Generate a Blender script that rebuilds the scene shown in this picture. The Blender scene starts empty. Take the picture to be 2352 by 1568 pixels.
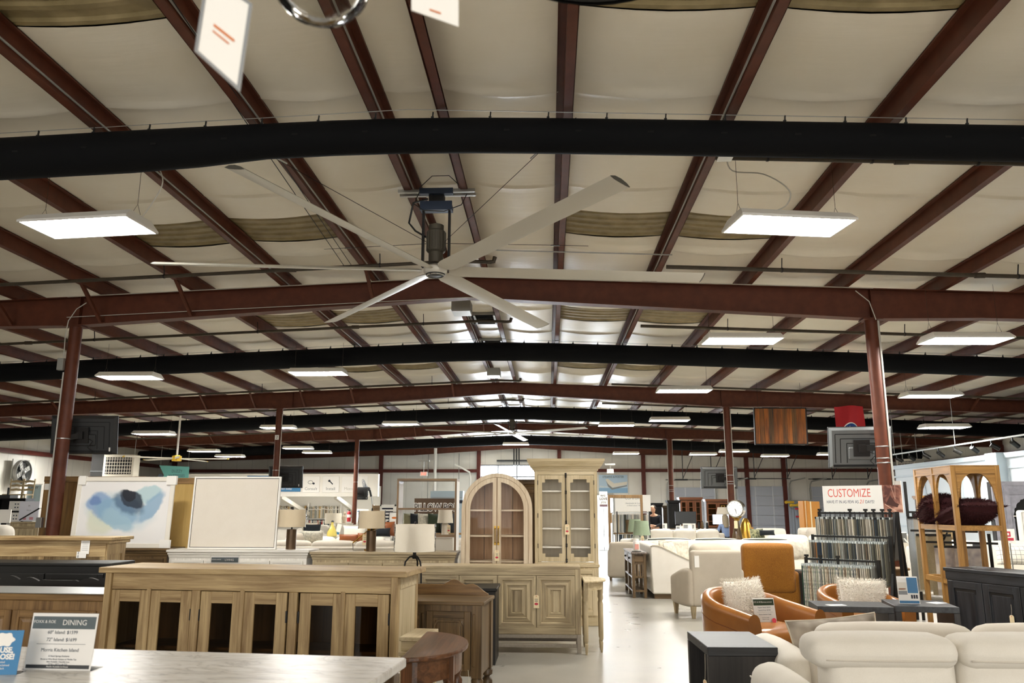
import bpy, bmesh, math, random
from mathutils import Vector, Matrix, Euler
R=random.Random(7)
SC=bpy.context.scene; COL=SC.collection
PI=math.pi; sin=math.sin; cos=math.cos; rad=math.radians
# ---------------------------------------------------------------- camera
EYE=1.53; F_PX=1829.0; PITCH=.205; YAW=.0455; ROLL=.0017
_fw0=Vector((-sin(YAW),cos(YAW),0)); _rt0=Vector((cos(YAW),sin(YAW),0)); _up0=Vector((0,0,1))
FW=_fw0*cos(PITCH)+_up0*sin(PITCH); _u=_up0*cos(PITCH)-_fw0*sin(PITCH)
RT=_rt0*cos(ROLL)+_u*sin(ROLL); UP=_u*cos(ROLL)-_rt0*sin(ROLL)
EYEV=Vector((0,0,EYE))
def ray(x,y): return RT*((x-1176)/F_PX)-UP*((y-784)/F_PX)+FW
def at(x,y,Y):
    v=ray(x,y); return EYEV+v*(Y/v.y)
def atz(x,y,Z):
    v=ray(x,y); return EYEV+v*((Z-EYE)/v.z)
cd=bpy.data.cameras.new('camera'); cam=bpy.data.objects.new('camera',cd); COL.objects.link(cam)
cd.sensor_width=36; cd.lens=36*F_PX/2352; cd.clip_start=.05; cd.clip_end=300
cam.matrix_world=Matrix.Translation(EYEV)@Matrix((RT,UP,-FW)).transposed().to_4x4()
cd.dof.use_dof=True; cd.dof.focus_distance=11; cd.dof.aperture_fstop=5.0
SC.camera=cam
# ---------------------------------------------------------------- mesh builder
class MB:
    def __init__(s): s.v=[]; s.f=[]; s.mi=[]; s.m=0; s.T=None
    def add(s,vs,fs):
        n=len(s.v)
        if s.T is not None: vs=[s.T@Vector(v) for v in vs]
        s.v+= [tuple(v) for v in vs]; s.f+=[tuple(i+n for i in f) for f in fs]; s.mi+=[s.m]*len(fs); return s
    def bx(s,x0,x1,y0,y1,z0,z1):
        if x0>x1:x0,x1=x1,x0
        if y0>y1:y0,y1=y1,y0
        if z0>z1:z0,z1=z1,z0
        return s.add([(x0,y0,z0),(x1,y0,z0),(x1,y1,z0),(x0,y1,z0),(x0,y0,z1),(x1,y0,z1),(x1,y1,z1),(x0,y1,z1)],
          [(0,3,2,1),(4,5,6,7),(0,1,5,4),(1,2,6,5),(2,3,7,6),(3,0,4,7)])
    def taper(s,a,b):   # frustum between two rects (x0,x1,y0,y1,z)
        vs=[]
        for x0,x1,y0,y1,z in (a,b): vs+=[(x0,y0,z),(x1,y0,z),(x1,y1,z),(x0,y1,z)]
        return s.add(vs,[(0,3,2,1),(4,5,6,7),(0,1,5,4),(1,2,6,5),(2,3,7,6),(3,0,4,7)])
    def bar(s,p,q,w,h=None,up=(0,0,1)):
        p=Vector(p);q=Vector(q);h=h or w;d=(q-p).normalized();u=Vector(up)
        if abs(d.dot(u))>.98:u=Vector((0,1,0))
        r=d.cross(u).normalized();u=r.cross(d)
        vs=[]
        for c in (p,q):
            for a,b in((-1,-1),(1,-1),(1,1),(-1,1)): vs.append(c+r*(a*w/2)+u*(b*h/2))
        return s.add(vs,[(3,2,1,0),(4,5,6,7),(0,1,5,4),(1,2,6,5),(2,3,7,6),(3,0,4,7)])
    def tube(s,pts,r,n=8,closed=False):
        pts=[Vector(p) for p in pts]; k=len(pts); vs=[];fs=[]
        rr=r if isinstance(r,(list,tuple)) else [r]*k
        pu=None
        for i,p in enumerate(pts):
            d=(pts[(i+1)%k]-pts[i-1]) if closed else (pts[min(i+1,k-1)]-pts[max(i-1,0)])
            d=d.normalized() if d.length>1e-9 else Vector((0,0,1))
            u=pu if pu is not None else (Vector((0,0,1)) if abs(d.z)<.9 else Vector((1,0,0)))
            a=d.cross(u)
            if a.length<1e-6: a=d.cross(Vector((0,1,.3)))
            a.normalize(); b=a.cross(d).normalized(); pu=b
            for j in range(n):
                t=2*PI*j/n; vs.append(p+(a*cos(t)+b*sin(t))*rr[i])
        for i in range(k if closed else k-1):
            o=i*n;q=((i+1)%k)*n
            for j in range(n): fs.append((o+j,o+(j+1)%n,q+(j+1)%n,q+j))
        if not closed: fs.append(tuple(range(n))[::-1]); fs.append(tuple((k-1)*n+j for j in range(n)))
        return s.add(vs,fs)
    def lathe(s,prof,n=20,c=(0,0,0),cap=True):
        vs=[];fs=[];k=len(prof)
        for r,z in prof:
            for j in range(n):
                t=2*PI*j/n; vs.append((c[0]+r*cos(t),c[1]+r*sin(t),c[2]+z))
        for i in range(k-1):
            for j in range(n): fs.append((i*n+j,i*n+(j+1)%n,(i+1)*n+(j+1)%n,(i+1)*n+j))
        if cap: fs.append(tuple(range(n))[::-1]); fs.append(tuple((k-1)*n+j for j in range(n)))
        return s.add(vs,fs)
    def cyl(s,r,z0,z1,c=(0,0),n=20): return s.lathe([(r,z0),(r,z1)],n,(c[0],c[1],0))
    def prism(s,poly,ax,c0,c1):  # poly (a,b) in the plane normal to ax
        def mk(a,b,c): return {'x':(c,a,b),'y':(a,c,b),'z':(a,b,c)}[ax]
        n=len(poly); vs=[mk(a,b,c0) for a,b in poly]+[mk(a,b,c1) for a,b in poly]
        fs=[tuple(range(n)),tuple(range(2*n-1,n-1,-1))]+[(i,i+n,(i+1)%n+n,(i+1)%n) for i in range(n)]
        return s.add(vs,fs)
    def ring(s,po,pi,ax,c0,c1):  # frame between two outlines of equal count
        def mk(a,b,c): return {'x':(c,a,b),'y':(a,c,b),'z':(a,b,c)}[ax]
        n=len(po); vs=[mk(a,b,c) for c in (c0,c1) for pl in (po,pi) for a,b in pl]; fs=[]
        for i in range(n):
            j=(i+1)%n
            fs+=[(i,j,n+j,n+i),(2*n+j,2*n+i,3*n+i,3*n+j),(j,i,2*n+i,2*n+j),(n+i,n+j,3*n+j,3*n+i)]
        return s.add(vs,fs)
    def grid(s,fn,nu,nv):
        vs=[fn(i/nu,j/nv) for j in range(nv+1) for i in range(nu+1)]; w=nu+1
        return s.add(vs,[(j*w+i,j*w+i+1,(j+1)*w+i+1,(j+1)*w+i) for j in range(nv) for i in range(nu)])
    def soft(s,x0,x1,y0,y1,z0,z1,r=.05,bulge=0,n=8,warp=None):  # padded rounded block
        if x0>x1:x0,x1=x1,x0
        if y0>y1:y0,y1=y1,y0
        if z0>z1:z0,z1=z1,z0
        hx,hy,hz=(x1-x0)/2,(y1-y0)/2,(z1-z0)/2; c=Vector(((x0+x1)/2,(y0+y1)/2,(z0+z1)/2)); r=min(r,hx*.98,hy*.98,hz*.98)
        bl=bulge if isinstance(bulge,(tuple,list)) else (bulge,)*3
        # parametric samples denser at the rounded ends
        def ss(h):
            k=max(2,n//2); e=[-h+r*(1-cos(PI/2*i/3)) for i in range(3)]
            mid=[-h+r+(2*h-2*r)*i/k for i in range(k+1)]
            return e+mid+[-x for x in e[::-1]]
        X,Y,Z=ss(hx),ss(hy),ss(hz); idx={}; vs=[]
        def V(i,j,k):
            key=(i,j,k)
            if key in idx: return idx[key]
            p=Vector((X[i],Y[j],Z[k])); q=Vector((max(-hx+r,min(hx-r,p.x)),max(-hy+r,min(hy-r,p.y)),max(-hz+r,min(hz-r,p.z))))
            d=p-q
            if d.length>1e-9: p=q+d.normalized()*r
            u,v,w=p.x/hx,p.y/hy,p.z/hz
            bx=(1-v*v)*(1-w*w)*bl[0]*u; by=(1-u*u)*(1-w*w)*bl[1]*v; bz=(1-u*u)*(1-v*v)*bl[2]*w
            p=p+Vector((bx,by,bz))
            if warp: p=Vector(warp(p,u,v,w))
            idx[key]=len(vs); vs.append(p+c); return idx[key]
        fs=[]; a,b,d=len(X),len(Y),len(Z)
        for i in range(a-1):
            for j in range(b-1):
                fs.append((V(i,j,0),V(i,j+1,0),V(i+1,j+1,0),V(i+1,j,0))); fs.append((V(i,j,d-1),V(i+1,j,d-1),V(i+1,j+1,d-1),V(i,j+1,d-1)))
        for i in range(a-1):
            for k in range(d-1):
                fs.append((V(i,0,k),V(i+1,0,k),V(i+1,0,k+1),V(i,0,k+1))); fs.append((V(i,b-1,k),V(i,b-1,k+1),V(i+1,b-1,k+1),V(i+1,b-1,k)))
        for j in range(b-1):
            for k in range(d-1):
                fs.append((V(0,j,k),V(0,j,k+1),V(0,j+1,k+1),V(0,j+1,k))); fs.append((V(a-1,j,k),V(a-1,j+1,k),V(a-1,j+1,k+1),V(a-1,j,k+1)))
        return s.add(vs,fs)
    def pillow(s,w,h,t,n=10,pinch=.12):  # in the xz plane, thickness along y, centre at origin
        vs=[];fs=[]
        for sd in (-1,1):
            o=len(vs)
            for j in range(n+1):
                for i in range(n+1):
                    u=2*i/n-1; v=2*j/n-1
                    th=((max(0,1-abs(u)**2.6))*(max(0,1-abs(v)**2.6)))**.55
                    sx=1-pinch*(v*v)*(1-.5*abs(u)**6)*0-pinch*(1-v*v)*abs(u)**3*.6; sz=1-pinch*(1-u*u)*abs(v)**3*.6
                    vs.append((u*w/2*sx,sd*t/2*th,v*h/2*sz))
            for j in range(n):
                for i in range(n):
                    q=(o+j*(n+1)+i,o+j*(n+1)+i+1,o+(j+1)*(n+1)+i+1,o+(j+1)*(n+1)+i)
                    fs.append(q if sd<0 else q[::-1])
        return s.add(vs,fs)
    def ball(s,c,r,n=12,sc=(1,1,1)):
        prof=[(r*sin(PI*i/n),-r*cos(PI*i/n)) for i in range(n+1)]
        prof[0]=(r*.01,-r);prof[-1]=(r*.01,r)
        T=s.T; M=Matrix.Translation(Vector(c))@Matrix.Diagonal((*sc,1)); s.T=(T@M) if T is not None else M
        s.lathe(prof,max(8,n)); s.T=T; return s
    def build(s,name,mat,parent=None,smooth=False,bev=0,weld=False,seg=1):
        me=bpy.data.meshes.new(name); me.from_pydata(s.v,[],s.f)
        ms=mat if isinstance(mat,(list,tuple)) else [mat]
        for m in ms: me.materials.append(m)
        if len(ms)>1: me.polygons.foreach_set('material_index',s.mi)
        if smooth:
            me.polygons.foreach_set('use_smooth',[True]*len(me.polygons))
            if smooth!='all':
                try: me.set_sharp_from_angle(angle=rad(38))
                except Exception: pass
        me.update()
        o=bpy.data.objects.new(name,me); COL.objects.link(o)
        if parent is not None: o.parent=parent
        if bev:
            b=o.modifiers.new('b','BEVEL'); b.width=bev; b.segments=seg; b.limit_method='ANGLE'; b.angle_limit=rad(40)
        return o
def tag(o,label,cat,group=None,kind=None):
    o['label']=label; o['category']=cat
    if group:o['group']=group
    if kind:o['kind']=kind
    return o
def thing(name,label,cat,loc=(0,0,0),rz=0,group=None,kind=None,scale=1):
    o=bpy.data.objects.new(name,None); COL.objects.link(o); o.empty_display_size=.1
    o.location=loc; o.rotation_euler=(0,0,rz)
    if scale!=1:o.scale=(scale,)*3
    return tag(o,label,cat,group,kind)
def struct(o): o['kind']='structure'; return o
def place(o,loc=None,rot=None,scale=None):
    if loc is not None:o.location=loc
    if rot is not None:o.rotation_euler=rot
    if scale is not None:o.scale=scale
    return o
def kids(o): return [c for c in COL.objects if c.parent is o]
def copy_tree(o,label=None,loc=None,rot=None,_top=True):
    c=o.copy(); COL.objects.link(c)
    for ch in KIDS.get(o.name) or list(o.children):
        d=copy_tree(ch,_top=False); d.parent=c
    if _top:
        if label:c['label']=label
        if loc is not None:c.location=loc
        if rot is not None:c.rotation_euler=rot
    return c
KIDS={}
def MX(loc=(0,0,0),rz=0,rx=0,ry=0): return Matrix.Translation(Vector(loc))@Euler((rx,ry,rz)).to_matrix().to_4x4()
# ---------------------------------------------------------------- text
def txt(s,size,mat,parent,loc,rot=(PI/2,0,0),sx=1.0,bold=0,align='CENTER',name='lettering',ext=.0006,shear=0):
    cu=bpy.data.curves.new(name,'FONT'); cu.body=s; cu.size=size; cu.align_x=align; cu.align_y='CENTER'; cu.extrude=ext; cu.offset=bold; cu.shear=shear; cu.resolution_u=3
    t=bpy.data.objects.new('t',cu); me=bpy.data.meshes.new_from_object(t); bpy.data.objects.remove(t); bpy.data.curves.remove(cu)
    me.materials.clear(); me.materials.append(mat)
    o=bpy.data.objects.new(name,me); COL.objects.link(o); o.parent=parent; o.location=loc; o.rotation_euler=rot; o.scale=(sx,1,1)
    return o
# ---------------------------------------------------------------- materials
def srgb(h):
    if isinstance(h,str):
        h=h.lstrip('#'); c=[int(h[i:i+2],16)/255 for i in (0,2,4)]
    else: c=h
    return tuple(x/12.92 if x<=.04045 else ((x+.055)/1.055)**2.4 for x in c)+(1,)
_MC={}
def nt(name):
    m=bpy.data.materials.new(name); m.use_nodes=True; t=m.node_tree; b=t.nodes['Principled BSDF']; return m,t,b
def N(t,k,**kw):
    n=t.nodes.new(k)
    for a,v in kw.items():
        if a.startswith('i_'): n.inputs[a[2:].replace('_',' ')].default_value=v
        else: setattr(n,a,v)
    return n
def ramp(t,stops):
    n=t.nodes.new('ShaderNodeValToRGB'); e=n.color_ramp.elements
    while len(e)<len(stops): e.new(.5)
    for x,(p,c) in zip(e,stops): x.position=p; x.color=srgb(c) if isinstance(c,str) else c
    return n
def bump(t,b,src,strength,dist=.01):
    n=t.nodes.new('ShaderNodeBump'); n.inputs['Strength'].default_value=strength; n.inputs['Distance'].default_value=dist
    t.links.new(src,n.inputs['Height']); t.links.new(n.outputs['Normal'],b.inputs['Normal'])
def paint(name,c,rough=.5,metal=0,var=0,bmp=0,bs=40,spec=.5,emit=0,alpha=1):
    m,t,b=nt(name); b.inputs['Base Color'].default_value=srgb(c); b.inputs['Roughness'].default_value=rough; b.inputs['Metallic'].default_value=metal
    b.inputs['Specular IOR Level'].default_value=spec
    if var or bmp:
        tc=N(t,'ShaderNodeTexCoord'); no=N(t,'ShaderNodeTexNoise'); no.inputs['Scale'].default_value=bs; no.inputs['Detail'].default_value=3; t.links.new(tc.outputs['Object'],no.inputs['Vector'])
        if var:
            a=srgb(c); lo=tuple(x*(1-var) for x in a[:3])+(1,); hi=tuple(min(1,x*(1+var)) for x in a[:3])+(1,)
            r=ramp(t,[(.3,lo),(.7,hi)]); t.links.new(no.outputs['Fac'],r.inputs['Fac']); t.links.new(r.outputs['Color'],b.inputs['Base Color'])
        if bmp: bump(t,b,no.outputs['Fac'],bmp)
    if emit: b.inputs['Emission Color'].default_value=srgb(c); b.inputs['Emission Strength'].default_value=emit
    return m
def wood(name,dark,light,axis='x',sc=3.0,rough=.5,streak=14,bmp=.15,knots=True):
    m,t,b=nt(name); tc=N(t,'ShaderNodeTexCoord'); mp=N(t,'ShaderNodeMapping'); t.links.new(tc.outputs['Object'],mp.inputs['Vector'])
    s=[sc*streak]*3; s['xyz'.index(axis)]=sc*.7; mp.inputs['Scale'].default_value=s
    n1=N(t,'ShaderNodeTexNoise'); n1.inputs['Scale'].default_value=1; n1.inputs['Detail'].default_value=6; n1.inputs['Roughness'].default_value=.65; n1.inputs['Distortion'].default_value=.6; t.links.new(mp.outputs['Vector'],n1.inputs['Vector'])
    mp2=N(t,'ShaderNodeMapping'); t.links.new(tc.outputs['Object'],mp2.inputs['Vector']); s2=[sc*2.2]*3; s2['xyz'.index(axis)]=sc*.5; mp2.inputs['Scale'].default_value=s2
    n2=N(t,'ShaderNodeTexNoise'); n2.inputs['Scale'].default_value=1; n2.inputs['Detail'].default_value=2; t.links.new(mp2.outputs['Vector'],n2.inputs['Vector'])
    mx=N(t,'ShaderNodeMath',operation='MULTIPLY_ADD'); t.links.new(n1.outputs['Fac'],mx.inputs[0]); mx.inputs[1].default_value=.62; t.links.new(n2.outputs['Fac'],(ad:=N(t,'ShaderNodeMath',operation='MULTIPLY')).inputs[0]); ad.inputs[1].default_value=.4; t.links.new(ad.outputs[0],mx.inputs[2])
    r=ramp(t,[(.38,dark),(.62,light)]); t.links.new(mx.outputs[0],r.inputs['Fac']); t.links.new(r.outputs['Color'],b.inputs['Base Color'])
    b.inputs['Roughness'].default_value=rough
    if bmp: bump(t,b,n1.outputs['Fac'],bmp,.004)
    return m
def woods(name,dark,light,**k): return {a:wood(name+'_'+a,dark,light,a,**k) for a in 'xyz'}
def fabric(name,c,c2=None,sc=500,bmp=.25,rough=.95,mott=.08):
    m,t,b=nt(name); tc=N(t,'ShaderNodeTexCoord'); w=N(t,'ShaderNodeTexNoise'); w.inputs['Scale'].default_value=sc; w.inputs['Detail'].default_value=1; t.links.new(tc.outputs['Object'],w.inputs['Vector'])
    n2=N(t,'ShaderNodeTexNoise'); n2.inputs['Scale'].default_value=6; n2.inputs['Detail'].default_value=3; t.links.new(tc.outputs['Object'],n2.inputs['Vector'])
    a=srgb(c); lo=srgb(c2) if c2 else tuple(x*(1-mott*2) for x in a[:3])+(1,)
    r=ramp(t,[(.3,lo),(.65,a)]); mm=N(t,'ShaderNodeMix',data_type='FLOAT'); mm.inputs[0].default_value=.35; t.links.new(w.outputs['Fac'],mm.inputs[2]); t.links.new(n2.outputs['Fac'],mm.inputs[3]); t.links.new(mm.outputs[0],r.inputs['Fac']); t.links.new(r.outputs['Color'],b.inputs['Base Color'])
    b.inputs['Roughness'].default_value=rough; b.inputs['Sheen Weight'].default_value=.15; b.inputs['Specular IOR Level'].default_value=.2
    bump(t,b,w.outputs['Fac'],bmp,.002); return m
def glass(name,c='#ffffff',rough=0.0,mixf=.12):  # thin pane: mostly see-through with a mirror sheen
    m=bpy.data.materials.new(name); m.use_nodes=True; t=m.node_tree; t.nodes.clear()
    o=N(t,'ShaderNodeOutputMaterial'); tr=N(t,'ShaderNodeBsdfTransparent'); tr.inputs['Color'].default_value=srgb(c); gl=N(t,'ShaderNodeBsdfGlossy'); gl.inputs['Roughness'].default_value=rough
    fr=N(t,'ShaderNodeLayerWeight'); fr.inputs['Blend'].default_value=mixf; mx=N(t,'ShaderNodeMixShader'); t.links.new(fr.outputs['Fresnel'],mx.inputs['Fac']); t.links.new(tr.outputs[0],mx.inputs[1]); t.links.new(gl.outputs[0],mx.inputs[2]); t.links.new(mx.outputs[0],o.inputs['Surface']); return m
def emis(name,c,s):
    m=bpy.data.materials.new(name); m.use_nodes=True; t=m.node_tree; t.nodes.clear(); o=N(t,'ShaderNodeOutputMaterial'); e=N(t,'ShaderNodeEmission'); e.inputs['Color'].default_value=srgb(c); e.inputs['Strength'].default_value=s; t.links.new(e.outputs[0],o.inputs['Surface']); return m
# ---------------------------------------------------------------- common materials
M={}
def P(k,*a,**kw):
    M[k]=paint(k,*a,**kw); return M[k]
P('white','#f2efe8',.55); P('offwhite','#e9e3d6',.6); P('black','#161513',.45); P('black_matte','#1b1a19',.8); P('steel','#b9bab8',.32,metal=.9); P('galv','#a9a9a4',.5,metal=.5)
P('chrome','#d8d8d6',.12,metal=1); P('brass','#b08a3c',.3,metal=1); P('iron','#232120',.5,metal=.4); P('grey','#8d8f90',.5); P('dkgrey','#3a3c3d',.55); P('navy','#1d2434',.7); P('ink','#4b5560',.7); P('inkred','#e0695c',.7); P('paper','#f4f1ea',.7); P('tagpaper','#ecd9b0',.7); P('teal','#6fb7b0',.7); P('blue','#3f7fae',.6); P('red','#b5202a',.6); P('yellow','#e0b72a',.45); P('orange','#d4711f',.6); P('green','#3c4a34',.8); P('rubber','#0f0f10',.6); P('cable','#c9c6bd',.6); P('twine','#dcd3bd',.9)
P('band','#5d686b',.6); P('card','#f7f4ee',.45)
P('redink','#c4384a',.7)
P('maroon','#5e3221',.5,var=.18,bs=6,spec=.3); P('maroon_far','#5c2a22',.5,var=.15,bs=4,spec=.3)
P('pipe_dark','#433a2d',.5,metal=.2,var=.2,bs=9)
P('duct','#0d0e10',.8,bmp=.15,bs=60,spec=.15); P('duct_slot','#020202',.9)
P('lamp_white','#f0eee8',.4)
P('tvback','#686b6b',.45,var=.08,bs=3); P('tvback_dark','#2b2c2d',.5); P('groove','#101112',.7)
P('cream_metal','#d9d2c2',.5)
LAMP=emis('lamp_diffuser','#fffcf6',22.0)
GLASS=glass('clear_pane'); GLASS_DK=glass('smoked_pane','#d8cfc0',.02,.18)
# roof: white vinyl-faced insulation
def roofmat():
    m,t,b=nt('vinyl_insulation'); tc=N(t,'ShaderNodeTexCoord'); n=N(t,'ShaderNodeTexNoise'); n.inputs['Scale'].default_value=1.1; n.inputs['Detail'].default_value=4; t.links.new(tc.outputs['Object'],n.inputs['Vector'])
    r=ramp(t,[(.3,'#ece3cf'),(.7,'#f4eddc')]); t.links.new(n.outputs['Fac'],r.inputs['Fac']); t.links.new(r.outputs['Color'],b.inputs['Base Color'])
    n2=N(t,'ShaderNodeTexNoise'); n2.inputs['Scale'].default_value=90; n2.inputs['Detail'].default_value=2; t.links.new(tc.outputs['Object'],n2.inputs['Vector'])
    mp=N(t,'ShaderNodeMapping'); mp.inputs['Scale'].default_value=(1.2,7,1); t.links.new(tc.outputs['Object'],mp.inputs['Vector']); n3=N(t,'ShaderNodeTexNoise'); n3.inputs['Scale'].default_value=1; n3.inputs['Detail'].default_value=3; t.links.new(mp.outputs['Vector'],n3.inputs['Vector'])
    a=N(t,'ShaderNodeMath',operation='MULTIPLY_ADD'); t.links.new(n2.outputs['Fac'],a.inputs[0]); a.inputs[1].default_value=.05; t.links.new(n3.outputs['Fac'],a.inputs[2])
    bump(t,b,a.outputs[0],.14,.05); b.inputs['Roughness'].default_value=.36; b.inputs['Specular IOR Level'].default_value=.5; return m
ROOF=roofmat()
def corrug():
    m,t,b=nt('skylight_sheet'); tc=N(t,'ShaderNodeTexCoord'); n=N(t,'ShaderNodeTexNoise'); n.inputs['Scale'].default_value=5; n.inputs['Detail'].default_value=4; t.links.new(tc.outputs['Object'],n.inputs['Vector'])
    r=ramp(t,[(.3,'#80714c'),(.7,'#a2916a')]); t.links.new(n.outputs['Fac'],r.inputs['Fac']); t.links.new(r.outputs['Color'],b.inputs['Base Color']); b.inputs['Roughness'].default_value=.45; return m
CORR=corrug()
def floormat():
    m,t,b=nt('polished_concrete'); tc=N(t,'ShaderNodeTexCoord'); n=N(t,'ShaderNodeTexNoise'); n.inputs['Scale'].default_value=1.3; n.inputs['Detail'].default_value=7; n.inputs['Roughness'].default_value=.6; t.links.new(tc.outputs['Object'],n.inputs['Vector'])
    r=ramp(t,[(.3,'#8a867d'),(.5,'#99958b'),(.72,'#a5a196')]); t.links.new(n.outputs['Fac'],r.inputs['Fac'])
    n2=N(t,'ShaderNodeTexNoise'); n2.inputs['Scale'].default_value=5; n2.inputs['Detail'].default_value=5; t.links.new(tc.outputs['Object'],n2.inputs['Vector'])
    r2=ramp(t,[(.60,(1,1,1,1)),(.74,(.62,.6,.52,1))]); t.links.new(n2.outputs['Fac'],r2.inputs['Fac'])
    mx=N(t,'ShaderNodeMix',data_type='RGBA',blend_type='MULTIPLY'); mx.inputs[0].default_value=.07; t.links.new(r.outputs['Color'],mx.inputs[6]); t.links.new(r2.outputs['Color'],mx.inputs[7]); t.links.new(mx.outputs[2],b.inputs['Base Color'])
    rr=N(t,'ShaderNodeMapRange'); rr.inputs[3].default_value=.20; rr.inputs[4].default_value=.40; t.links.new(n.outputs['Fac'],rr.inputs[0]); t.links.new(rr.outputs[0],b.inputs['Roughness'])
    b.inputs['Specular IOR Level'].default_value=.4; bump(t,b,n.outputs['Fac'],.03,.02); return m
FLOOR=floormat()
def wallmat(name,c,seam=.9,axis=0,d=.8):
    m,t,b=nt(name); tc=N(t,'ShaderNodeTexCoord'); sp=N(t,'ShaderNodeSeparateXYZ'); t.links.new(tc.outputs['Object'],sp.inputs[0])
    md=N(t,'ShaderNodeMath',operation='PINGPONG'); t.links.new(sp.outputs[axis],md.inputs[0]); md.inputs[1].default_value=seam/2
    a=srgb(c); lo=tuple(x*d for x in a[:3])+(1,); r=ramp(t,[(0,lo),(.03,a)]); t.links.new(md.outputs[0],r.inputs['Fac'])
    n=N(t,'ShaderNodeTexNoise'); n.inputs['Scale'].default_value=.7; n.inputs['Detail'].default_value=5; t.links.new(tc.outputs['Object'],n.inputs['Vector']); r2=ramp(t,[(.3,(.88,.87,.84,1)),(.7,(1,1,1,1))]); t.links.new(n.outputs['Fac'],r2.inputs['Fac'])
    mx=N(t,'ShaderNodeMix',data_type='RGBA',blend_type='MULTIPLY'); mx.inputs[0].default_value=1; t.links.new(r.outputs['Color'],mx.inputs[6]); t.links.new(r2.outputs['Color'],mx.inputs[7]); t.links.new(mx.outputs[2],b.inputs['Base Color']); b.inputs['Roughness'].default_value=.55; return m
WALLX=wallmat('liner_panel_back','#e9e6df',.92,0); WALLY=wallmat('liner_panel_side','#e6e4dd',.92,1)
# ---------------------------------------------------------------- building shell
RX=-1.317; ZR=5.246; TS=.0408; XL=-22.3; XR=19.6; YB=46.8; Y0=-11.0
def zb(x): return ZR-TS*abs(x-RX)          # underside of the purlins
E0=.38; S1=1.194; SP=1.524; PH=.20
OFF=[E0]+[E0+S1+SP*i for i in range(13)]    # outer flange edge of each purlin, from the ridge
mb=MB(); mb.bx(XL-.3,XR+.3,Y0-.3,YB+.3,-.2,0); struct(mb.build('floor',FLOOR))
FR=[12.68,24.0,35.5]
SKY_Y=[(4.6,5.6),(9.95,10.9),(15.1,16.2),(21.1,21.95),(26.9,27.8),(32.6,33.4)]
SEAM=[-9.8,-7.7,-5.6,-3.5,-1.4,.4,2.4,4.6,6.9,9.15,11.5,13.4,15.3,17.4,19.6,21.0,22.9,24.9,27,29,31,33,35,37,39,41,43,45]
def lapz(y):  # little drape steps at each lap of the blanket
    for s in SEAM:
        if 0<=y-s<.5: return -.020*math.exp(-(y-s)/.06)
    return 0
edges=sorted([RX+s*o for s in (-1,1) for o in [x-.05 for x in OFF]]+[XL,XR])
mb=MB()
ys=[]
y=Y0
while y<YB: ys.append(y); y+=.30 if y<22 else .6
ys+=[YB]+[s+e for s in SEAM for e in (-.02,.005,.04,.09,.16)]+[q for p in SKY_Y for q in p]; ys=sorted(set(round(q,3) for q in ys if Y0<=q<=YB))
def cell_is_sky(x0,x1,y):
    c=abs((x0+x1)/2-RX)
    if not (1.6<c<4.7): return False
    return any(a<=y<b for a,b in SKY_Y)
for a,b in zip(edges[:-1],edges[1:]):
    if b-a<.02: continue
    nu=6 if b-a>.9 else 3
    sag=.055 if b-a>.9 else .025
    cols=[]
    for q in ys:
        ph=sin(q*1.7+a*3)*.3+sin(q*.6+a)*.4
        cols.append([(a+(b-a)*i/nu, q, zb(a+(b-a)*i/nu)+PH+.01-(sag*(1+.16*ph)-lapz(q)*1.0*0)*sin(PI*i/nu)+lapz(q)*(.3+sin(PI*i/nu))) for i in range(nu+1)])
    vs=[p for c in cols for p in c]; w=nu+1; fs=[]
    for j in range(len(ys)-1):
        if cell_is_sky(a,b,(ys[j]+ys[j+1])/2): continue
        for i in range(nu): fs.append((j*w+i,(j+1)*w+i,(j+1)*w+i+1,j*w+i+1))
    mb.add(vs,fs)
o=mb.build('ceiling',ROOF,smooth='all'); struct(o)
# opaque roof deck above so no daylight leaks in
mb=MB(); mb.add([(XL-.4,Y0-.4,zb(XL)+.36),(RX,Y0-.4,ZR+.36),(RX,YB+.4,ZR+.36),(XL-.4,YB+.4,zb(XL)+.36),(XR+.4,Y0-.4,zb(XR)+.36),(XR+.4,YB+.4,zb(XR)+.36)],[(0,1,2,3),(1,4,5,2)])
struct(mb.build('ceiling_deck',M['galv']))
side={-1:'on the side with the yellow fan',1:'on the side with the red flag'}
ordn=['nearest','second','third','fourth','fifth','sixth','seventh','eighth','ninth','tenth','eleventh','twelfth','thirteenth','fourteenth']
for sd in (-1,1):
    k=0
    for o_,o2 in zip(OFF[1:],OFF[2:]):
        if o_>4.2: break
        for (ya,yb) in SKY_Y:
            xa=RX+sd*(o_-.05); xb=RX+sd*(o2-.05); 
            if not cell_is_sky(min(xa,xb),max(xa,xb),(ya+yb)/2): continue
            mb=MB(); n=40; 
            mb.grid(lambda u,v:(xa+(xb-xa)*u, ya-.02+(yb-ya+.04)*v, zb(xa+(xb-xa)*u)+PH+.015-.045*sin(PI*u)+(.022 if math.modf(v*5)[0]<.55 else 0)),6,n)
            s_=mb.build('skylight_panel',CORR); 
            tag(s_,'tan corrugated roof sheet past the %s purlin, %s, %s'%(ordn[OFF.index(o_)],{-1:'yellow fan side',1:'red flag side'}[sd],['nearest the viewer','beside the large paddle fan','just behind the front beam','behind the middle duct','just behind the second beam','before the rear beam'][SKY_Y.index((ya,yb))]),'roof panel','corrugated panels in the roof')
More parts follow.
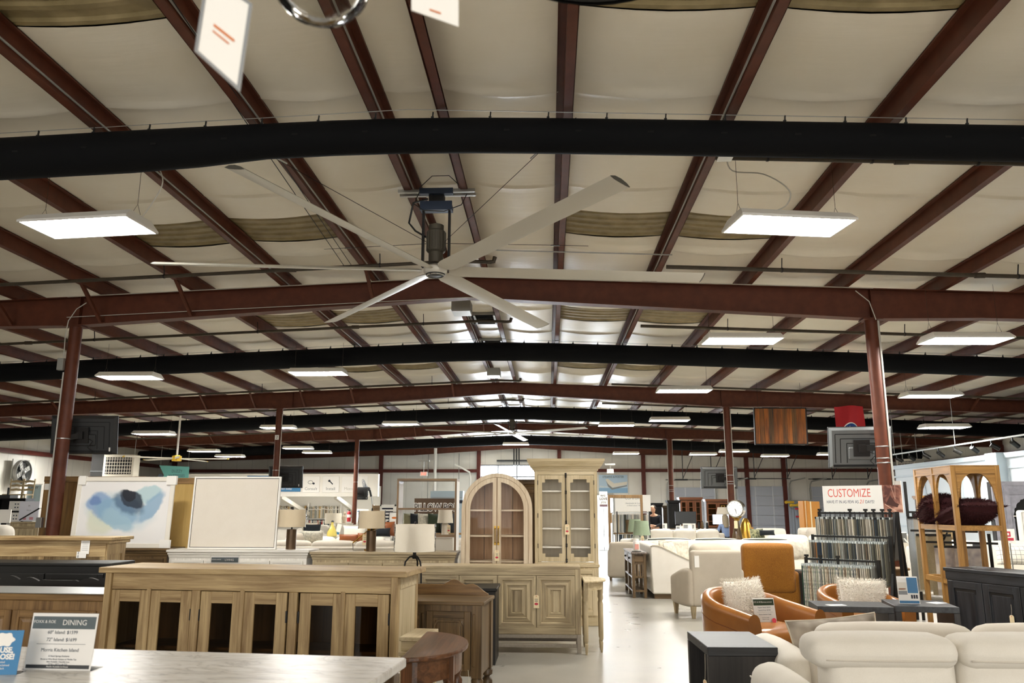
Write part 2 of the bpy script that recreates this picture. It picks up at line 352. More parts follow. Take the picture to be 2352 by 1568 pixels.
# purlins
def purlin(sd,i):
    e=RX+sd*OFF[i]; z=zb(e); w=e-sd*.08; t=.006
    mb=MB()
    def q(x0,x1,z0,z1): mb.bx(x0,x1,Y0,YB,z0,z1)
    q(w-sd*t,w,z,z+PH); q(w,e,z,z+t); q(e-sd*t,e,z,z+.022); q(w-sd*.075,w,z+PH-t,z+PH); q(w-sd*.075,w-sd*(.075-t),z+PH-.022,z+PH)
    o=mb.build('roof_purlin',M['maroon'])
    tag(o,'maroon roof purlin %s, %s'%('nearest the ridge' if i==0 else ordn[i]+' out from the ridge',side[sd]),'roof purlin','purlins under the white roof blanket',kind='thing')
    # grey conduit clipped along some
    if (sd,i) in ((-1,0),(-1,1),(1,2),(-1,2)):
        c=MB(); c.tube([(w+sd*-.02,Y0+.1,z+.045),(w-sd*.02,YB-.1,z+.045)],.011,6); c.build('conduit',M['galv'],o,smooth=True)
    return o
for sd in (-1,1):
    for i in range(14): purlin(sd,i)
# rafters
def rdepth(o):
    pts=[(0,.35),(6.55,.50),(8.2,.44),(15,.37),(22,.30)]
    for (a,da),(b,db) in zip(pts,pts[1:]):
        if a<=o<=b: return da+(db-da)*(o-a)/(b-a)
    return .3
def rafter(y,label,w=.2,braces=True):
    xs=[XL]+[RX+s*k for s in (-1,1) for k in (0,3,6.55,8.2,12,15,18)]+[XR]; xs=sorted(set(xs))
    mb=MB()
    up=[(x,zb(x)) for x in xs]; lo=[(x,zb(x)-rdepth(abs(x-RX))) for x in xs]
    mb.prism(up+lo[::-1],'y',y-.006,y+.006)
    for L,d in ((up,-.014),(lo,.014)):
        for (a,za),(b,zc) in zip(L[:-1],L[1:]):
            z0,z1=(za+d,za) if d<0 else (za,za+d); y0_,y1_=y-w/2,y+w/2; k0,k1=(zc+d,zc) if d<0 else (zc,zc+d)
            mb.add([(a,y0_,z0),(b,y0_,k0),(b,y1_,k0),(a,y1_,z0),(a,y0_,z1),(b,y0_,k1),(b,y1_,k1),(a,y1_,z1)],[(0,3,2,1),(4,5,6,7),(0,1,5,4),(1,2,6,5),(2,3,7,6),(3,0,4,7)])
    o=mb.build('rafter_beam',M['maroon']); tag(o,label,'roof beam','maroon roof beams crossing the hall',kind='thing')
    if braces:
        for sd in (-1,1):
            for i in (1,3,4,5,6,7,9,11):
                if sd==1 and i<9: continue
                x=RX+sd*(OFF[i]-.04); c=MB(); c.bar((x,y-.75,zb(x)+.02),(x,y-.10,zb(x)-rdepth(abs(x-RX))+.03),.05,.05); c.build('flange_brace',M['maroon'],o)
    for sd in (-1,1):
        x=RX+sd*6.5; c=MB(); c.bx(x-.006,x+.006,y-w/2+.005,y+w/2-.005,zb(x)-rdepth(6.5)+.016,zb(x)-.016); c.build('stiffener_plate',M['maroon'],o)
    return o
rafter(FR[0],'deep maroon roof beam just behind the large paddle fan')
rafter(FR[1],'maroon roof beam that the red flag hangs from')
rafter(FR[2],'maroon roof beam just behind the far paddle fan')
rafter(YB-.35,'shallow maroon roof beam against the window wall',.16,False)
# columns
def column(x,y,label,r=.1,cond=(),cat='column'):
    t=thing('steel_column',label,cat,(x,y,0),0,'round maroon steel columns',kind='thing'); zt=zb(x)-rdepth(abs(x-RX))
    mb=MB(); mb.cyl(r,.012,zt-.014,n=24); mb.build('shaft',M['maroon'],t,smooth=True)
    mb=MB(); mb.bx(-.15,.15,-.12,.12,zt-.015,zt-.001); mb.build('cap_plate',M['maroon'],t)
    mb=MB(); mb.bx(-.17,.17,-.17,.17,0,.013); mb.build('base_plate',M['maroon'],t)
    for a,z0,z1,rr,mt in cond:
        mb=MB(); mb.tube([((r+rr)*cos(a),(r+rr)*sin(a),z0),((r+rr)*cos(a),(r+rr)*sin(a),z1)],rr,8); mb.build('conduit',mt,t,smooth=True)
    for z in (2.2,2.27,2.45) if cond and x>0 else (2.6,):
        mb=MB(); mb.lathe([(r+.001,z),(r+.004,z+.003),(r+.004,z+.015),(r+.001,z+.018)],24); mb.build('strap',M['steel'],t,smooth=True)
    return t
c1=column(-7.89,FR[0],'maroon steel column standing before the tan plywood panel',cond=((rad(195),1.2,3.7,.014,M['cable']),))
mb=MB(); mb.bx(-.16,-.06,-.16,-.09,3.72,3.92); mb.build('junction_box',M['galv'],c1,bev=.006)
mb=MB(); mb.bx(-.19,-.10,-.17,-.10,1.2,1.36); mb.build('outlet_box',M['steel'],c1,bev=.004)
mb=MB(); mb.tube([(-.08,-.12,3.92),(-.09,-.13,4.3),(-.06,-.14,4.55),(.05,-.13,4.75),(.2,-.12,4.86)],.008,6); mb.build('cable',M['cable'],c1,smooth=True)
c2=column(5.18,FR[0],'maroon steel column beside the customize board',cond=((rad(-20),1.0,4.45,.012,M['cable']),(rad(-45),1.0,4.45,.010,M['cable']),(rad(5),1.3,4.5,.012,M['cable'])))
mb=MB(); mb.bx(.07,.17,-.17,-.10,1.02,1.17); mb.build('outlet_box',M['steel'],c2,bev=.004)
mb=MB(); mb.tube([(.12,-.18,1.08),(.17,-.22,1.0),(.15,-.24,.8),(.2,-.22,.55),(.18,-.2,.2)],.011,6); mb.build('cord',M['white'],c2,smooth=True)
mb=MB(); mb.tube([(.03,-.13,4.45),(-.05,-.13,4.75),(-.25,-.13,4.93)],.008,6); mb.build('cable',M['cable'],c2,smooth=True)
c3=column(-8.22,FR[1],'maroon steel column with a small white number plate near its top',cond=((rad(-20),1,4.3,.012,M['cable']),))
mb=MB(); mb.bx(-.06,.06,-.112,-.102,3.52,3.66); pl=mb.build('number_plate',M['paper'],c3); txt('2',.12,M['black'],c3,(0,-.114,3.59))
c4=column(5.33,FR[1],'maroon steel column behind the tripod clock',cond=((rad(200),1,4.4,.010,M['cable']),(rad(-30),1,4.4,.012,M['cable'])))
c5=column(-8.55,FR[2],'distant maroon steel column holding the fire extinguisher')
c6=column(5.33,FR[2],'distant maroon steel column near the dark armoires',cond=((rad(185),1,4.4,.012,M['cable']),(rad(-10),1,4.4,.012,M['cable'])))
mb=MB(); mb.bx(-.07,.07,-.112,-.102,1.50,1.68); mb.build('number_plate',M['paper'],c6); txt('3',.13,M['black'],c6,(0,-.114,1.59))
# ---------------------------------------------------------------- walls
DOOR=(2.2,3.72,2.25); WIN=(-3.95,-.72,3.95)
mb=MB()
def wseg(x0,x1,z0,z1): mb.bx(x0,x1,YB,YB+.15,z0,z1)
wseg(XL,WIN[0],0,5.4); wseg(WIN[0],WIN[1],WIN[2],5.4); wseg(WIN[1],DOOR[0],0,5.4); wseg(DOOR[0],DOOR[1],DOOR[2],5.4); wseg(DOOR[1],XR,0,5.4)
struct(mb.build('wall_back',WALLX))
mb=MB(); mb.bx(XL-.15,XL,Y0,YB+.15,0,4.75); struct(mb.build('wall_left',WALLY))
mb=MB(); mb.bx(XR,XR+.15,Y0,YB+.15,0,4.8); struct(mb.build('wall_right',WALLY))
mb=MB(); mb.bx(XL-.15,XR+.15,Y0-.15,Y0,0,5.4); struct(mb.build('wall_front',WALLX))
# glazing
w=bpy.data.objects.new('window_1',None); COL.objects.link(w); w.location=(0,YB+.05,0); struct(w)
mb=MB(); x0,x1,zt=WIN; cx=[x0,x0+1.02,x0+2.13,x1]
for x in cx: mb.bx(x-.03,x+.03,-.05,.05,0,zt)
for z in (.03,2.1,3.25,zt-.03): mb.bx(x0,x1,-.045,.045,z-.03,z+.03)
mb.build('window_frame',M['dkgrey'],w)
mb=MB(); mb.bx(x0,x1,-.004,.004,.05,zt-.05); mb.build('window_pane',GLASS,w)
d=bpy.data.objects.new('door_1',None); COL.objects.link(d); d.location=(0,YB+.02,0); struct(d)
mb=MB(); a,b,zt=DOOR
for x in (a,b): mb.bx(x-.05,x+.05,-.06,.12,0,zt)
mb.bx(a,b,-.06,.12,zt-.05,zt+.05); mb.build('door_frame',M['galv'],d)
# girts, posts on back and side walls
k=1
def trim(mb,mat=None):
    global k
    o=mb.build('trim_%d'%k,mat or M['maroon_far']); k+=1; return struct(o)
g=MB(); g.bx(XL,WIN[0],YB-.14,YB,3.50,3.68); trim(g)
g=MB(); g.bx(WIN[1],XR,YB-.14,YB,3.52,3.70); trim(g)
g=MB(); g.bx(XL,XL+.2,Y0,YB,3.68,3.86); trim(g)
g=MB(); g.bx(XR-.2,XR,Y0,YB,3.68,3.86); trim(g)
for x in (-22.1,-9.78,-4.05,.63,5.46,11.33,13.42,18.9):
    g=MB(); g.bx(x-.11,x+.11,YB-.2,YB-.005,0,zb(x)-.1); trim(g)
for x,sd in ((XL,1),(XR,-1)):
    for y in FR:
        g=MB(); g.bx(x+sd*.02,x+sd*.42,y-.1,y+.1,0,zb(x)-.2); trim(g)
# sectional overhead doors
P('door_grey','#b9bfcb',.5); P('door_rib','#cfd3da',.5); P('door_line','#6c7280',.6)
for n_,(x0,x1,zt) in enumerate(((6.85,9.5,2.66),(10.72,13.6,2.72),(14.9,17.9,2.70))):
    d=bpy.data.objects.new('door_%d'%(n_+2),None); COL.objects.link(d); d.location=(0,YB-.03,0); struct(d)
    nz=5; h=zt/nz
    for i in range(nz):
        mb=MB(); mb.bx(x0,x1,-.045,.02,i*h+.008,(i+1)*h-.008)
        for j in range(1,3): mb.bx(x0,x1,-.052,-.04,i*h+h*j/3-.01,i*h+h*j/3+.01)
        mb.build('door_section',M['door_grey'],d)
    for x in (x0+.03,x0+(x1-x0)*.36,x0+(x1-x0)*.70,x1-.03):
        mb=MB(); mb.bx(x-.035,x+.035,-.065,-.04,0,zt); mb.build('door_stile',M['door_rib'],d)
    for x in (x0-.08,x1+.08):
        mb=MB(); mb.bar((x,-.12,0),(x,-.12,zt-.1),.07,.09); mb.tube([(x,-.12,zt-.12),(x,-.2,zt+.12),(x,-.5,zt+.28),(x,-3.0,zt+.36)],.035,6); mb.build('door_track',M['galv'],d)
    mb=MB(); mb.tube([(x0-.15,-.16,zt+.42),(x1+.15,-.16,zt+.42)],.022,8); mb.tube([(x0+.1,-.16,zt+.42),(x0+1.1,-.16,zt+.42)],.045,8); mb.build('door_spring',M['dkgrey'],d)
    for x in (x0+.5,x1-.6):
        mb=MB(); mb.bar((x,-2.2,zt+.36),(x,-2.2,4.75),.04,.04); mb.bar((x,-2.2,zt+.42),(x+.7,-2.2,4.6),.035,.035); mb.build('track_hanger',M['dkgrey'],d)
# ---------------------------------------------------------------- light fixtures
def light_proto():
    t=thing('strip_light','','ceiling light')
    hx,hy=.61,.28
    mb=MB(); mb.taper((-hx,hx,-hy,hy,0),(-hx+.03,hx-.03,-hy+.1,hy-.1,.085)); mb.build('housing',M['lamp_white'],t)
    mb=MB(); po=[(-hx,-hy),(hx,-hy),(hx,hy),(-hx,hy)]; pi=[(-hx+.02,-hy+.018),(hx-.02,-hy+.018),(hx-.02,hy-.018),(-hx+.02,hy-.018)]; mb.ring(po,pi,'z',-.022,.0); mb.build('rim',M['lamp_white'],t)
    mb=MB(); mb.bx(-hx+.02,hx-.02,-hy+.018,hy-.018,-.012,-.004); mb.build('diffuser',LAMP,t)
    for s in (-1,1):
        mb=MB(); mb.tube([(s*(hx-.08),-.1,.07),(s*(hx-.08),0,.3),(s*(hx-.08),.1,.07)],.0025,5); mb.tube([(s*(hx-.08),0,.3),(s*(hx-.08),0,1.0)],.0025,5); mb.build('hanging_chain',M['pipe_dark'],t)
    return t
LP=light_proto(); _lpused=[0]
def lightfix(loc,rz,label,ch=True,long=1.0):
    if not _lpused[0]: o=LP; _lpused[0]=1; o['label']=label; o.location=loc
    else: o=copy_tree(LP,label,loc)
    o.rotation_euler=(0,0,rz); o['group']='hanging strip lights'
    # chains reach the purlins
    zr=zb(loc[0])-loc[2]
    for c in o.children:
        if c.name.startswith('hanging_chain'): c.scale=(1,1,max(.4,zr/1.0))
    return o
LL=[((-4.78,7.70,4.40),-.10,'large lit strip light under the front black duct, above the watercolour picture'),
((2.50,7.95,4.40),.16,'large lit strip light with a looping grey feed cable, above the orange tub chairs'),
((-8.86,16.32,4.22),0,'lit strip light just under the middle black duct, beside the tan panel column'),
((-5.05,17.12,4.42),0,'lit strip light with open white louvre, under the middle black duct above the white canvas'),
((3.16,12.85,4.20),.05,'lit strip light just before the middle black duct, above the tan recliner'),
((6.39,12.24,4.05),.05,'lit strip light over the arched display stand, before the middle black duct'),
((3.12,18.3,4.16),.03,'lit strip light in front of the second roof beam, above the mirror frame'),
((8.60,18.2,4.0),.03,'lit strip light beside the maroon column, at the second roof beam over the fur cushion'),
((-12.54,24.89,3.80),0,'lit strip light just in front of the yellow-hubbed ceiling fan'),
((-9.7,28.3,4.32),0,'lit strip light passing behind the column with the number two plate'),
((-5.09,27.35,4.34),0,'lit strip light under the rear black duct, above the oak dresser lamp'),
((2.33,27.36,4.28),0,'lit strip light under the rear black duct, directly above the tall cabinet exit sign'),
((3.77,24.97,4.19),0,'lit strip light in front of the rear black duct, next to the plank panel'),
((10.87,22.42,3.70),0,'lit strip light over the carved grey cabinet, near the track spotlights'),
((-14.39,32.93,3.80),0,'lit strip light right behind the yellow-hubbed ceiling fan, the higher one of two'),
((-14.14,35.12,3.72),0,'lit strip light behind the yellow-hubbed ceiling fan, the lower one of two'),
((-10.61,33.58,3.96),0,'lit strip light over the blue design signs, the higher one of two'),
((-10.27,35.25,3.89),0,'lit strip light over the blue design signs, the lower one of two'),
((-1.51,37.35,4.40),0,'lit strip light close under a blade of the far paddle fan'),
((3.68,38.31,4.03),.05,'lit strip light with loose white cables, above the hammock-shaped mattress poster'),
((7.22,37.85,3.96),0,'lit strip light above the first overhead door from the daylight doorway'),
((7.99,34.98,3.90),0,'lit strip light crossing behind the column that holds the grey screen'),
((10.57,38.02,3.89),0,'lit strip light just below the hanging plank panel'),
((12.24,35.2,3.78),0,'lit strip light touching the lower end of the red flag'),
((-20.3,33.2,3.95),0,'lit strip light close to the wall with the drum fan'),
]
for l,r,s in LL: lightfix(l,r,s)
# feed cables of the two nearest lamps
def cable(pts,label,cat='cable',r=.007,mat='cable',name='power_cable'):
    P_=[Vector(p) for p in pts]; out=[]
    n=len(P_)
    for i in range(n-1):  # catmull-rom
        p0=P_[max(i-1,0)];p1=P_[i];p2=P_[i+1];p3=P_[min(i+2,n-1)]
        for s in range(5):
            t=s/5; out.append(.5*((2*p1)+(p2-p0)*t+(2*p0-5*p1+4*p2-p3)*t*t+(3*p1-p0-3*p2+p3)*t**3))
    out.append(P_[-1]); mb=MB(); mb.tube(out,r,6); o=mb.build(name,M[mat],smooth=True); return tag(o,label,cat)
cable([(1.85,7.72,5.07),(1.95,7.9,4.98),(2.3,8.0,4.98),(2.55,8.0,4.8),(2.5,8.0,4.62),(2.25,7.97,4.52),(2.17,7.95,4.48)],'grey feed cable looping down to the strip light near a paddle blade tip')
cable([(-3.95,7.2,5.08),(-3.93,7.3,4.95),(-3.88,7.4,4.75),(-4.05,7.55,4.58),(-4.2,7.66,4.48)],'grey feed cable dropping to the strip light under the front black duct')
t=thing('junction_box','grey steel junction box fixed under a purlin by the looping cable','junction box',(1.83,7.70,5.03))
mb=MB(); mb.bx(-.07,.07,-.06,.06,0,.07); mb.build('box',M['galv'],t,bev=.005)
mb=MB(); mb.bx(-.075,.075,-.065,.065,-.006,.0); mb.build('cover_plate',M['steel'],t)
# ---------------------------------------------------------------- fabric ducts
def duct(y,label,n_clip,slots=False,r=.165,drop=.06,rbig=None):
    zc=lambda x: zb(x)-drop-r
    xs=[XL+1.2+i*(XR-XL-2.4)/60 for i in range(61)]
    pts=[]; rs=[]
    for x in xs:
        rr=r
        if rbig: 
            a=max(0,min(1,(-2.6-x)/1.0)); rr=r+(rbig-r)*a
        dx=x-RX; zz=ZR-TS*math.sqrt(dx*dx+1.0)
        pts.append((x,y,zz-drop-rr)); rs.append(rr)
    mb=MB(); mb.tube(pts,rs,20); o=mb.build('fabric_duct',M['duct'],smooth=True); tag(o,label,'air duct','long black fabric ducts',kind='thing')
    mb=MB(); cp=[(x,y,zb(x)-.008) for x in (XL+.4,RX,XR-.4)]; mb.tube(cp,.004,5); mb.build('suspension_cable',M['steel'],o)
    st=(XR-XL-2.4)/n_clip
    cl=None
    for i in range(n_clip):
        x=XL+1.2+st*(i+.5); dx=x-RX; ztop=ZR-TS*math.sqrt(dx*dx+1)-drop
        mb=MB(); mb.bx(-.02,.02,-.01,.01,-.012,.012); mb.bar((0,0,.01),(.006,0,drop*.75+.02),.012,.012); mb.bx(-.013,.013,-.008,.008,.018,.03)
        if cl is None: cl=mb.build('hanger_clip',M['black'],o); cl.location=(x,y,ztop)
        else:
            c=cl.copy(); COL.objects.link(c); c.parent=o; c.location=(x,y,ztop)
    if slots:
        sl=None
        for i in range(60):
            x=XL+1.5+i*(XR-XL-3)/59
            if abs(x)>5.5: continue
            rr=r+((rbig-r)*max(0,min(1,(-2.6-x)/1.0)) if rbig else 0)
            dx=x-RX; zz=ZR-TS*math.sqrt(dx*dx+1.0)-drop-rr; a=rad(-118)
            mb=MB(); mb.bx(-.028,.028,-.009,.009,-.003,.003); 
            c=mb.build('vent_slot',M['duct_slot'],o); c.location=(x,y-rr*cos(rad(8)),zz-rr*sin(rad(8))); c.rotation_euler=(rad(82),0,0)
    return o
duct(6.93,'long black fabric duct nearest the front, with small slots, above the paddle fan',72,True,.165,.075,.20)
duct(17.5,'long black fabric duct crossing above the middle lights, behind the front roof beam',72,False,.21,.05)
duct(29.2,'long black fabric duct behind the beam that carries the red flag',60,False,.24,.05)
duct(40.6,'farthest black fabric duct, low behind the far paddle fan',40,False,.24,.10)
# ---------------------------------------------------------------- sprinkler lines and conduits
def pipe(x0,x1,y,dz,r,label,hang,elbow=None):
    mb=MB(); mb.tube([(x0,y,zb(x0)-dz),(RX,y,ZR-dz),(x1,y,zb(x1)-dz)] if x0<RX<x1 else [(x0,y,zb(x0)-dz),(x1,y,zb(x1)-dz)],r,10)
    if elbow is not None:
        s=1 if elbow==x1 else -1; z=zb(elbow)-dz; mb.tube([(elbow-.002*s,y,z),(elbow+.06*s,y,z+.01),(elbow+.08*s,y,z+.08)],r*1.15,8)
    o=mb.build('sprinkler_pipe',M['pipe_dark'],smooth=True); tag(o,label,'pipe','dark sprinkler pipes under the purlins')
    L=abs(x1-x0); n=max(1,int(L/hang))
    for i in range(n):
        x=x0+(x1-x0)*(i+.5)/n
        c=MB(); c.bar((x,y,zb(x)-dz+r),(x,y-.04,zb(x)+.03),.012,.012); c.lathe([(r+.006,-.012),(r+.006,.012)],10,(0,0,0),cap=False)
        T=c.v[-20:]; c.v=c.v[:-20]+[(x+v[2],y+v[0],zb(x)-dz+v[1]) for v in T]
        c.build('pipe_hanger',M['iron'],o)
    for i in range(max(1,n//2)):
        x=x0+(x1-x0)*(i+.5)/max(1,n//2)+.3
        c=MB(); c.tube([(x-.07,y,zb(x)-dz),(x+.07,y,zb(x)-dz)],r*1.35,10); c.build('coupling',M['pipe_dark'],o,smooth=True)
    return o
pipe(-20.5,-.85,11.3,.14,.027,'dark sprinkler pipe crossing behind the paddle fan motor, ending in an elbow',1.524*2,-.85)
pipe(1.75,18.4,11.3,.14,.03,'dark sprinkler pipe in front of the first roof beam, over the arched stand',1.524*2)
pipe(-20.5,-.78,15.1,.16,.027,'dark sprinkler pipe just behind the first roof beam, with an upturned end at the ridge',1.524*2,-.78)
pipe(1.8,18.4,15.1,.16,.03,'dark sprinkler pipe just behind the first roof beam, toward the red flag',1.524*2)
pipe(-20.5,-.85,22.4,.18,.03,'dark sprinkler pipe in front of the second roof beam, ending at the ridge',1.524*3,-.85)
pipe(1.8,18.4,22.4,.18,.03,'dark sprinkler pipe in front of the second roof beam, over the plank panel',1.524*3)
pipe(1.9,18.4,18.6,.16,.03,'dark sprinkler pipe running close behind the middle black duct',1.524*3)
pipe(-20.5,-.9,26.5,.2,.03,'dark sprinkler pipe just behind the second roof beam, ending at the ridge',1.524*3,-.9)
pipe(1.8,18.4,26.5,.2,.03,'dark sprinkler pipe just behind the second roof beam, beyond the plank panel',1.524*3)
pipe(-20,17.8,33.6,.2,.03,'farthest dark sprinkler pipe, before the third roof beam',1.524*3)
pipe(1.75,4.9,7.75,.05,.03,'dark pipe tucked under the front black duct, near the junction box',1.0)
def line(x0,x1,y,dz,r,label,mat='galv'):
    xs=[x0]+([RX] if x0<RX<x1 else [])+[x1]
    mb=MB(); mb.tube([(x,y,zb(x)-dz) for x in xs],r,6); o=mb.build('conduit',M[mat],smooth=True); return tag(o,label,'conduit')
line(-3.6,1.85,7.72,.03,.012,'thin grey conduit running just behind the front black duct')
line(-.9,1.8,11.05,.035,.009,'thin pale conduit crossing the ridge behind the paddle fan hub')
line(-8,5.2,12.52,.02,.008,'thin pale cable along the top of the first roof beam','cable')
line(1.8,16,18.0,.12,.009,'thin grey conduit behind the middle duct, toward the red flag')
line(-8,-1.2,12.56,.36,.006,'thin pale cable tacked across the web of the first roof beam','cable')
# long guy cables of the roof
def wire(p,q,label,r=.004,mat='iron',cat='cable',name='guy_wire'):
    mb=MB(); mb.tube([p,q],r,5); return tag(mb.build(name,M[mat]),label,cat)
wire((-2.75,5.0,5.2),(-3.0,11.8,5.15),'pair cable running lengthwise under the roof, nearer one to the ridge',.005)
wire((-2.82,5.0,5.2),(-3.12,11.8,5.15),'pair cable running lengthwise under the roof, farther one from the ridge',.005)
# ---------------------------------------------------------------- big ceiling fans
P('blade','#cfcbbf',.42,metal=.25); P('blade_tip','#55534c',.5); P('motor','#5d584d',.5,metal=.4); P('bluesteel','#3d4a60',.45,metal=.5)
def bigfan(loc,R_,a0,label,rod=.62,mount=True,blades=6,chord=.225):
    t=thing('paddle_fan',label,'ceiling fan',loc)
    mb=MB(); mb.lathe([(.05,-.045),(.12,-.04),(.14,-.01),(.14,.035),(.1,.06),(.05,.08)],24); h=mb.build('hub',M['blade'],t,smooth=True)
    mb=MB(); mb.lathe([(.001,-.062),(.09,-.058),(.115,-.046),(.115,-.038)],24); mb.build('hub_cap',M['dkgrey'],h,smooth=True)
    mb=MB(); mb.lathe([(.095,-.062),(.108,-.062),(.108,-.052),(.095,-.052)],24,cap=False); mb.build('hub_ring',M['chrome'],h,smooth=True)
    for k in range(blades):
        a=a0+k*2*PI/blades
        mb=MB(); n=10
        prof=[(-chord/2,.0),(-chord*.3,.022),(0,.028),(chord*.3,.018),(chord/2,0),(chord*.3,-.006),(0,-.008),(-chord*.3,-.008)]
        pit=rad(-14); L=[]
        for r_ in (.16,.2,.3,R_*.5,R_*.88,R_):
            s=.45 if r_<.19 else (.8 if r_<.25 else 1)
            for y_,z_ in prof: L.append((r_,(y_*cos(pit)-z_*sin(pit))*s,(y_*sin(pit)+z_*cos(pit))*s))
        m_=len(prof); fs=[]
        for i in range(5):
            for j in range(m_): fs.append((i*m_+j,i*m_+(j+1)%m_,(i+1)*m_+(j+1)%m_,(i+1)*m_+j))
        fs.append(tuple(range(m_))[::-1]); mb.add(L,fs)
        b=mb.build('blade',M['blade'],t,smooth=True); b.rotation_euler=(0,0,a)
        mb=MB(); mb.add([(R_+.001,v[1],v[2]) for v in L[-m_:]]+[(R_+.012,v[1],v[2]) for v in L[-m_:]],[tuple(range(m_))[::-1],tuple(range(m_,2*m_))]+[(j,(j+1)%m_,m_+(j+1)%m_,m_+j) for j in range(m_)]); mb.build('end_cap',M['blade_tip'],b)
    top=zb(loc[0])-loc[2]
    mb=MB(); mb.lathe([(.06,.09),(.085,.1),(.085,.22),(.11,.24),(.11,.48),(.09,.5),(.09,.56),(.04,.58)],20)
    for i in range(16):
        an=2*PI*i/16; mb.bar((.112*cos(an),.112*sin(an),.25),(.112*cos(an),.112*sin(an),.47),.008,.012)
    mb.build('motor',M['motor'],t,smooth=True)
    for s in (-1,1):
        mb=MB(); mb.bx(s*.155-.012,s*.155+.012,-.04,.04,.05,top-.2); mb.build('motor_strut',M['iron'],t)
    mb=MB(); mb.bx(-.19,.19,-.06,.06,top-.26,top-.20); mb.bx(-.19,.19,-.09,-.06,top-.27,top-.16); mb.build('yoke_plate',M['bluesteel'],t)
    mb=MB(); mb.bx(-.09,-.05,-.06,.06,top-.22,top-.05); mb.bx(.05,.09,-.06,.06,top-.22,top-.05); mb.bx(-.05,.05,-.045,.045,top-.16,top-.07); mb.build('swivel_mount',M['black'],t)
    mb=MB(); mb.bx(-.2,.2,-.1,-.03,top-.07,top+.0); mb.build('clamp_plate',M['bluesteel'],t)
    mb=MB(); 
    for dy in (-.06,.06): mb.bx(-.46,.46,dy-.02,dy+.02,top-.045,top-.005); mb.bx(-.46,.46,dy-.024,dy+.024,top-.03,top-.02)
    mb.build('mounting_rail',M['steel'],t)
    mb=MB(); mb.tube([(-.1,-.05,top-.12),(-.28,-.03,top-.16),(-.33,0,top-.4),(-.25,0,.5),(-.12,0,.42)],.012,6); mb.tube([(-.2,-.1,top-.06),(-.26,-.1,top-.2),(-.15,-.1,top-.28),(.1,-.1,top-.3),(.3,-.05,top-.2),(.36,-.03,top-.06)],.006,6); mb.tube([(-.2,-.1,top),(-.05,-.1,top+.15),(.15,-.08,top+.16),(.3,-.06,top+.02)],.005,6); mb.build('wiring',M['black'],t,smooth=True)
    for (dx,dy) in ((1.6,-1.9),(-1.9,-1.9),(1.9,1.9),(-1.9,1.9)):
        mb=MB(); mb.tube([(.08*(1 if dx>0 else -1),0,.34),(dx,dy,zb(loc[0]+dx)-loc[2])],.0035,5); g=mb.build('guy_wire',M['iron'],t)
        mb=MB(); p=Vector((dx*.72,dy*.72,.34+(zb(loc[0]+dx)-loc[2]-.34)*.72)); q=Vector((dx*.78,dy*.78,.34+(zb(loc[0]+dx)-loc[2]-.34)*.78)); mb.tube([p,q],.009,6); mb.build('turnbuckle',M['steel'],g)
    return t
bigfan((-1.31,8.95,4.245),3.2,rad(7.2),'large six-bladed paddle fan with exposed motor, hanging between front duct and first beam')
bigfan((-1.40,31.2,4.36),3.5,rad(23),'far paddle fan hanging near the third roof beam, its blades seen edge-on')
# yellow-hubbed fan
t=thing('ceiling_fan','ceiling fan with a yellow motor hub on a long white downrod','ceiling fan',(-13.2,28.0,3.2))
mb=MB(); mb.cyl(.035,.1,zb(-13.2)-3.2,n=12); mb.build('downrod',M['white'],t,smooth=True)
mb=MB(); mb.lathe([(.05,-.1),(.16,-.09),(.17,0),(.16,.09),(.06,.12)],12); mb.build('motor_hub',M['yellow'],t)
for k in range(5):
    a=rad(8)+k*2*PI/5; mb=MB(); mb.bx(.12,1.75,-.075,.075,-.012,.012); b=mb.build('blade',M['offwhite'],t,bev=.01); b.rotation_euler=(rad(10),0,a)
    mb=MB(); mb.bx(1.75,1.80,-.075,.075,-.013,.013); mb.build('blade_tip',M['yellow'],b)
# roof vents near the ridge
def roofvent(loc,w,l,label,lou=True):
    t=thing('roof_vent',label,'roof vent',loc)
    mb=MB(); mb.ring([(-w/2,-l/2),(w/2,-l/2),(w/2,l/2),(-w/2,l/2)],[(-w/2+.03,-l/2+.03),(w/2-.03,-l/2+.03),(w/2-.03,l/2-.03),(-w/2+.03,l/2-.03)],'z',-.06,.0); mb.build('curb',M['galv'],t)
    mb=MB(); mb.bx(-w/2+.03,w/2-.03,-l/2+.03,l/2-.03,-.02,-.01); mb.build('backing',M['black_matte'],t)
    for i in range(6):
        y=-l/2+.08+(l-.16)*i/5; mb=MB(); mb.bx(-w/2+.05,w/2-.05,-.035,.035,-.004,.004); o=mb.build('louver',M['dkgrey'],t); o.location=(0,y,-.045); o.rotation_euler=(rad(30),0,0)
    for s in (-1,1):
        mb=MB(); mb.bx(s*w*.33-.02,s*w*.33+.02,-l/2+.04,l/2-.04,-.075,-.06); mb.build('cross_bar',M['galv'],t)
for i,(y,l,s) in enumerate(((16.2,.9,'dark louvred roof vent at the ridge, in front of the middle black duct'),(18.6,.6,'dark louvred roof vent at the ridge, behind the middle black duct'))):
    roofvent((RX+.02,y,ZR+.19),.62,l,s)
def boxy(name,loc,size,mat,label,cat,parts=(),bev=.006,rz=0,partname='body'):
    t=thing(name,label,cat,loc,rz); a,b,c=size; mb=MB(); mb.bx(-a/2,a/2,-b/2,b/2,0,c); mb.build(partname,mat,t,bev=bev); return t
t=boxy('junction_box',(-1.55,14.0,4.98),(.34,.42,.2),M['galv'],'large grey steel box at the ridge behind the first roof beam','junction box'); mb=MB(); mb.bx(-.16,.16,-.2,.2,-.012,0); mb.build('cover_plate',M['steel'],t)
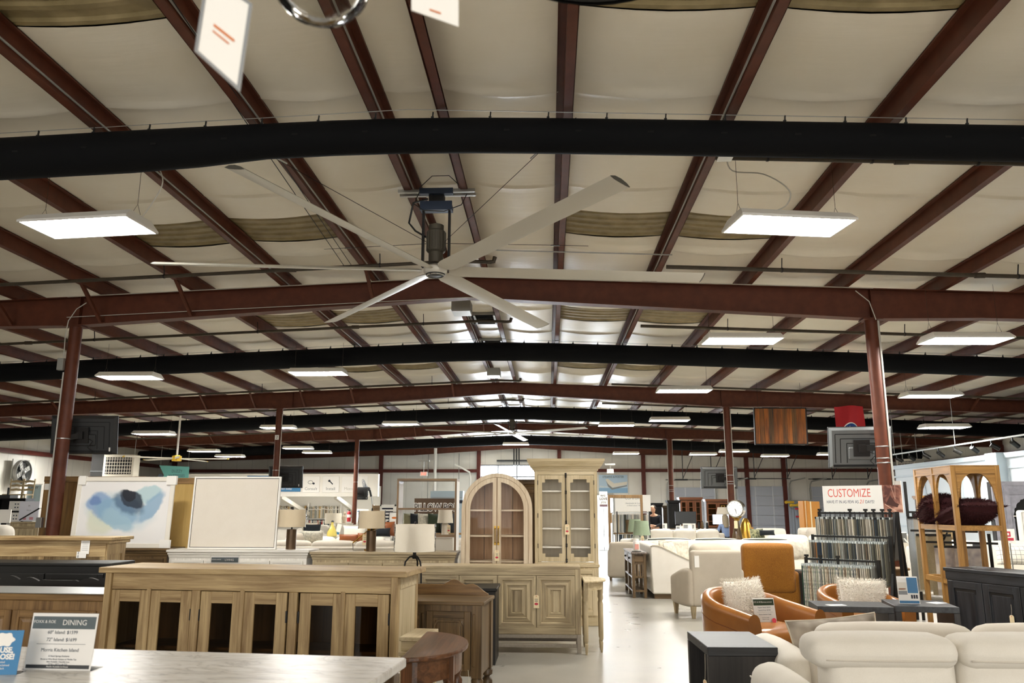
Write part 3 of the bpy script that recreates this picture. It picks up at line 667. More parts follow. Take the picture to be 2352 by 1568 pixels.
t=boxy('junction_box',(-1.45,21.2,4.98),(.34,.5,.2),M['galv'],'grey steel box at the ridge in front of the second roof beam','junction box'); mb=MB(); mb.bx(-.16,.16,-.24,.24,-.012,0); mb.build('cover_plate',M['steel'],t)
# ---------------------------------------------------------------- screens on columns
def tv(col,w,h,loc,rz,rx,label,dark=False,arm=None,col_p=None):
    t=thing('flat_screen',label,'television',loc); t.rotation_euler=(rx,0,rz)   # we see its back; front looks along +y
    m=M['tvback_dark'] if dark else M['tvback']
    mb=MB(); mb.bx(-w/2,w/2,0,.03,-h/2,h/2); mb.build('bezel',M['black'],t,bev=.006)
    mb=MB(); mb.taper((-w/2+.01,w/2-.01,-h/2+.01,h/2-.01,0),(-w/2+.05,w/2-.05,-h/2+.05,h/2-.05,.05)); mb.v=[(a,-c,b) for a,b,c in mb.v]; mb.f=[f[::-1] for f in mb.f]; bk=mb.build('back_cover',m,t)
    for k_,(fx,fz) in enumerate(((.40,.33),(.32,.22),(.22,.11))):
        mb=MB(); z=h*fz; x=w*fx; y=-.0515
        mb.bx(-x,x,y-.002,y+.003,z-.006,z+.006); mb.bx(-x-.006,-x+.006,y-.002,y+.003,-h*.36,z); mb.bx(x-.006,x+.006,y-.002,y+.003,-h*.36,z); mb.build('groove',M['groove'],bk)
    mb=MB(); mb.bx(-w*.2,w*.2,-.085,-.05,-h*.28,h*.02); mb.build('electronics_hump',m,t,bev=.015)
    mb=MB(); mb.bx(-w/2+.06,w/2-.06,-.055,-.048,-h*.46,-h*.40); mb.build('speaker_strip',M['groove'],t)
    mb=MB(); mb.bx(w*.40,w*.42,-.056,-.05,-h*.42,-h*.32); mb.build('rating_label',M['paper'],t)
    mb=MB(); mb.bx(-.12,.12,-.11,-.085,-.13,.13); mb.build('mount_plate',M['iron'],t)
    if arm:
        mb=MB(); q=(t.matrix_basis.inverted()@Vector(arm)); mb.bar((0,-.1,0),q,.06,.09); mb.bx(-.05,.05,-.16,-.1,-.06,.06); mb.build('mount_arm',M['iron'],t)
    mb=MB(); mb.tube([(.1,-.09,-.05),(.2,-.12,-.1),(.12,-.12,-.2),(.2,-.09,-.28)],.007,6); mb.build('cable',M['black'],t,smooth=True)
    return t
tv('',1.10,.64,(-7.74,13.0,2.70),rad(4),rad(8),'black flat screen seen from behind, on the column by the tan plywood panel',True,(-7.86,12.78,2.64))
tv('',.96,.66,(at(1975,1020,12.98).x,12.98,2.47),rad(-8),rad(12),'grey flat screen seen from behind, tilted down in front of the red flag',False,(5.15,12.75,2.45))
tv('',1.10,.64,(5.10,24.4,2.40),rad(4),rad(6),'grey flat screen on the column above the tripod clock',False,(5.33,24.1,2.36))
tv('',1.08,.66,(-8.05,24.4,2.42),rad(-3),rad(6),'black flat screen on a column, above the top edge of the white canvas',True,(-8.22,24.08,2.42))
tv('',.55,.55,(-8.35,35.9,2.12),0,0,'small black screen high on the column with the fire extinguisher',True,(-8.5,35.6,2.1))
# ---------------------------------------------------------------- things hung from the beams
FLAGM=paint('flag_red','#b3242c',.85,bmp=.2,bs=20)
t=thing('hanging_flag','red flag with a blue disc and white stars, hanging from a roof beam','flag',(8.85,23.8,0))
def flagpt(u,v,dy=0): return (-.42+.84*u+.02*sin(v*3), .04*sin(u*9+v*2)+dy, 4.46-1.55*v-.02*cos(u*5))
mb=MB(); mb.grid(lambda u,v:flagpt(u,v),24,30); mb.build('cloth',FLAGM,t,smooth='all')
def disc(r,mat,name,dy):
    mb=MB(); n=28; vs=[flagpt(.5,.47,dy)]
    for k in range(n): 
        u=.5+r*cos(2*PI*k/n)/.84; v=.47+r*sin(2*PI*k/n)/1.55; vs.append(flagpt(u,v,dy))
    mb.add(vs,[(0,k+1,(k+1)%n+1) for k in range(n)]); mb.build(name,mat,t)
disc(.235,M['white'],'emblem_border',-.006); disc(.205,paint('flag_blue','#24468c',.8),'emblem_disc',-.011)
for k in range(3):
    a=PI/2+k*2*PI/3+.3; cx,cy=.10*cos(a),.10*sin(a); vs=[flagpt(.5+cx/.84,.47+cy/1.55,-.016)]
    for i in range(10):
        r_=.075 if i%2==0 else .03; an=a+i*PI/5; vs.append(flagpt(.5+(cx+r_*cos(an))/.84,.47+(cy+r_*sin(an))/1.55,-.016))
    mb=MB(); mb.add(vs,[(0,i+1,(i+1)%10+1) for i in range(10)]); mb.build('star',M['white'],t)
t=thing('plank_panel','hanging panel of weathered orange-brown planks, below the beam beside the red flag','wood panel',(6.38,22.2,3.72)); t.rotation_euler=(rad(3),0,rad(3))
pl=[wood('plank_%d'%i,a,b,'z',2.2,.55,9,.2) for i,(a,b) in enumerate((('#5a3413','#a8611f'),('#3a2a18','#84501f'),('#6a3a14','#b56a24'),('#33291c','#7a5228'),('#5a3010','#9a5a20')))]
x=-.70
for i in range(11):
    w_=.127; mb=MB(); mb.bx(x+.002,x+w_-.002,-.015,.015,-.48,.48); mb.build('plank',pl[i%5],t,bev=.004); x+=w_
mb=MB(); mb.ring([(-.73,-.51),(.73,-.51),(.73,.51),(-.73,.51)],[(-.70,-.48),(.70,-.48),(.70,.48),(-.70,.48)],'y',-.02,.03); mb.build('rim',M['iron'],t)
for s in (-1,1): mb=MB(); mb.tube([(s*.6,0,.5),(s*.6,.05,zb(6.7)-3.72)],.004,5); mb.build('hanging_wire',M['iron'],t)
# exit signs
REDGLOW=emis('exit_glow','#ff4a3c',1.2)
def exitsign(loc,label,drop):
    t=thing('exit_sign',label,'exit sign',loc); mb=MB(); mb.bx(-.16,.16,-.03,.03,-.1,.1); mb.build('housing',M['white'],t,bev=.006); txt('EXIT',.15,REDGLOW,t,(0,-.032,0),sx=.8,bold=.004)
    if drop: mb=MB(); mb.bar((0,0,.1),(0,0,drop),.02); mb.bx(-.25,.25,-.04,.04,drop,drop+.07); mb.build('hanger',M['galv'],t)
exitsign((-5.6,36.0,2.98),'white exit sign with red letters under a short wooden bracket',.55)
exitsign((3.05,40.0,3.28),'white exit sign with red letters beside the tall oak cabinet top',.3)
# wall heater/cooling units
def unit(loc,w,h,rz,label):
    t=thing('air_conditioner',label,'air conditioner',loc,rz)
    mb=MB(); mb.bx(-w/2,w/2,-.3,.3,0,h); mb.build('casing',M['cream_metal'],t,bev=.01)
    mb=MB(); mb.bx(-w*.42,w*.42,-.31,-.296,h*.15,h*.88); g=mb.build('grille_backing',M['black_matte'],t)
    for i in range(10): mb=MB(); x=-w*.42+w*.84*(i+.5)/10; mb.bx(x-.008,x+.008,-.325,-.31,h*.15,h*.88); mb.build('grille_fin',M['cream_metal'],g)
    mb=MB(); 
    for i in range(5): z=h*.15+h*.73*(i+.5)/5; mb.bx(-w*.42,w*.42,-.322,-.312,z-.012,z+.012)
    mb.build('grille_bar',M['cream_metal'],g)
    for s_ in (-1,1): mb=MB(); mb.bar((s_*w*.4,0,h),(s_*w*.4,0,zb(loc[0])-loc[2]),.02); mb.build('hanger_rod',M['galv'],t)
unit((-18.6,34.3,2.75),1.3,.98,rad(5),'cream air conditioner with a black grille, high near the teal pennant')
unit((13.2,30.0,2.55),.7,.72,rad(-55),'cream air conditioner with a dark grille, behind the maroon column by the customize board')
# hvac drop leg behind the left screen
t=thing('supply_duct','black square supply duct rising beside the cream air conditioner','air duct',(-19.7,34.6,0)); mb=MB(); mb.bx(-.28,.28,-.28,.28,2.0,4.5); mb.build('trunk',M['black_matte'],t,bev=.01); mb=MB(); mb.bx(-.3,.3,-.3,.3,3.0,3.06); mb.build('joint_band',M['dkgrey'],t)
# pennant
t=thing('pennant_banner','teal swallow-tailed pennant hanging on the wall beside the cream air conditioner','banner',(-18.0,38.0,2.95),rad(4))
mb=MB(); mb.prism([(-.72,-.45),(.72,-.52),(.72,.46),(-.72,.52),(-.45,.05)],'y',-.006,.006); mb.build('cloth',M['teal'],t); txt('DUZZY',.19,M['ink'],t,(.15,-.012,.24),sx=.8); txt('MATTRESSES',.19,M['ink'],t,(.15,-.012,.02),sx=.72); txt('1970',.26,M['ink'],t,(.15,-.012,-.28))
mb=MB(); mb.cyl(.13,-.012,-.006,n=10); e=mb.build('emblem',M['ink'],t)
for s_ in (-1,1): c_=MB(); c_.tube([(s_*.66,0,.45),(s_*.66,0,zb(-18)-2.95)],.006,5); c_.build('hanging_cord',M['cable'],t)
if 1: pass; e.rotation_euler=(PI/2,0,0); e.location=(-.62,0,0)
# drum fan on the side wall
t=thing('drum_fan','large round caged drum fan mounted on the pale wall','wall fan',(-21.95,32.7,2.92),rad(90),scale=.8)
mb=MB(); mb.lathe([(.62,-.12),(.64,-.1),(.64,.1),(.62,.12)],32,cap=False); o=mb.build('housing',M['galv'],t,smooth=True); o.rotation_euler=(PI/2,0,0)
mb=MB(); mb.bx(-.66,.66,.1,.16,-.66,.66); mb.build('mounting_plate',M['galv'],t)
mb=MB(); mb.lathe([(.61,-.09),(.6,-.07)],32); o=mb.build('shadow_disc',M['black_matte'],t); o.rotation_euler=(PI/2,0,0)
mb=MB()
for r_ in (.15,.3,.45,.6): mb.lathe([(r_-.006,.0),(r_+.006,.0),(r_+.006,.01),(r_-.006,.01)],32,(0,0,.11),cap=False)
for k in range(12): a=k*PI/6; mb.bar((0,0,.115),(.62*cos(a),.62*sin(a),.115),.008)
o=mb.build('guard',M['dkgrey'],t); o.rotation_euler=(PI/2,0,0)
mb=MB(); mb.ball((0,-.12,0),.09,10); mb.build('hub_cap',M['steel'],t,smooth=True)
for k in range(4): mb=MB(); a=k*PI/2+.5; mb.bar((0,0,.02),(.56*cos(a),.56*sin(a),.05),.24,.012); o=mb.build('blade',M['galv'],t); o.rotation_euler=(PI/2,0,0)
# vertical conduits and wall fittings at the far end
def post(x,y,z0,z1,r,label,mat='white',name='vertical_pipe'):
    mb=MB(); mb.cyl(r,z0,z1,(x,y),10); return tag(mb.build(name,M[mat],smooth=True),label,'pipe')
post(-6.5,46.0,0,4.85,.09,'white vertical pipe against the far wall, left of the window wall')
for i,x in enumerate((-7.0,-5.2)): post(x,46.65,0,4.6,.02,['thin grey conduit down the far wall behind the shelf sign','thin grey conduit down the far wall next to the white vertical pipe'][i],'galv')
mb=MB(); mb.tube([(-4.5,46.5,0),(-4.5,46.5,3.2),(-4.55,46.4,3.5),(-5.4,46.3,3.95)],.05,8); tag(mb.build('drain_pipe',M['white'],smooth=True),'white bent pipe beside the window wall frame','pipe')
for i,x in enumerate((-2.0,-1.85,-1.7)): post(x,46.6,3.9,5.2,.035,'dark vertical pipe above the window wall, %s of three'%['first from the shelf sign','middle one','nearest the tall cabinet'][i],'dkgrey')
mb=MB(); mb.bx(-3.0,-.9,46.6,46.72,4.12,4.22); tag(mb.build('cross_pipe',M['dkgrey']),'dark horizontal bar fixed above the window wall','pipe')
# ---------------------------------------------------------------- finishes
OAK=woods('honey_oak','#80633d','#c0a678',sc=2.6,rough=.5)
OAKB=woods('greyed_oak','#86755a','#c2b08c',sc=2.4,rough=.55)
OAKC=woods('limed_oak','#ac9870','#d4c3a0',sc=2.0,rough=.55,bmp=.08)
PALE=woods('washed_oak','#c0a888','#e2d2b8',sc=2.2,rough=.55,bmp=.1)
WAL=woods('walnut','#43331f','#786040',sc=2.6,rough=.38)
BRN=woods('brown_oak','#64492b','#97764b',sc=2.2,rough=.4)
RED=woods('cherry','#402919','#7a5133',sc=3,rough=.3)
DARKIN=woods('dark_interior','#4a3823','#75593a',sc=2,rough=.6)
BLK=woods('ebonised','#16171a','#34363a',sc=2.6,rough=.42,bmp=.1)
BLKS=woods('black_stain','#1a1818','#312d2c',sc=2.4,rough=.5,bmp=.12)
TAN=woods('golden_oak','#8a5f26','#bd8d48',sc=2.4,rough=.5)
WHT=woods('whitewash','#cfcac0','#ebe7de',sc=2.2,rough=.5,bmp=.06)
PLY=wood('plywood','#b8944f','#d4b572','z',1.2,.6,6,.05); OAKPANEL=wood('oak_panel','#5c4222','#8d6a3a','z',1.4,.5,10,.1)
def marble():
    m,t,b=nt('marble'); tc=N(t,'ShaderNodeTexCoord'); n=N(t,'ShaderNodeTexNoise'); n.inputs['Scale'].default_value=2.2; n.inputs['Detail'].default_value=8; n.inputs['Distortion'].default_value=1.6
    mp=N(t,'ShaderNodeMapping'); mp.inputs['Scale'].default_value=(1.0,2.6,1); mp.inputs['Rotation'].default_value=(0,0,.35); t.links.new(tc.outputs['Object'],mp.inputs[0]); t.links.new(mp.outputs[0],n.inputs['Vector'])
    a=N(t,'ShaderNodeMath',operation='SUBTRACT'); t.links.new(n.outputs['Fac'],a.inputs[0]); a.inputs[1].default_value=.5; ab=N(t,'ShaderNodeMath',operation='ABSOLUTE'); t.links.new(a.outputs[0],ab.inputs[0])
    r=ramp(t,[(0,'#b9b5ad'),(.012,'#dad6ce'),(.05,'#e8e5de')]); t.links.new(ab.outputs[0],r.inputs['Fac'])
    n2=N(t,'ShaderNodeTexNoise'); n2.inputs['Scale'].default_value=14; n2.inputs['Detail'].default_value=6; t.links.new(mp.outputs[0],n2.inputs['Vector']); r2=ramp(t,[(.35,(.84,.81,.76,1)),(.6,(1,1,1,1))]); t.links.new(n2.outputs['Fac'],r2.inputs['Fac'])
    mx=N(t,'ShaderNodeMix',data_type='RGBA',blend_type='MULTIPLY'); mx.inputs[0].default_value=.8; t.links.new(r.outputs['Color'],mx.inputs[6]); t.links.new(r2.outputs['Color'],mx.inputs[7]); t.links.new(mx.outputs[2],b.inputs['Base Color']); b.inputs['Roughness'].default_value=.28; return m
MARBLE=marble()
LINEN=fabric('linen_cream','#eae4d8','#ddd6c8'); LINEN2=fabric('linen_stone','#d8d0c2','#c9c0b1'); LINGREY=fabric('linen_grey','#c3b9a8','#b1a695'); IVORY=fabric('ivory_cloth','#eeeae0','#e1dbce'); SAGE=fabric('sage_cloth','#c3c6b8','#b2b6a8'); OAT=fabric('oatmeal_cloth','#cfc6b4','#bdb39f')
PATT=fabric('leaf_brocade','#b9ae9f','#665b4e',sc=9,bmp=.1); MUST=fabric('mustard_velvet','#a06a22','#84531a',sc=90,bmp=.1,rough=.7); SHADE=fabric('shade_linen','#d9c9ac','#cdbc9e',sc=300); SHADEW=fabric('shade_white','#efe7d6','#e6dcc8',sc=300)
LEATHER=paint('tan_leather','#935c26',.33,var=.14,bs=5,bmp=.08,spec=.5)
FURW=paint('white_fur','#eee7da',.95,bmp=.9,bs=160); FURR=paint('wine_fur','#3d1114',.95,bmp=.8,bs=130,var=.4)
PLASTIC=glass('shrink_wrap','#ffffff',.10,.06); ACRYL=glass('acrylic','#fbfbfb',.02,.08)
# ---------------------------------------------------------------- helpers for cabinets
def hangtag(parent,loc,s=.13,w=.055,string=.1,rz=0,stamp=True):
    tg=thing('price_tag','','price tag',loc,rz)
    mb=MB(); h=s; mb.prism([(-w/2,-h),(w/2,-h),(w/2,-.012),(w/2-.012,0),(-w/2+.012,0),(-w/2,-.012)],'y',-.001,.001); mb.build('card',M['tagpaper'],tg)
    mb=MB(); mb.lathe([(.002,-.001),(.005,-.001),(.005,.001),(.002,.001)],10,cap=False); e=mb.build('eyelet',M['inkred'],tg); e.rotation_euler=(PI/2,0,0); e.location=(0,-.0012,-.012)
    mb=MB(); mb.tube([(0,0,-.01),(.004,.004,string*.5),(0,.008,string)],.0012,5); mb.build('string',M['twine'],tg)
    if stamp:
        mb=MB(); mb.lathe([(.001,0),(.017,0)],16,cap=False); e=mb.build('stamp',M['redink'],tg); e.rotation_euler=(PI/2,0,0); e.location=(0,-.0014,-h*.68); e.scale=(1.2,1,.9) if False else (1.2,.75,1)
        for z_,ww in ((-.32,.6),(-.42,.5),(-.5,.55)): mb=MB(); mb.bx(-w*ww/2,w*ww/2,-.0016,-.0011,h*z_-.002,h*z_+.002); mb.build('printed_line',M['ink'],tg)
    return tg
def acard(name,label,loc,w,h,rz,title,lines,band='band',tilt=-.12,foot='',logo=None,cat='price sign'):
    t=thing(name,label,cat,loc,rz); T=(tilt,0,0)
    mb=MB(); mb.bx(-w/2,w/2,-.001,.001,0,h); c=mb.build('card',M['card'],t); c.rotation_euler=T
    bh=h*.22
    mb=MB(); mb.bx(-w/2+.006,w/2-.006,-.0018,-.001,h-bh-.012,h-.012); mb.build('header_band',M[band],c)
    txt(title,min(bh*.62,w*(.8 if not logo else .5)/(len(title)*.62)),M['white'],c,(w*.16 if logo else 0,-.0022,h-bh/2-.012),ext=.0002)
    if logo: txt(logo,bh*.34,M['white'],c,(-w*.30,-.0022,h-bh/2-.009),ext=.0002)
    for s,z,k in lines:
        if s=='-': mb=MB(); mb.bx(-w*.37,w*.37,-.0018,-.001,h*z-.0006,h*z+.0006); mb.build('rule',M['ink'],c)
        else: txt(s,h*k,M['ink'],c,(0,-.0022,h*z),ext=.0002)
    if foot: 
        mb=MB(); mb.bx(-w/2+.006,w/2-.006,-.0018,-.001,.006,.006+h*.065); mb.build('footer_band',M['dkgrey'],c); txt(foot,h*.04,M['white'],c,(0,-.0022,.006+h*.032),ext=.0002)
    mb=MB(); mb.bx(-w/2-.006,w/2+.006,-.005,-.0035,-.0,h+.006); mb.bx(-w/2-.006,w/2+.006,.0025,.004,0,h+.006); g=mb.build('acrylic_holder',ACRYL,t); g.rotation_euler=T
    mb=MB(); mb.bx(-w/2-.006,w/2+.006,-.004,.08,0,.003); mb.build('holder_foot',ACRYL,t)
    return t
def knob(parent,p,r=.012,mat='brass'):
    mb=MB(); mb.lathe([(r*.4,0),(r*.4,r*.8),(r,r*1.2),(r*.9,r*1.9),(r*.3,r*2.2)],12); o=mb.build('knob',M[mat],parent,smooth=True); o.rotation_euler=(PI/2,0,0); o.location=p; return o
def rect(x0,x1,z0,z1): return [(x0,z0),(x1,z0),(x1,z1),(x0,z1)]
def part(name,parent):
    o=bpy.data.objects.new(name,None); COL.objects.link(o); o.parent=parent; o.empty_display_size=.05; return o
def panel_door(parent,x0,x1,z0,z1,y,W_,st=.07,name='door',glassm=None,raised=True,th=.022):
    d=part(name,parent)
    for a,b in ((x0,x0+st),(x1-st,x1)): mb=MB(); mb.bx(a,b,y,y+th,z0,z1); mb.build('stile',W_['z'],d,bev=.003)
    for a,b in ((z0,z0+st),(z1-st,z1)): mb=MB(); mb.bx(x0+st,x1-st,y+.0005,y+th,a,b); mb.build('rail',W_['x'],d,bev=.003)
    mb=MB()
    if glassm: mb.bx(x0+st-.004,x1-st+.004,y+th*.5,y+th*.5+.004,z0+st-.004,z1-st+.004); mb.build('pane',glassm,d)
    else:
        a,b,c_,e_=x0+st-.002,x1-st+.002,z0+st-.002,z1-st+.002; yb_=y+th*.6; i1,i2,h_=(.017,.037,.008) if raised else (.01,.02,0)
        L=[(a,c_,0),(b,c_,0),(b,e_,0),(a,e_,0)]; vs=[]
        for ins,hh in ((0,0),(i1,0),(i2,h_)):
            vs+=[(p+(ins if k in (0,3) else -ins),yb_-hh,q+(ins if k<2 else -ins)) for k,(p,q,_) in enumerate(L)]
        vs+=[(p,y+th,q) for p,q,_ in L]; fs=[]
        for r_ in (0,4): fs+=[(r_+k,r_+(k+1)%4,r_+4+(k+1)%4,r_+4+k) for k in range(4)]
        fs+=[(8,9,10,11),(12,15,14,13)]+[(k,12+k,12+(k+1)%4,(k+1)%4) for k in range(4)]
        mb.add(vs,fs); mb.build('door_panel',W_['z'],d)
    return d
def cyl_lamp(label,loc,rb,hb,rs,hs,basem,shadem,wrap=False,neck=.04):
    t=thing('table_lamp',label,'table lamp',loc)
    mb=MB(); mb.lathe([(rb,0),(rb,hb),(rb*.9,hb+.004),(.012,hb+.006)],28); mb.build('base',basem,t,smooth=True)
    mb=MB(); mb.cyl(.012,hb,hb+neck+.06,n=10); mb.build('neck',M['iron'],t,smooth=True)
    z=hb+neck
    mb=MB(); mb.lathe([(rs,z),(rs*.97,z+hs),(rs*.96,z+hs),(rs*.985,z)],36,cap=False); mb.build('lamp_shade',shadem,t,smooth=True)
    mb=MB(); mb.lathe([(.02,z+hs),(.008,z+hs+.01),(.012,z+hs+.025),(.004,z+hs+.04)],10); mb.cyl(.006,z+hs*.6,z+hs+.01,n=6); mb.bar((-rs*.95,0,z+hs-.01),(rs*.95,0,z+hs-.01),.004); mb.build('finial',M['iron'],t,smooth=True)
    if wrap:
        rr=random.Random(wrap); mb=MB(); n=40
        def f(u,v):
            a=2*PI*u; r_=rs+.004+.006*abs(sin(a*7+v*9+wrap))*abs(cos(v*6+a*2)); return (r_*cos(a),r_*sin(a),z-.008+(hs+.016)*v)
        mb.grid(f,48,10); mb.build('plastic_wrap',PLASTIC,t,smooth='all')
    return t
# ---------------------------------------------------------------- marble island
t=thing('kitchen_island','white marble-topped kitchen island with a dark wood body','kitchen island',(-1.537,3.18,0),rad(-5.6))
mb=MB()
def rrect(hx,hy,r,n=5):
    L=[]
    for cx,cy,a0 in ((hx-r,hy-r,0),(-hx+r,hy-r,90),(-hx+r,-hy+r,180),(hx-r,-hy+r,270)):
        for i in range(n+1): a=rad(a0+90*i/n); L.append((cx+r*cos(a),cy+r*sin(a)))
    return L
mb.prism(rrect(.915,.38,.02),'z',.885,.92); mb.build('worktop',MARBLE,t,bev=.005,seg=2)
mb=MB(); mb.bx(-.83,.83,-.3,.3,.1,.884); mb.build('body',WAL['z'],t,bev=.004)
mb=MB(); mb.bx(-.80,.80,-.27,.27,0,.1); mb.build('plinth',WAL['x'],t)
for sx in (-1,1):
    for sy in (-1,1): mb=MB(); mb.bx(sx*.85-.04,sx*.85+.04,sy*.31-.035,sy*.31+.035,0,.884); mb.build('leg',WAL['z'],t,bev=.004)
    d=panel_door(t,-.5,.5,.14,.84,-.0,WAL,.07,'end_panel'); d.rotation_euler=(0,0,sx*PI/2); d.location=(sx*.852,0,0)
for i in range(3): knob(panel_door(t,-.8+i*.54,-.8+i*.54+.52,.14,.86,-.322,WAL,.06),(-.8+i*.54+.47,-.325,.55))
acard('sign_holder','clear acrylic sign reading DINING with island prices, standing on the marble top',(-1.872,3.135,.9205),.265,.205,rad(-2),'DINING',[('60" Island: $1599',.66,.085),('72" Island: $1699',.53,.085),('-',.455,0),('Morris Kitchen Island',.35,.085),("A Hazel Springs Exclusive",.245,.04),('Shown in Wire Brush Antique w/ Marble Top',.19,.038),('Also Available: Chantilly Lace',.145,.038),('72"W x 30"D x 36.5"H',.10,.04)],foot='Marble Available In-House',logo='FOXX & ROE',tilt=-.10)
t=thing('promo_card','blue promotional card with white lettering beside the acrylic DINING sign','promotional card',(-2.055,3.04,.9205),rad(4))
mb=MB(); mb.bx(-.085,.085,-.001,.001,0,.155); c=mb.build('card',M['blue'],t); c.rotation_euler=(-.12,0,0)
mb=MB(); mb.prism([(.032*(1+.12*cos(6*a))*cos(a)*1.1,.024*(1+.12*cos(6*a))*sin(a)) for a in [i*PI/15 for i in range(30)]],'y',-.0022,-.001); e=mb.build('badge',M['white'],c); e.location=(.02,0,.122)
txt('NO USE,',.026,M['white'],c,(.01,-.0022,.085),bold=.0012,ext=.0002); txt('NO LOSE!',.026,M['white'],c,(.01,-.0022,.062),bold=.0012,ext=.0002)
for i,s in enumerate(('If Protected','items Go Unclaimed','Money-Back')): txt(s,.010,M['white'],c,(.012,-.0022,.044-.011*i),ext=.0002)
mb=MB(); mb.bx(-.085,.085,0,.07,0,.003); mb.build('stand_foot',ACRYL,t)
# ---------------------------------------------------------------- honey oak glazed sideboard
t=thing('glazed_sideboard','long honey oak sideboard with six narrow smoked-glass doors, behind the marble island','sideboard',(-2.154,6.16,0),rad(-6.5))
mb=MB(); mb.bx(-1.19,1.19,-.265,.265,1.045,1.085); mb.build('top',OAK['x'],t,bev=.005,seg=2)
for sx in (-1,1):
    for sy in (-1,1): mb=MB(); mb.bx(sx*1.13-(.05 if sx>0 else 0)+(-.0 if sx>0 else -.0),sx*1.13+(.05 if sx<0 else 0),sy*.235-.03,sy*.235+.03,0,1.045); mb.build('leg',OAK['z'],t,bev=.004)
mb=MB(); mb.bx(-1.08,1.08,-.245,-.21,.93,1.045); mb.build('frieze_rail',OAK['x'],t,bev=.003)
mb=MB(); mb.bx(-1.08,1.08,-.245,-.21,.08,.17); mb.build('bottom_rail',OAK['x'],t,bev=.003)
mb=MB(); mb.bx(-1.1,1.1,.21,.225,.1,1.04); mb.build('back_panel',DARKIN['z'],t)
mb=MB(); mb.bx(-1.1,1.1,-.2,.21,.15,.17); mb.bx(-1.1,1.1,-.12,.21,.5,.52); mb.build('shelf',DARKIN['x'],t)
for sx in (-1,1):
    mb=MB(); x=sx*1.12; mb.bx(x-.008,x+.008,-.2,.2,.1,1.045); e=mb.build('end_panel',OAKC['z'],t)
    mb=MB(); 
    for z0,z1 in ((.1,.18),(.96,1.045)): mb.bx(x-.014,x+.014,-.2,.2,z0,z1)
    mb.build('end_rail',OAKC['x'],e)
cent=(-.934,-.605,-.20,.136,.565,.897)
for i,cx in enumerate(cent):
    hw=.165; L=(i%2==0); x0=cx-hw; x1=cx+hw
    if L: x1=(cx+cent[i+1])/2-.004
    else: x0=(cent[i-1]+cx)/2+.004
    z0,z1=.175,.925; wx0,wx1,wz0,wz1=cx-.082,cx+.082,.27,.842
    y=-.238; d=part('door',t)
    for a_,b_ in ((x0,wx0),(wx1,x1)): mb=MB(); mb.bx(a_,b_,y,y+.022,z0,z1); mb.build('stile',OAK['z'],d,bev=.003)
    for a_,b_ in ((wz1,z1),(z0,wz0)): mb=MB(); mb.bx(wx0,wx1,y+.001,y+.021,a_,b_); mb.build('rail',OAK['x'],d,bev=.002)
    mb=MB(); mb.bx(wx0,wx1,y+.012,y+.016,wz0,wz1); mb.build('pane',GLASS_DK,d)
    for z in (.76,.34): mb=MB(); xx=x0-.004 if L else x1+.004; mb.bx(xx-.006,xx+.006,y-.006,y+.01,z-.04,z+.04); mb.build('hinge',M['iron'],d)
    if not L: mb=MB(); mb.bx(x0-.028,x0+.006,y-.012,y,z0,z1+.015); mb.build('astragal',OAK['z'],d,bev=.003)
for xx in (-.402,.35):
    mb=MB(); mb.bx(xx-.033,xx+.033,-.245,-.215,.17,.93); mb.build('stile',OAK['z'],t,bev=.003)
# ---------------------------------------------------------------- left group
def dresser(name,label,cat,loc,rz,w,d,h,W_,nd=4,lab='drawer',mould=True,feet=.08,rows=2,topz=.035,knobm=None):
    t=thing(name,label,cat,loc,rz)   # origin: front centre on the floor, body goes +y
    mb=MB(); o=.035 if mould else .015; mb.bx(-w/2-o,w/2+o,-o,d+.01,h-topz,h); mb.build('top',W_['x'],t,bev=.006)
    if mould:
        mb=MB(); mb.bx(-w/2-.02,w/2+.02,-.02,d,h-topz-.03,h-topz); mb.taper((-w/2-.002,w/2+.002,-.002,d,h-topz-.075),(-w/2-.014,w/2+.014,-.014,d,h-topz-.032)); mb.build('moulding',W_['x'],t,bev=.004)
    mb=MB(); zt=h-topz-(.03 if mould else 0); mb.bx(-w/2,w/2,.001,d,feet,zt); mb.build('body',W_['z'],t,bev=.004)
    for sx in (-1,1):
        for y0 in (.005,d-.065): mb=MB(); mb.bx(sx*(w/2-.04)-.035,sx*(w/2-.04)+.035,y0,y0+.06,0,feet+.004); mb.build('foot',W_['z'],t,bev=.003)
    z1=zt-.065; hh=(z1-feet-.06)/rows; ww=(w-.08)/nd
    for r_ in range(rows):
        for i in range(nd):
            x0=-w/2+.04+i*ww+.008; x1=x0+ww-.016; a=z1-(r_+1)*hh+.008; b=z1-r_*hh-.008
            if lab=='drawer':
                mb=MB(); mb.bx(x0,x1,-.014,.004,a,b); q=mb.build('drawer',W_['x'],t,bev=.005)
                mb=MB(); mb.ring(rect(x0,x1,a,b),rect(x0+.03,x1-.03,a+.03,b-.03),'y',-.02,-.013); mb.build('drawer_frame',W_['x'],q)
            else: q=panel_door(t,x0,x1,a,b,-.016,W_,.055)
            knob(q,((x0+x1)/2 if lab=='drawer' else x1-.03,-.016,(a+b)/2),.013,knobm or 'iron')
    return t
t=dresser('brown_dresser','brown oak dresser with a shiny grey top edge, left of the honey oak sideboard','dresser',(-4.20,6.36,0),rad(-4),1.5,.46,.86,BRN,2,'door',False,.08,1,.05)
mb=MB(); mb.bx(-.765,.765,-.02,.47,.861,.867); mb.build('top_film',M['steel'],t)
t=thing('carved_bench','black carved bench back with a scalloped crest, behind the brown oak dresser','bench',(-4.45,7.34,0),rad(-3))
cr=[(-.95,.1),(.95,.1),(.95,.855)]
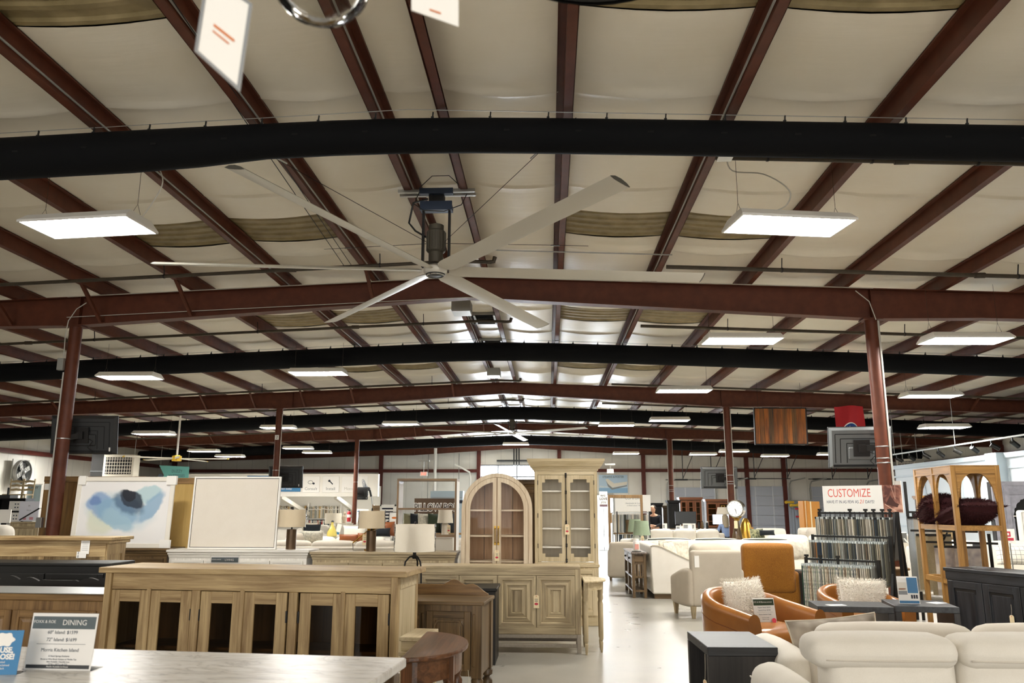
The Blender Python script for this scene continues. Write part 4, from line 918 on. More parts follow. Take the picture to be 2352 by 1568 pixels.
for i in range(61):
    u=1-i/60; x=-.95+1.9*u; f=abs(((u*2)%1)-.5)*2; z=.865+.0*(f); 
    z=.862+(.030*abs(sin(u*PI*10)) if .15<((u*2)%1)<.85 else .012)+(.018*math.exp(-((((u*2)%1)-.5)/.18)**2)); cr.append((x,z))
mb=MB(); mb.prism(cr,'y',-.015,.015); mb.build('back_board',M['black'],t)
mb=MB(); mb.bx(-.95,.95,-.36,-.015,.40,.44); mb.build('seat',M['black'],t,bev=.006)
for sx in (-1,1):
    for y in (-.32,-.04): mb=MB(); mb.bx(sx*.9-.03,sx*.9+.03,y-.03,y+.03,0,.40); mb.build('leg',M['black'],t,bev=.004)
t=dresser('black_sideboard','plain black sideboard between the carved bench and the panelled oak counter','sideboard',(-5.30,8.0,0),rad(-1),1.9,.45,.98,{k:M['black'] for k in 'xyz'},3,'door',False,.06,1,.03)
t=thing('panelled_counter','tall honey oak counter with square front panels and an overhanging top','counter',(-6.05,9.0,0),rad(0))
W_=OAK
mb=MB(); mb.bx(-1.1,1.16,-.04,.46,1.155,1.19); mb.build('top',W_['x'],t,bev=.004); mb=MB(); mb.bx(-1.08,1.13,-.02,.44,1.12,1.155); mb.build('moulding',W_['x'],t,bev=.006)
mb=MB(); mb.bx(-1.08,1.09,0,.4,.0,1.12); mb.build('body',W_['z'],t)
mb=MB(); mb.bx(-1.08,1.09,-.015,0,.98,1.12); mb.build('front_rail',W_['x'],t)
for i in range(4): x=-1.08+i*.705; mb=MB(); mb.bx(x,x+.06,-.013,0,.1,.98); mb.build('stile',W_['z'],t)
mb=MB(); 
for a,b in ((0,.07),(.33,.40)): mb.bx(1.09,1.102,a,b,.1,1.12)
mb.bx(1.09,1.102,.0701,.3299,1.0,1.12); mb.build('end_frame',W_['z'],t)
t=thing('price_sheet','white price sheet taped to the front of the panelled oak counter','price sign',(-5.19,8.975,1.08)); mb=MB(); mb.bx(-.05,.05,-.002,.0,-.07,.11); mb.build('sheet',M['paper'],t); mb=MB(); mb.bx(-.09,.02,-.001,.001,-.115,-.045); mb.build('label_strip',M['paper'],t)
for i in range(6): mb=MB(); mb.bx(-.035,.035,-.0026,-.002,.08-.022*i,.084-.022*i); mb.build('printed_line',M['grey'],t)
txt('2',.035,M['ink'],t,(-.07,-.003,-.06)); txt('0',.035,M['ink'],t,(-.07,-.003,-.098))
# art, canvas and the panels behind them
t=dresser('dark_dresser','dark walnut dresser under the blue watercolour picture','dresser',(-5.95,11.15,0),0,1.36,.46,.965,WAL,3,'drawer',True,.08,3)
t=dresser('white_dresser','whitewashed dresser under the blank white canvas','dresser',(-4.225,11.0,0),0,1.90,.46,.955,WHT,4,'drawer',True,.08,3)
t=dresser('oak_dresser','grey-brown oak dresser between the whitewashed dresser and the arched cabinet','dresser',(-2.235,11.0,0),0,1.92,.46,.935,OAKB,4,'drawer',True,.08,3)
def picture(name,label,cat,bl,br,h,lean,fm,fw=.05,dp=.035):
    bl=Vector(bl);br=Vector(br); w=(br-bl).length; t=thing(name,label,cat,tuple((bl+br)/2),math.atan2(br.y-bl.y,br.x-bl.x)); t.rotation_euler=(-lean,0,t.rotation_euler[2])
    mb=MB(); mb.ring(rect(-w/2,w/2,0,h),rect(-w/2+fw,w/2-fw,fw,h-fw),'y',-dp,.0); mb.build('picture_frame',fm,t,bev=.003)
    mb=MB(); mb.bx(-w/2+.005,w/2-.005,-.004,.004,.005,h-.005); mb.build('backing',M['offwhite'],t)
    return t,w
def watercolour():
    m,t,b=nt('watercolour'); tc=N(t,'ShaderNodeTexCoord'); mp=N(t,'ShaderNodeMapping'); t.links.new(tc.outputs['Object'],mp.inputs[0])
    nz=N(t,'ShaderNodeTexNoise'); nz.inputs['Scale'].default_value=4; nz.inputs['Detail'].default_value=4; t.links.new(mp.outputs[0],nz.inputs['Vector'])
    base=None
    def blob(cx,cz,rx,rz,col,soft=.35,rot=0,op=.8,prev=None):
        m2=N(t,'ShaderNodeMapping',vector_type='TEXTURE'); m2.inputs['Location'].default_value=(cx*.85+.075,0,cz*.85+.075); m2.inputs['Rotation'].default_value=(0,rot,0); m2.inputs['Scale'].default_value=(rx*.92,1,rz*.92)
        ad=N(t,'ShaderNodeMix',data_type='VECTOR'); ad.inputs[0].default_value=.15; t.links.new(tc.outputs['Object'],ad.inputs[4]); t.links.new(nz.outputs['Color'],ad.inputs[5]); t.links.new(ad.outputs[1],m2.inputs[0])
        sp=N(t,'ShaderNodeSeparateXYZ'); t.links.new(m2.outputs[0],sp.inputs[0]); cb=N(t,'ShaderNodeCombineXYZ'); t.links.new(sp.outputs[0],cb.inputs[0]); t.links.new(sp.outputs[2],cb.inputs[1])
        ln=N(t,'ShaderNodeVectorMath',operation='LENGTH'); t.links.new(cb.outputs[0],ln.inputs[0])
        mr=N(t,'ShaderNodeMapRange',interpolation_type='SMOOTHSTEP'); mr.inputs[1].default_value=1; mr.inputs[2].default_value=1-soft*.6; mr.inputs[3].default_value=0; mr.inputs[4].default_value=op; t.links.new(ln.outputs['Value'],mr.inputs[0])
        mx=N(t,'ShaderNodeMix',data_type='RGBA'); t.links.new(mr.outputs[0],mx.inputs[0]); 
        if prev is None: mx.inputs[6].default_value=srgb('#eeecea')
        else: t.links.new(prev,mx.inputs[6])
        mx.inputs[7].default_value=srgb(col); return mx.outputs[2]
    p=None
    for a in ((-.06,.50,.56,.28,'#cfdde2',.6,.15,.85),(-.30,.38,.24,.24,'#dcdfc6',.7,.3,.75),(-.36,.60,.19,.17,'#8fabd0',.5,.3,.9),(-.10,.49,.36,.18,'#8db0cb',.5,.30,.9),(-.06,.37,.28,.12,'#a3c2d3',.5,.45,.85),(.30,.72,.25,.11,'#b5d0d6',.5,-.2,.9),(.40,.55,.11,.28,'#93b3cd',.5,.7,.9),(-.42,.64,.08,.09,'#6a86ba',.7,.2,.75),(.05,.60,.28,.13,'#5d7791',.6,.4,.85),(.11,.66,.21,.11,'#36404e',.4,.45,.95),(.06,.72,.12,.07,'#2d3038',.4,.45,.95)):
        p=blob(*a,prev=p)
    t.links.new(p,b.inputs['Base Color']); b.inputs['Roughness'].default_value=.25; return m
WC=watercolour()
t,w=picture('watercolour_picture','white-framed blue and grey watercolour picture leaning on the tan panel','picture',(-6.68,11.17,.966),(-5.27,11.17,.966),.975,rad(3),M['offwhite'],.06,.03)
mb=MB(); mb.bx(-w/2+.06,w/2-.06,-.012,-.004,.06,.915); mb.build('painting',WC,t)
for sx,zz_ in ((-1,.975),(1,.975),(1,0)):
    mb=MB(); x=sx*w/2; z=zz_; mb.bx(x-(.12 if sx>0 else -.02)-(.0),x+(.02 if sx>0 else .12),-.042,.006,z-(.11 if z>.5 else -.0)+(-.0 if z>.5 else -.0),z+(.012 if z>.5 else .11)); mb.build('corner_guard',M['white'],t)
t,w=picture('blank_canvas','blank cream canvas in a thin dark-lined white frame, standing on the whitewashed dresser','picture',(-4.97,11.13,.956),(-3.74,11.13,.956),.985,rad(3),M['white'],.022,.045)
mb=MB(); mb.bx(-w/2+.03,w/2-.03,-.036,-.004,.03,.955); mb.build('canvas',fabric('raw_canvas','#e4dccf','#dbd2c3',sc=400),t)
mb=MB(); mb.ring(rect(-w/2+.022,w/2-.022,.022,.963),rect(-w/2+.03,w/2-.03,.03,.955),'y',-.03,-.004); mb.build('shadow_gap',M['dkgrey'],t)
t=thing('plywood_board','light tan plywood panel with a darker head rail, between the two pictures','wood panel',(-5.55,11.72,0)); mb=MB(); mb.bx(-.42,.36,0,.04,.0,1.92); mb.build('sheet',PLY,t); mb=MB(); mb.bx(-.42,.36,-.012,.05,1.86,1.945); mb.build('head_rail',BRN['x'],t)
t=thing('wardrobe_back','tall brown oak panel with a cathedral grain behind the front left column','wood panel',(-7.98,13.15,0)); mb=MB(); mb.bx(-.44,1.3,0,.05,0,2.0); mb.build('sheet',OAKPANEL,t); mb=MB(); mb.bx(-.44,1.3,-.015,.06,1.93,2.02); mb.build('head_rail',BRN['x'],t); mb=MB(); mb.bx(-.42,-.2,-.018,-.004,1.80,1.9); mb.build('white_label',M['paper'],t)
# lamps on the dressers
BRZ=paint('bronze','#5d4a36',.35,metal=.6,var=.2,bs=8)
def onz(px,Y): return at(px,1200,Y).x
cyl_lamp('plastic-wrapped drum lamp on a bronze cylinder base, on the whitewashed dresser beside the canvas',(onz(671,11.22),11.22,.956),.068,.265,.182,.235,BRZ,SHADE,1.3,.035)
cyl_lamp('plastic-wrapped drum lamp on a bronze cylinder base, standing on the grey-brown oak dresser',(onz(854,11.22),11.22,.936),.066,.27,.178,.235,BRZ,SHADE,2.1,.035)
# black low cabinet with tripod lamp
t=dresser('low_black_cabinet','low black cabinet hidden behind the dark walnut buffet','cabinet',(-1.22,8.33,0),0,1.36,.55,.73,{k:M['black'] for k in 'xyz'},2,'door',False,.0,1,.03)
t=thing('tripod_lamp','white drum lamp with a black arched tripod base, wrapped in plastic, above the walnut buffet','table lamp',(onz(954,8.55),8.55,.731))
for k in range(3):
    a=rad(200+120*k); mb=MB(); mb.tube([(0,0,.30),(.05*cos(a),.05*sin(a),.29),(.095*cos(a),.095*sin(a),.24),(.11*cos(a),.11*sin(a),.15),(.115*cos(a),.115*sin(a),0)],.009,8); mb.build('leg',M['iron'],t,smooth=True)
mb=MB(); mb.lathe([(.02,.27),(.03,.29),(.018,.31),(.018,.37),(.012,.38)],14); mb.build('neck',M['iron'],t,smooth=True)
mb=MB(); mb.lathe([(.207,.345),(.203,.62),(.198,.62),(.202,.345)],40,cap=False); s_=mb.build('lamp_shade',SHADEW,t,smooth=True)
mb=MB(); mb.grid(lambda u,v:((.212+.006*abs(sin(2*PI*u*6+v*8)))*cos(2*PI*u),(.212+.006*abs(sin(2*PI*u*6+v*8)))*sin(2*PI*u),.34+.285*v),48,10); mb.build('plastic_wrap',PLASTIC,t,smooth='all')
mb=MB(); mb.bar((-.2,0,.61),(.2,0,.61),.004); mb.ball((0,0,.635),.014,8); mb.build('finial',M['iron'],t)
# ---------------------------------------------------------------- walnut buffet
t=thing('walnut_buffet','dark walnut buffet with a scrolled backsplash and turned legs','buffet',(-1.205,6.50,0),rad(-6)); W_=WAL; w=1.4; d=.52; h=.81
mb=MB(); mb.prism(rrect(w/2,d/2+.0,.02),'z',h-.028,h); mb.T=None; o=mb.build('top',W_['x'],t,bev=.007,seg=2); o.location=(0,d/2-.0,0)
pr=[(-w/2+.02,h),(w/2-.05,h)]
def bz(x):
    u=abs(x)/(w/2-.05); z=.085 if u<.42 else (.085+.04*sin((u-.42)/.25*PI) if u<.67 else .075-.055*max(0,(u-.8)/.2)**1.5+.015*sin((u-.67)*14)); return max(.012,z)
for i in range(41): x=(w/2-.05)-(w-.1)*i/40; pr.append((x,h+bz(x)))
pr.append((-w/2+.02,h+.01)); mb=MB(); mb.prism(pr,'y',d-.045,d-.022); mb.build('backsplash',BRN['x'],t,bev=.002)
mb=MB(); mb.bx(-w/2+.03,w/2-.03,.03,d-.03,.26,h-.028); mb.build('body',W_['z'],t)
for sx in (-1,1):
    for y in (.05,d-.05):
        mb=MB(); x=sx*(w/2-.055); mb.bx(x-.04,x+.04,y-.04,y+.04,.25,h-.028); mb.lathe([(.02,0),(.026,.02),(.03,.05),(.022,.06),(.035,.085),(.046,.12),(.046,.15),(.03,.175),(.024,.185),(.046,.2),(.048,.23),(.035,.25)],16,(x,y,0)); mb.build('leg',W_['z'],t,smooth=True)
dr=panel_door(t,.245,.595,.30,.735,.012,W_,.05); mb=MB(); q=[(.305,.40),(.33,.36),(.51,.36),(.535,.40),(.535,.63),(.51,.67),(.33,.67),(.305,.63)]; cx,cz=.42,.515; mb.ring(q,[(cx+(a-cx)*.9,cz+(b-cz)*.93) for a,b in q],'y',.004,.02); mb.build('carved_moulding',W_['z'],dr)
dr=panel_door(t,-.595,-.245,.30,.735,.012,W_,.05); mb=MB(); mb.ring([(-a,b) for a,b in q],[(-(cx+(a-cx)*.9),cz+(b-cz)*.93) for a,b in q],'y',.004,.02); mb.build('carved_moulding',W_['z'],dr)
for i in range(2):
    z0=.52-.22*i; mb=MB(); mb.bx(-.19,.19,.012,.034,z0,z0+.2); q_=mb.build('drawer',W_['x'],t,bev=.004); mb=MB(); mb.ring(rect(-.19,.19,z0,z0+.2),rect(-.17,.17,z0+.02,z0+.18),'y',.004,.013); mb.build('drawer_frame',W_['x'],q_); knob(q_,(.125,.012,z0+.1),.014)
for x in (-.622,-.217,.217,.622):
    mb=MB(); mb.bx(x-.012,x+.012,.004,.03,.33,.72); mb.build('fluted_strip',W_['z'],t,bev=.006)
# cream nightstand beside the buffet
t=thing('cream_nightstand','small cream nightstand with a stepped top, between the sideboard end and the walnut buffet','nightstand',(-.84,5.62,0),rad(-6)); 
mb=MB(); mb.bx(-.12,.045,-.2,.2,.675,.70); mb.build('top',OAKC['y'],t,bev=.003); mb=MB(); mb.bx(-.11,.03,-.18,.18,.61,.675); mb.build('drawer',OAKC['x'],t,bev=.003); mb=MB(); mb.bx(-.12,.06,-.21,.2,.585,.61); mb.build('shelf',OAKC['y'],t,bev=.003)
for sx in (-1,1):
    for sy in (-1,1): mb=MB(); mb.bx(-.035+sx*.06-.015,-.035+sx*.06+.015,sy*.17-.02,sy*.17+.02,0,.585); mb.build('leg',OAKC['z'],t,bev=.003)
tg=hangtag(None,(-1.085,6.47,.57),.10,.05,.10,stamp=False); tg['label']='small price tag on a string under the brass knob of the walnut buffet'
# ---------------------------------------------------------------- reddish demilune table
t=thing('demilune_table','half-round reddish wooden table with turned legs beside the marble island','side table',(-.78,4.82,0),rad(-90)); W_=RED   # local x runs along its straight back, -y... bulge is +y
def half(a,b,n=20): return [(a*cos(PI*i/n),b*sin(PI*i/n)) for i in range(n+1)]
mb=MB(); mb.prism(half(.46,.31),'z',.735,.76); mb.build('top',W_['x'],t,bev=.008,seg=2)
mb=MB(); mb.ring(half(.42,.27),half(.395,.245),'z',.62,.735); mb.build('apron',W_['x'],t)
for x,y in ((-.4,.03),(.4,.03),(-.19,.225),(.19,.225)):
    mb=MB(); mb.bx(x-.028,x+.028,y-.028,y+.028,.6,.735); mb.lathe([(.018,0),(.022,.05),(.02,.1),(.024,.3),(.028,.42),(.02,.45),(.034,.48),(.036,.53),(.022,.555),(.03,.58),(.03,.605)],14,(x,y,0)); mb.build('leg',W_['z'],t,smooth=True)
mb=MB(); mb.bx(-.40,-.33,-.004,.02,.58,.735); mb.bx(.33,.40,-.004,.02,.58,.735); mb.build('corner_block',W_['z'],t)
tg=hangtag(None,(-.445,4.62,.565),.10,.07,.09,rad(25),False); tg['label']='large buff tag on a white string, hanging off the half-round reddish table'
# ---------------------------------------------------------------- greyed oak geometric sideboard
t=thing('geometric_sideboard','greyed oak sideboard with mitred geometric doors on an open grey base','sideboard',(-.565,9.04,0),rad(0)); W_=OAKB; w=1.81; h=.895
mb=MB(); mb.bx(-w/2,w/2,0,.46,h-.03,h); mb.build('top',W_['x'],t,bev=.003)
mb=MB(); mb.bx(-w/2+.0601,w/2-.0601,0,.03,h-.095,h-.03); mb.build('top_rail',W_['x'],t,bev=.003)
mb=MB(); mb.bx(-w/2+.0601,w/2-.0601,0,.03,.19,.255); mb.build('bottom_rail',W_['x'],t,bev=.003)
for sx in (-1,1): mb=MB(); mb.bx(sx*w/2,sx*(w/2-.06),0,.46,.19,h-.03); mb.build('side_panel',W_['z'],t,bev=.003)
mb=MB(); mb.bx(-w/2+.06,w/2-.06,.03,.45,.2,h-.04); mb.build('carcass',W_['z'],t)
dw=(w-.12)/4
for i in range(4):
    x0=-w/2+.06+i*dw+.003; x1=x0+dw-.006; z0,z1=.258,.797; y=.0
    fr=[(0,.002),(.045,.0),(.055,.012),(.10,.004),(.108,.016),(.15,.008),(.157,.02)]
    def rc(ins,cx=(x0+x1)/2):
        k=ins; kz=ins*1.0; return [(x0+k,z0+kz),(x1-k,z0+kz),(x1-k,z1-kz),(x0+k,z1-kz)]
    vs=[];fs=[];mi=[]
    for a,ya in fr: vs+=[(p,y+ya,q) for p,q in rc(a)]
    for s_ in range(len(fr)-1):
        for j in range(4): fs.append((s_*4+j,s_*4+(j+1)%4,s_*4+4+(j+1)%4,s_*4+4+j)); mi.append(1 if j%2==0 else 0)
    b0=len(vs); vs+=[(p,y+.03,q) for p,q in rc(0)]
    for j in range(4): fs.append((j,b0+j,b0+(j+1)%4,(j+1)%4)); mi.append(0)
    e0=(len(fr)-1)*4; fs+=[(b0+3,b0+2,b0+1,b0),(e0,e0+1,e0+2,e0+3)]; mi+=[0,0]
    mb=MB(); mb.add(vs,fs); mb.mi=mi; D_=mb.build('door',[W_['z'],W_['x']],t)
    mb=MB(); mb.bx((x0+x1)/2-.028,(x0+x1)/2+.028,y+.012,y+.021,z0+.157,z1-.157); mb.build('centre_panel',W_['z'],D_)
for sx in (-1,1):
    for y in (.0,.415): mb=MB(); mb.bx(sx*w/2,sx*(w/2-.045),y,y+.045,0,.19); mb.build('leg',LINGREYW:=M.setdefault('greywash',paint('greywash','#9a9082',.6,var=.1)),t,bev=.003)

for y0,y1,z0,z1 in ((.002,.043,.15,.19),(.005,.04,.055,.09),(.42,.455,.055,.09),(.417,.458,.15,.19)): mb=MB(); mb.bx(-w/2+.0451,w/2-.0451,y0,y1,z0,z1); mb.build('stretcher',M['greywash'],t,bev=.003)
tg=hangtag(None,(-.565+dw*1.0+.0,9.034,.595),.135,.06,.05); tg['label']='buff price tag hanging on the doors of the geometric greyed oak sideboard'
# half-round pale table beside it
t=thing('pale_demilune','slim pale half-round table with fluted legs at the end of the geometric sideboard','side table',(.37,9.2,0),rad(-90)); W_=OAKC
mb=MB(); mb.prism(half(.30,.255),'z',.735,.757); mb.build('top',W_['x'],t,bev=.005); mb=MB(); mb.ring(half(.27,.225),half(.255,.21),'z',.655,.735); mb.build('apron',W_['x'],t)
for x,y in ((-.25,.02),(.25,.02),(-.09,.19),(.09,.19)):
    mb=MB(); mb.lathe([(.010,0),(.015,.04),(.018,.10),(.012,.115),(.021,.14),(.024,.5),(.016,.53),(.026,.56),(.022,.6),(.026,.62),(.026,.74)],12,(x,y,0)); mb.build('leg',OAKB['z'],t,smooth=True)
# ---------------------------------------------------------------- arched cabinet
t=thing('arched_cabinet','pale round-topped display cabinet with two arched glass doors','display cabinet',(-.705,11.05,0)); W_=PALE; w=.965; H=1.985; r=w/2; zs=H-r
def arch(hw,z0,zs_,n=20,rise=None): 
    rz_=rise or hw; return [(-hw,z0),(hw,z0)]+[(hw*cos(PI*i/n),zs_+rz_*sin(PI*i/n)) for i in range(n+1)]
mb=MB(); mb.ring(arch(r,.04,zs),arch(r-.055,.14,zs),'y',0,.03); mb.build('face_frame',W_['z'],t,bev=.003)
mb=MB(); mb.ring(arch(r,.04,zs),arch(r-.018,.058,zs),'y',.03,.40); mb.build('shell',BRN['y'],t)
mb=MB(); mb.prism(arch(r-.015,.05,zs),'y',.385,.40); mb.build('back_panel',wood('pink_oak','#b08a68','#d0ae8c','z',2,.6),t)
for i in range(5): x=-.40+.2*i; mb=MB(); mb.bx(x-.003,x+.003,.381,.386,.06,zs+math.sqrt(max(0,(r-.03)**2-x*x))); mb.build('plank_gap',M['dkgrey'],t)
for sx in (-1,1):
    def ha(hw,z0,zz,x0,n=14): return [(sx*x0,z0)]+[(sx*x0,zz+math.sqrt(max(0,hw*hw-x0*x0)))]+[(sx*hw*cos(a),zz+hw*sin(a)) for a in [math.acos(min(1,x0/hw))*(1-i/n) for i in range(1,n+1)]]+[(sx*hw,z0)]
    R0=r-.058; outer=ha(R0,.145,zs,.004); inner=ha(R0-.062,.215,zs,.058)
    mb=MB(); mb.ring(outer,inner,'y',-.004,.02); D_=mb.build('door',W_['z'],t,bev=.003)
    mb=MB(); mb.prism(inner,'y',.006,.010); mb.build('pane',GLASS,D_)
    mb=MB(); mb.tube([(sx*.022,-.006,1.06),(sx*.022,-.028,1.075),(sx*.022,-.028,1.235),(sx*.022,-.006,1.25)],.007,8); mb.bx(sx*.022-.012,sx*.022+.012,-.010,-.004,1.03,1.07); mb.bx(sx*.022-.012,sx*.022+.012,-.010,-.004,1.24,1.28); mb.build('handle',M['brass'],D_)
for z in (.45,.80,1.135,1.475): mb=MB(); mb.bx(-r+.03,r-.03,.035,.385,z,z+.022); mb.build('shelf',W_['x'],t)
mb=MB(); mb.bx(-r-.005,r+.005,-.01,.40,0,.045); mb.build('plinth',W_['x'],t,bev=.004)
tg=hangtag(None,(-.70,11.012,.965),.14,.06,.07); tg['label']='buff price tag hanging from the brass handles of the round-topped cabinet'
# dark cabinet edge between the two display cabinets
t=dresser('dark_wardrobe','dark brown cabinet glimpsed between the round-topped and the tall display cabinets','wardrobe',(-.42,11.9,0),0,.62,.45,1.93,WAL,1,'door',True,.08,1)
# ---------------------------------------------------------------- tall cabinet
t=thing('tall_display_cabinet','tall oak display cabinet with a wide cornice and two long glass doors','display cabinet',(.235,11.08,0)); W_=OAKC; w=.855; d=.42
mb=MB()
for (a,b) in (((w/2+.012,2.02),(w/2+.022,2.045)),((w/2+.03,2.045),(w/2+.05,2.075)),((w/2+.058,2.075),(w/2+.082,2.12)),((w/2+.085,2.12),(w/2+.10,2.15)),((w/2+.10,2.15),(w/2+.103,2.18))):
    o1=a[0]-w/2; o2=b[0]-w/2; mb.taper((-a[0],a[0],-o1,d,a[1]),(-b[0],b[0],-o2,d,b[1]))
mb.build('cornice',W_['x'],t)
for sx in (-1,1): mb=MB(); mb.bx(sx*w/2,sx*(w/2-.045),0,d,.78,2.025); mb.build('side_panel',W_['z'],t,bev=.003)
mb=MB(); mb.bx(-w/2+.045,w/2-.045,0,.03,1.965,2.02); mb.bx(-w/2+.045,w/2-.045,0,.03,.785,.81); mb.build('face_rail',W_['x'],t)
mb=MB(); mb.bx(-w/2+.045,w/2-.045,d-.02,d-.005,.79,2.02); mb.build('back_panel',wood('ivory_back','#e0d5be','#efe6d2','z',1.5,.6),t)
for z in (.99,1.235,1.485,1.735): mb=MB(); mb.bx(-w/2+.045,w/2-.045,.04,d-.02,z,z+.02); mb.build('shelf',M['offwhite'],t)
for sx in (-1,1):
    x0,x1=(.004,w/2-.048); z0,z1=.815,1.96; a,b=x0+.055,x1-.055; c,e=z0+.06,z1-.055; n=.04
    inn=[(a+n,c),(b-n,c),(b-n,c+.045),(b,c+.045),(b,e-.045),(b-n,e-.045),(b-n,e),(a+n,e),(a+n,e-.045),(a,e-.045),(a,c+.045),(a+n,c+.045)]
    out=[(a+n,z0),(b-n,z0),(x1-.02,z0),(x1,z0),(x1,z1),(x1-.02,z1),(b-n,z1),(a+n,z1),(x0+.02,z1),(x0,z1),(x0,z0),(x0+.02,z0)]
    if sx<0: inn=[(-p,q) for p,q in inn]; out=[(-p,q) for p,q in out]
    mb=MB(); mb.ring(out,inn,'y',-.002,.022); D_=mb.build('door',W_['z'],t)
    mb=MB(); mb.prism(inn,'y',.008,.012); mb.build('pane',GLASS,D_)
    for z in (1.02,1.42,1.86): mb=MB(); mb.bx(sx*(x1+.003)-.005,sx*(x1+.003)+.005,-.006,.004,z-.03,z+.03); mb.build('hinge',M['iron'],D_)
mb=MB(); mb.tube([(0,-.02,.80),(0,-.02,1.99)],.006,8)
for z in (.83,1.03,1.3,1.33,1.73,1.95): mb.lathe([(.006,z-.03),(.014,z-.012),(.009,z),(.014,z+.012),(.006,z+.03)],10,(0,-.02,0))
mb.bx(-.012,.012,-.02,0,1.30,1.34); mb.bx(-.012,.012,-.02,0,1.93,1.99); mb.build('bolt_rod',M['iron'],t)
mb=MB(); mb.bx(-w/2-.012,w/2+.012,-.03,d,.745,.785); mb.build('waist_moulding',W_['x'],t,bev=.005)
mb=MB(); mb.bx(-w/2,w/2,-.015,d,.10,.745); mb.build('base_body',W_['z'],t,bev=.003)
for sx in (-1,1): 
    x0,x1=sorted((sx*.006,sx*(w/2-.03))); D_=panel_door(t,x0,x1,.13,.72,-.034,W_,.06); D_.name='base_door'
mb=MB(); mb.bx(-w/2-.008,w/2+.008,-.025,d,0,.10); mb.build('plinth',W_['x'],t,bev=.004)
tg=hangtag(None,(.245,11.045,1.305),.135,.06,.04); tg['label']='buff price tag hanging from the iron rod of the tall display cabinet'
# ---------------------------------------------------------------- open shelf unit behind the oak dresser
t=thing('open_bookcase','open backless bookcase with pale sides, behind the grey-brown oak dresser','bookcase',(-1.965,13.0,0)); W_=BRN
for sx in (-1,1):
    mb=MB(); mb.bx(sx*.485,sx*.455,0,.40,0,1.945); s_=mb.build('side_panel',W_['z'],t); mb=MB(); mb.bx(sx*.4551,sx*.452,.012,.395,.02,1.90); mb.bx(sx*.485,sx*.4865,.012,.395,0,1.94); mb.build('pale_lining',M['white'],s_)
mb=MB(); mb.bx(-.485,.485,0,.40,1.945,1.98); mb.build('top',W_['x'],t)
for z in (.12,.62,1.06,1.485): mb=MB(); mb.bx(-.455,.455,.01,.39,z,z+.03); mb.build('shelf',W_['x'],t)
# ---------------------------------------------------------------- black waterfall tables
def waterfall(label,loc,rz,w,d,h,group=None):   # panels at the two d ends, open along x
    t=thing('waterfall_table',label,'side table',loc,rz); th=.055; W_=BLK
    mb=MB(); mb.bx(-w/2,w/2,-d/2,d/2,h-th,h); mb.build('top',W_['x'],t,bev=.003)
    for s in (-1,1): mb=MB(); mb.bx(-w/2,w/2,s*d/2,s*(d/2-th),0,h-th); mb.build('end_panel',BLKS['z'],t,bev=.003)
    return t
t=waterfall('black waterfall side table with a buff hang tag, beside the arm of the stone-coloured sofa',(1.245,5.88,0),rad(1.5),.455,.68,.64)
tg=hangtag(None,(1.005,5.56,.435),.165,.052,.16,rad(-75),False); tg['label']='buff hang tag on a string inside the black waterfall side table'
t=waterfall('black waterfall side table holding one loose white card, near the low orange leather chair',(2.90,8.20,0),rad(83),.46,.68,.62)
t=waterfall('black waterfall side table holding the blue and white acrylic flyer',(3.60,8.30,0),rad(80),.58,.56,.62)
def paper(label,loc,w,d,rz):
    mb=MB(); mb.bx(-w/2,w/2,-d/2,d/2,0,.0015); o=mb.build('paper_card',M['paper']); o.location=loc; o.rotation_euler=(0,0,rz); return tag(o,label,'card')
paper('white card lying flat on the left black table with nothing else on it',(2.73,8.08,.6205),.17,.10,rad(8)); paper('white card lying flat at the far corner of the table with the acrylic flyer',(3.78,8.32,.6205),.16,.12,rad(30))
t=thing('carton','plain tan carton standing behind the stone-coloured sofa by the black tables','box',(2.93,7.55,0)); mb=MB(); mb.bx(-.1,.1,-.12,.12,0,.50); mb.build('body',paint('kraft','#c49a58',.7),t); mb=MB(); mb.bx(-.102,.102,-.012,.012,.20,.502); mb.build('tape',M['tagpaper'],t)
# blue flyer
t=thing('flyer_holder','acrylic holder with a blue and white furniture flyer on a black table','sign holder',(3.48,8.22,.6205),rad(-6))
mb=MB(); mb.bx(-.095,.095,-.001,.001,0,.255); c=mb.build('flyer',M['card'],t); c.rotation_euler=(-.1,0,0)
for x0,x1,z0,z1,mt,nm in ((-.005,.09,.10,.245,'blue','blue_panel'),(-.09,.09,.005,.03,'blue','blue_band'),(-.09,-.01,.12,.20,'offwhite','room_photo'),(-.09,-.01,.085,.12,'grey','room_photo'),(-.085,-.02,.13,.145,'orange','room_photo'),(.02,.037,.05,.085,'navy','icon_square'),(.042,.059,.05,.085,'navy','icon_square'),(.064,.081,.05,.085,'navy','icon_square')):
    mb=MB(); mb.bx(x0,x1,-.0022,-.001,z0,z1); mb.build(nm,M[mt],c)
mb=MB(); mb.bx(-.1,.1,-.005,-.0035,0,.26); mb.bx(-.1,.1,.0025,.004,0,.26); g=mb.build('acrylic_holder',ACRYL,t); g.rotation_euler=(-.1,0,0)
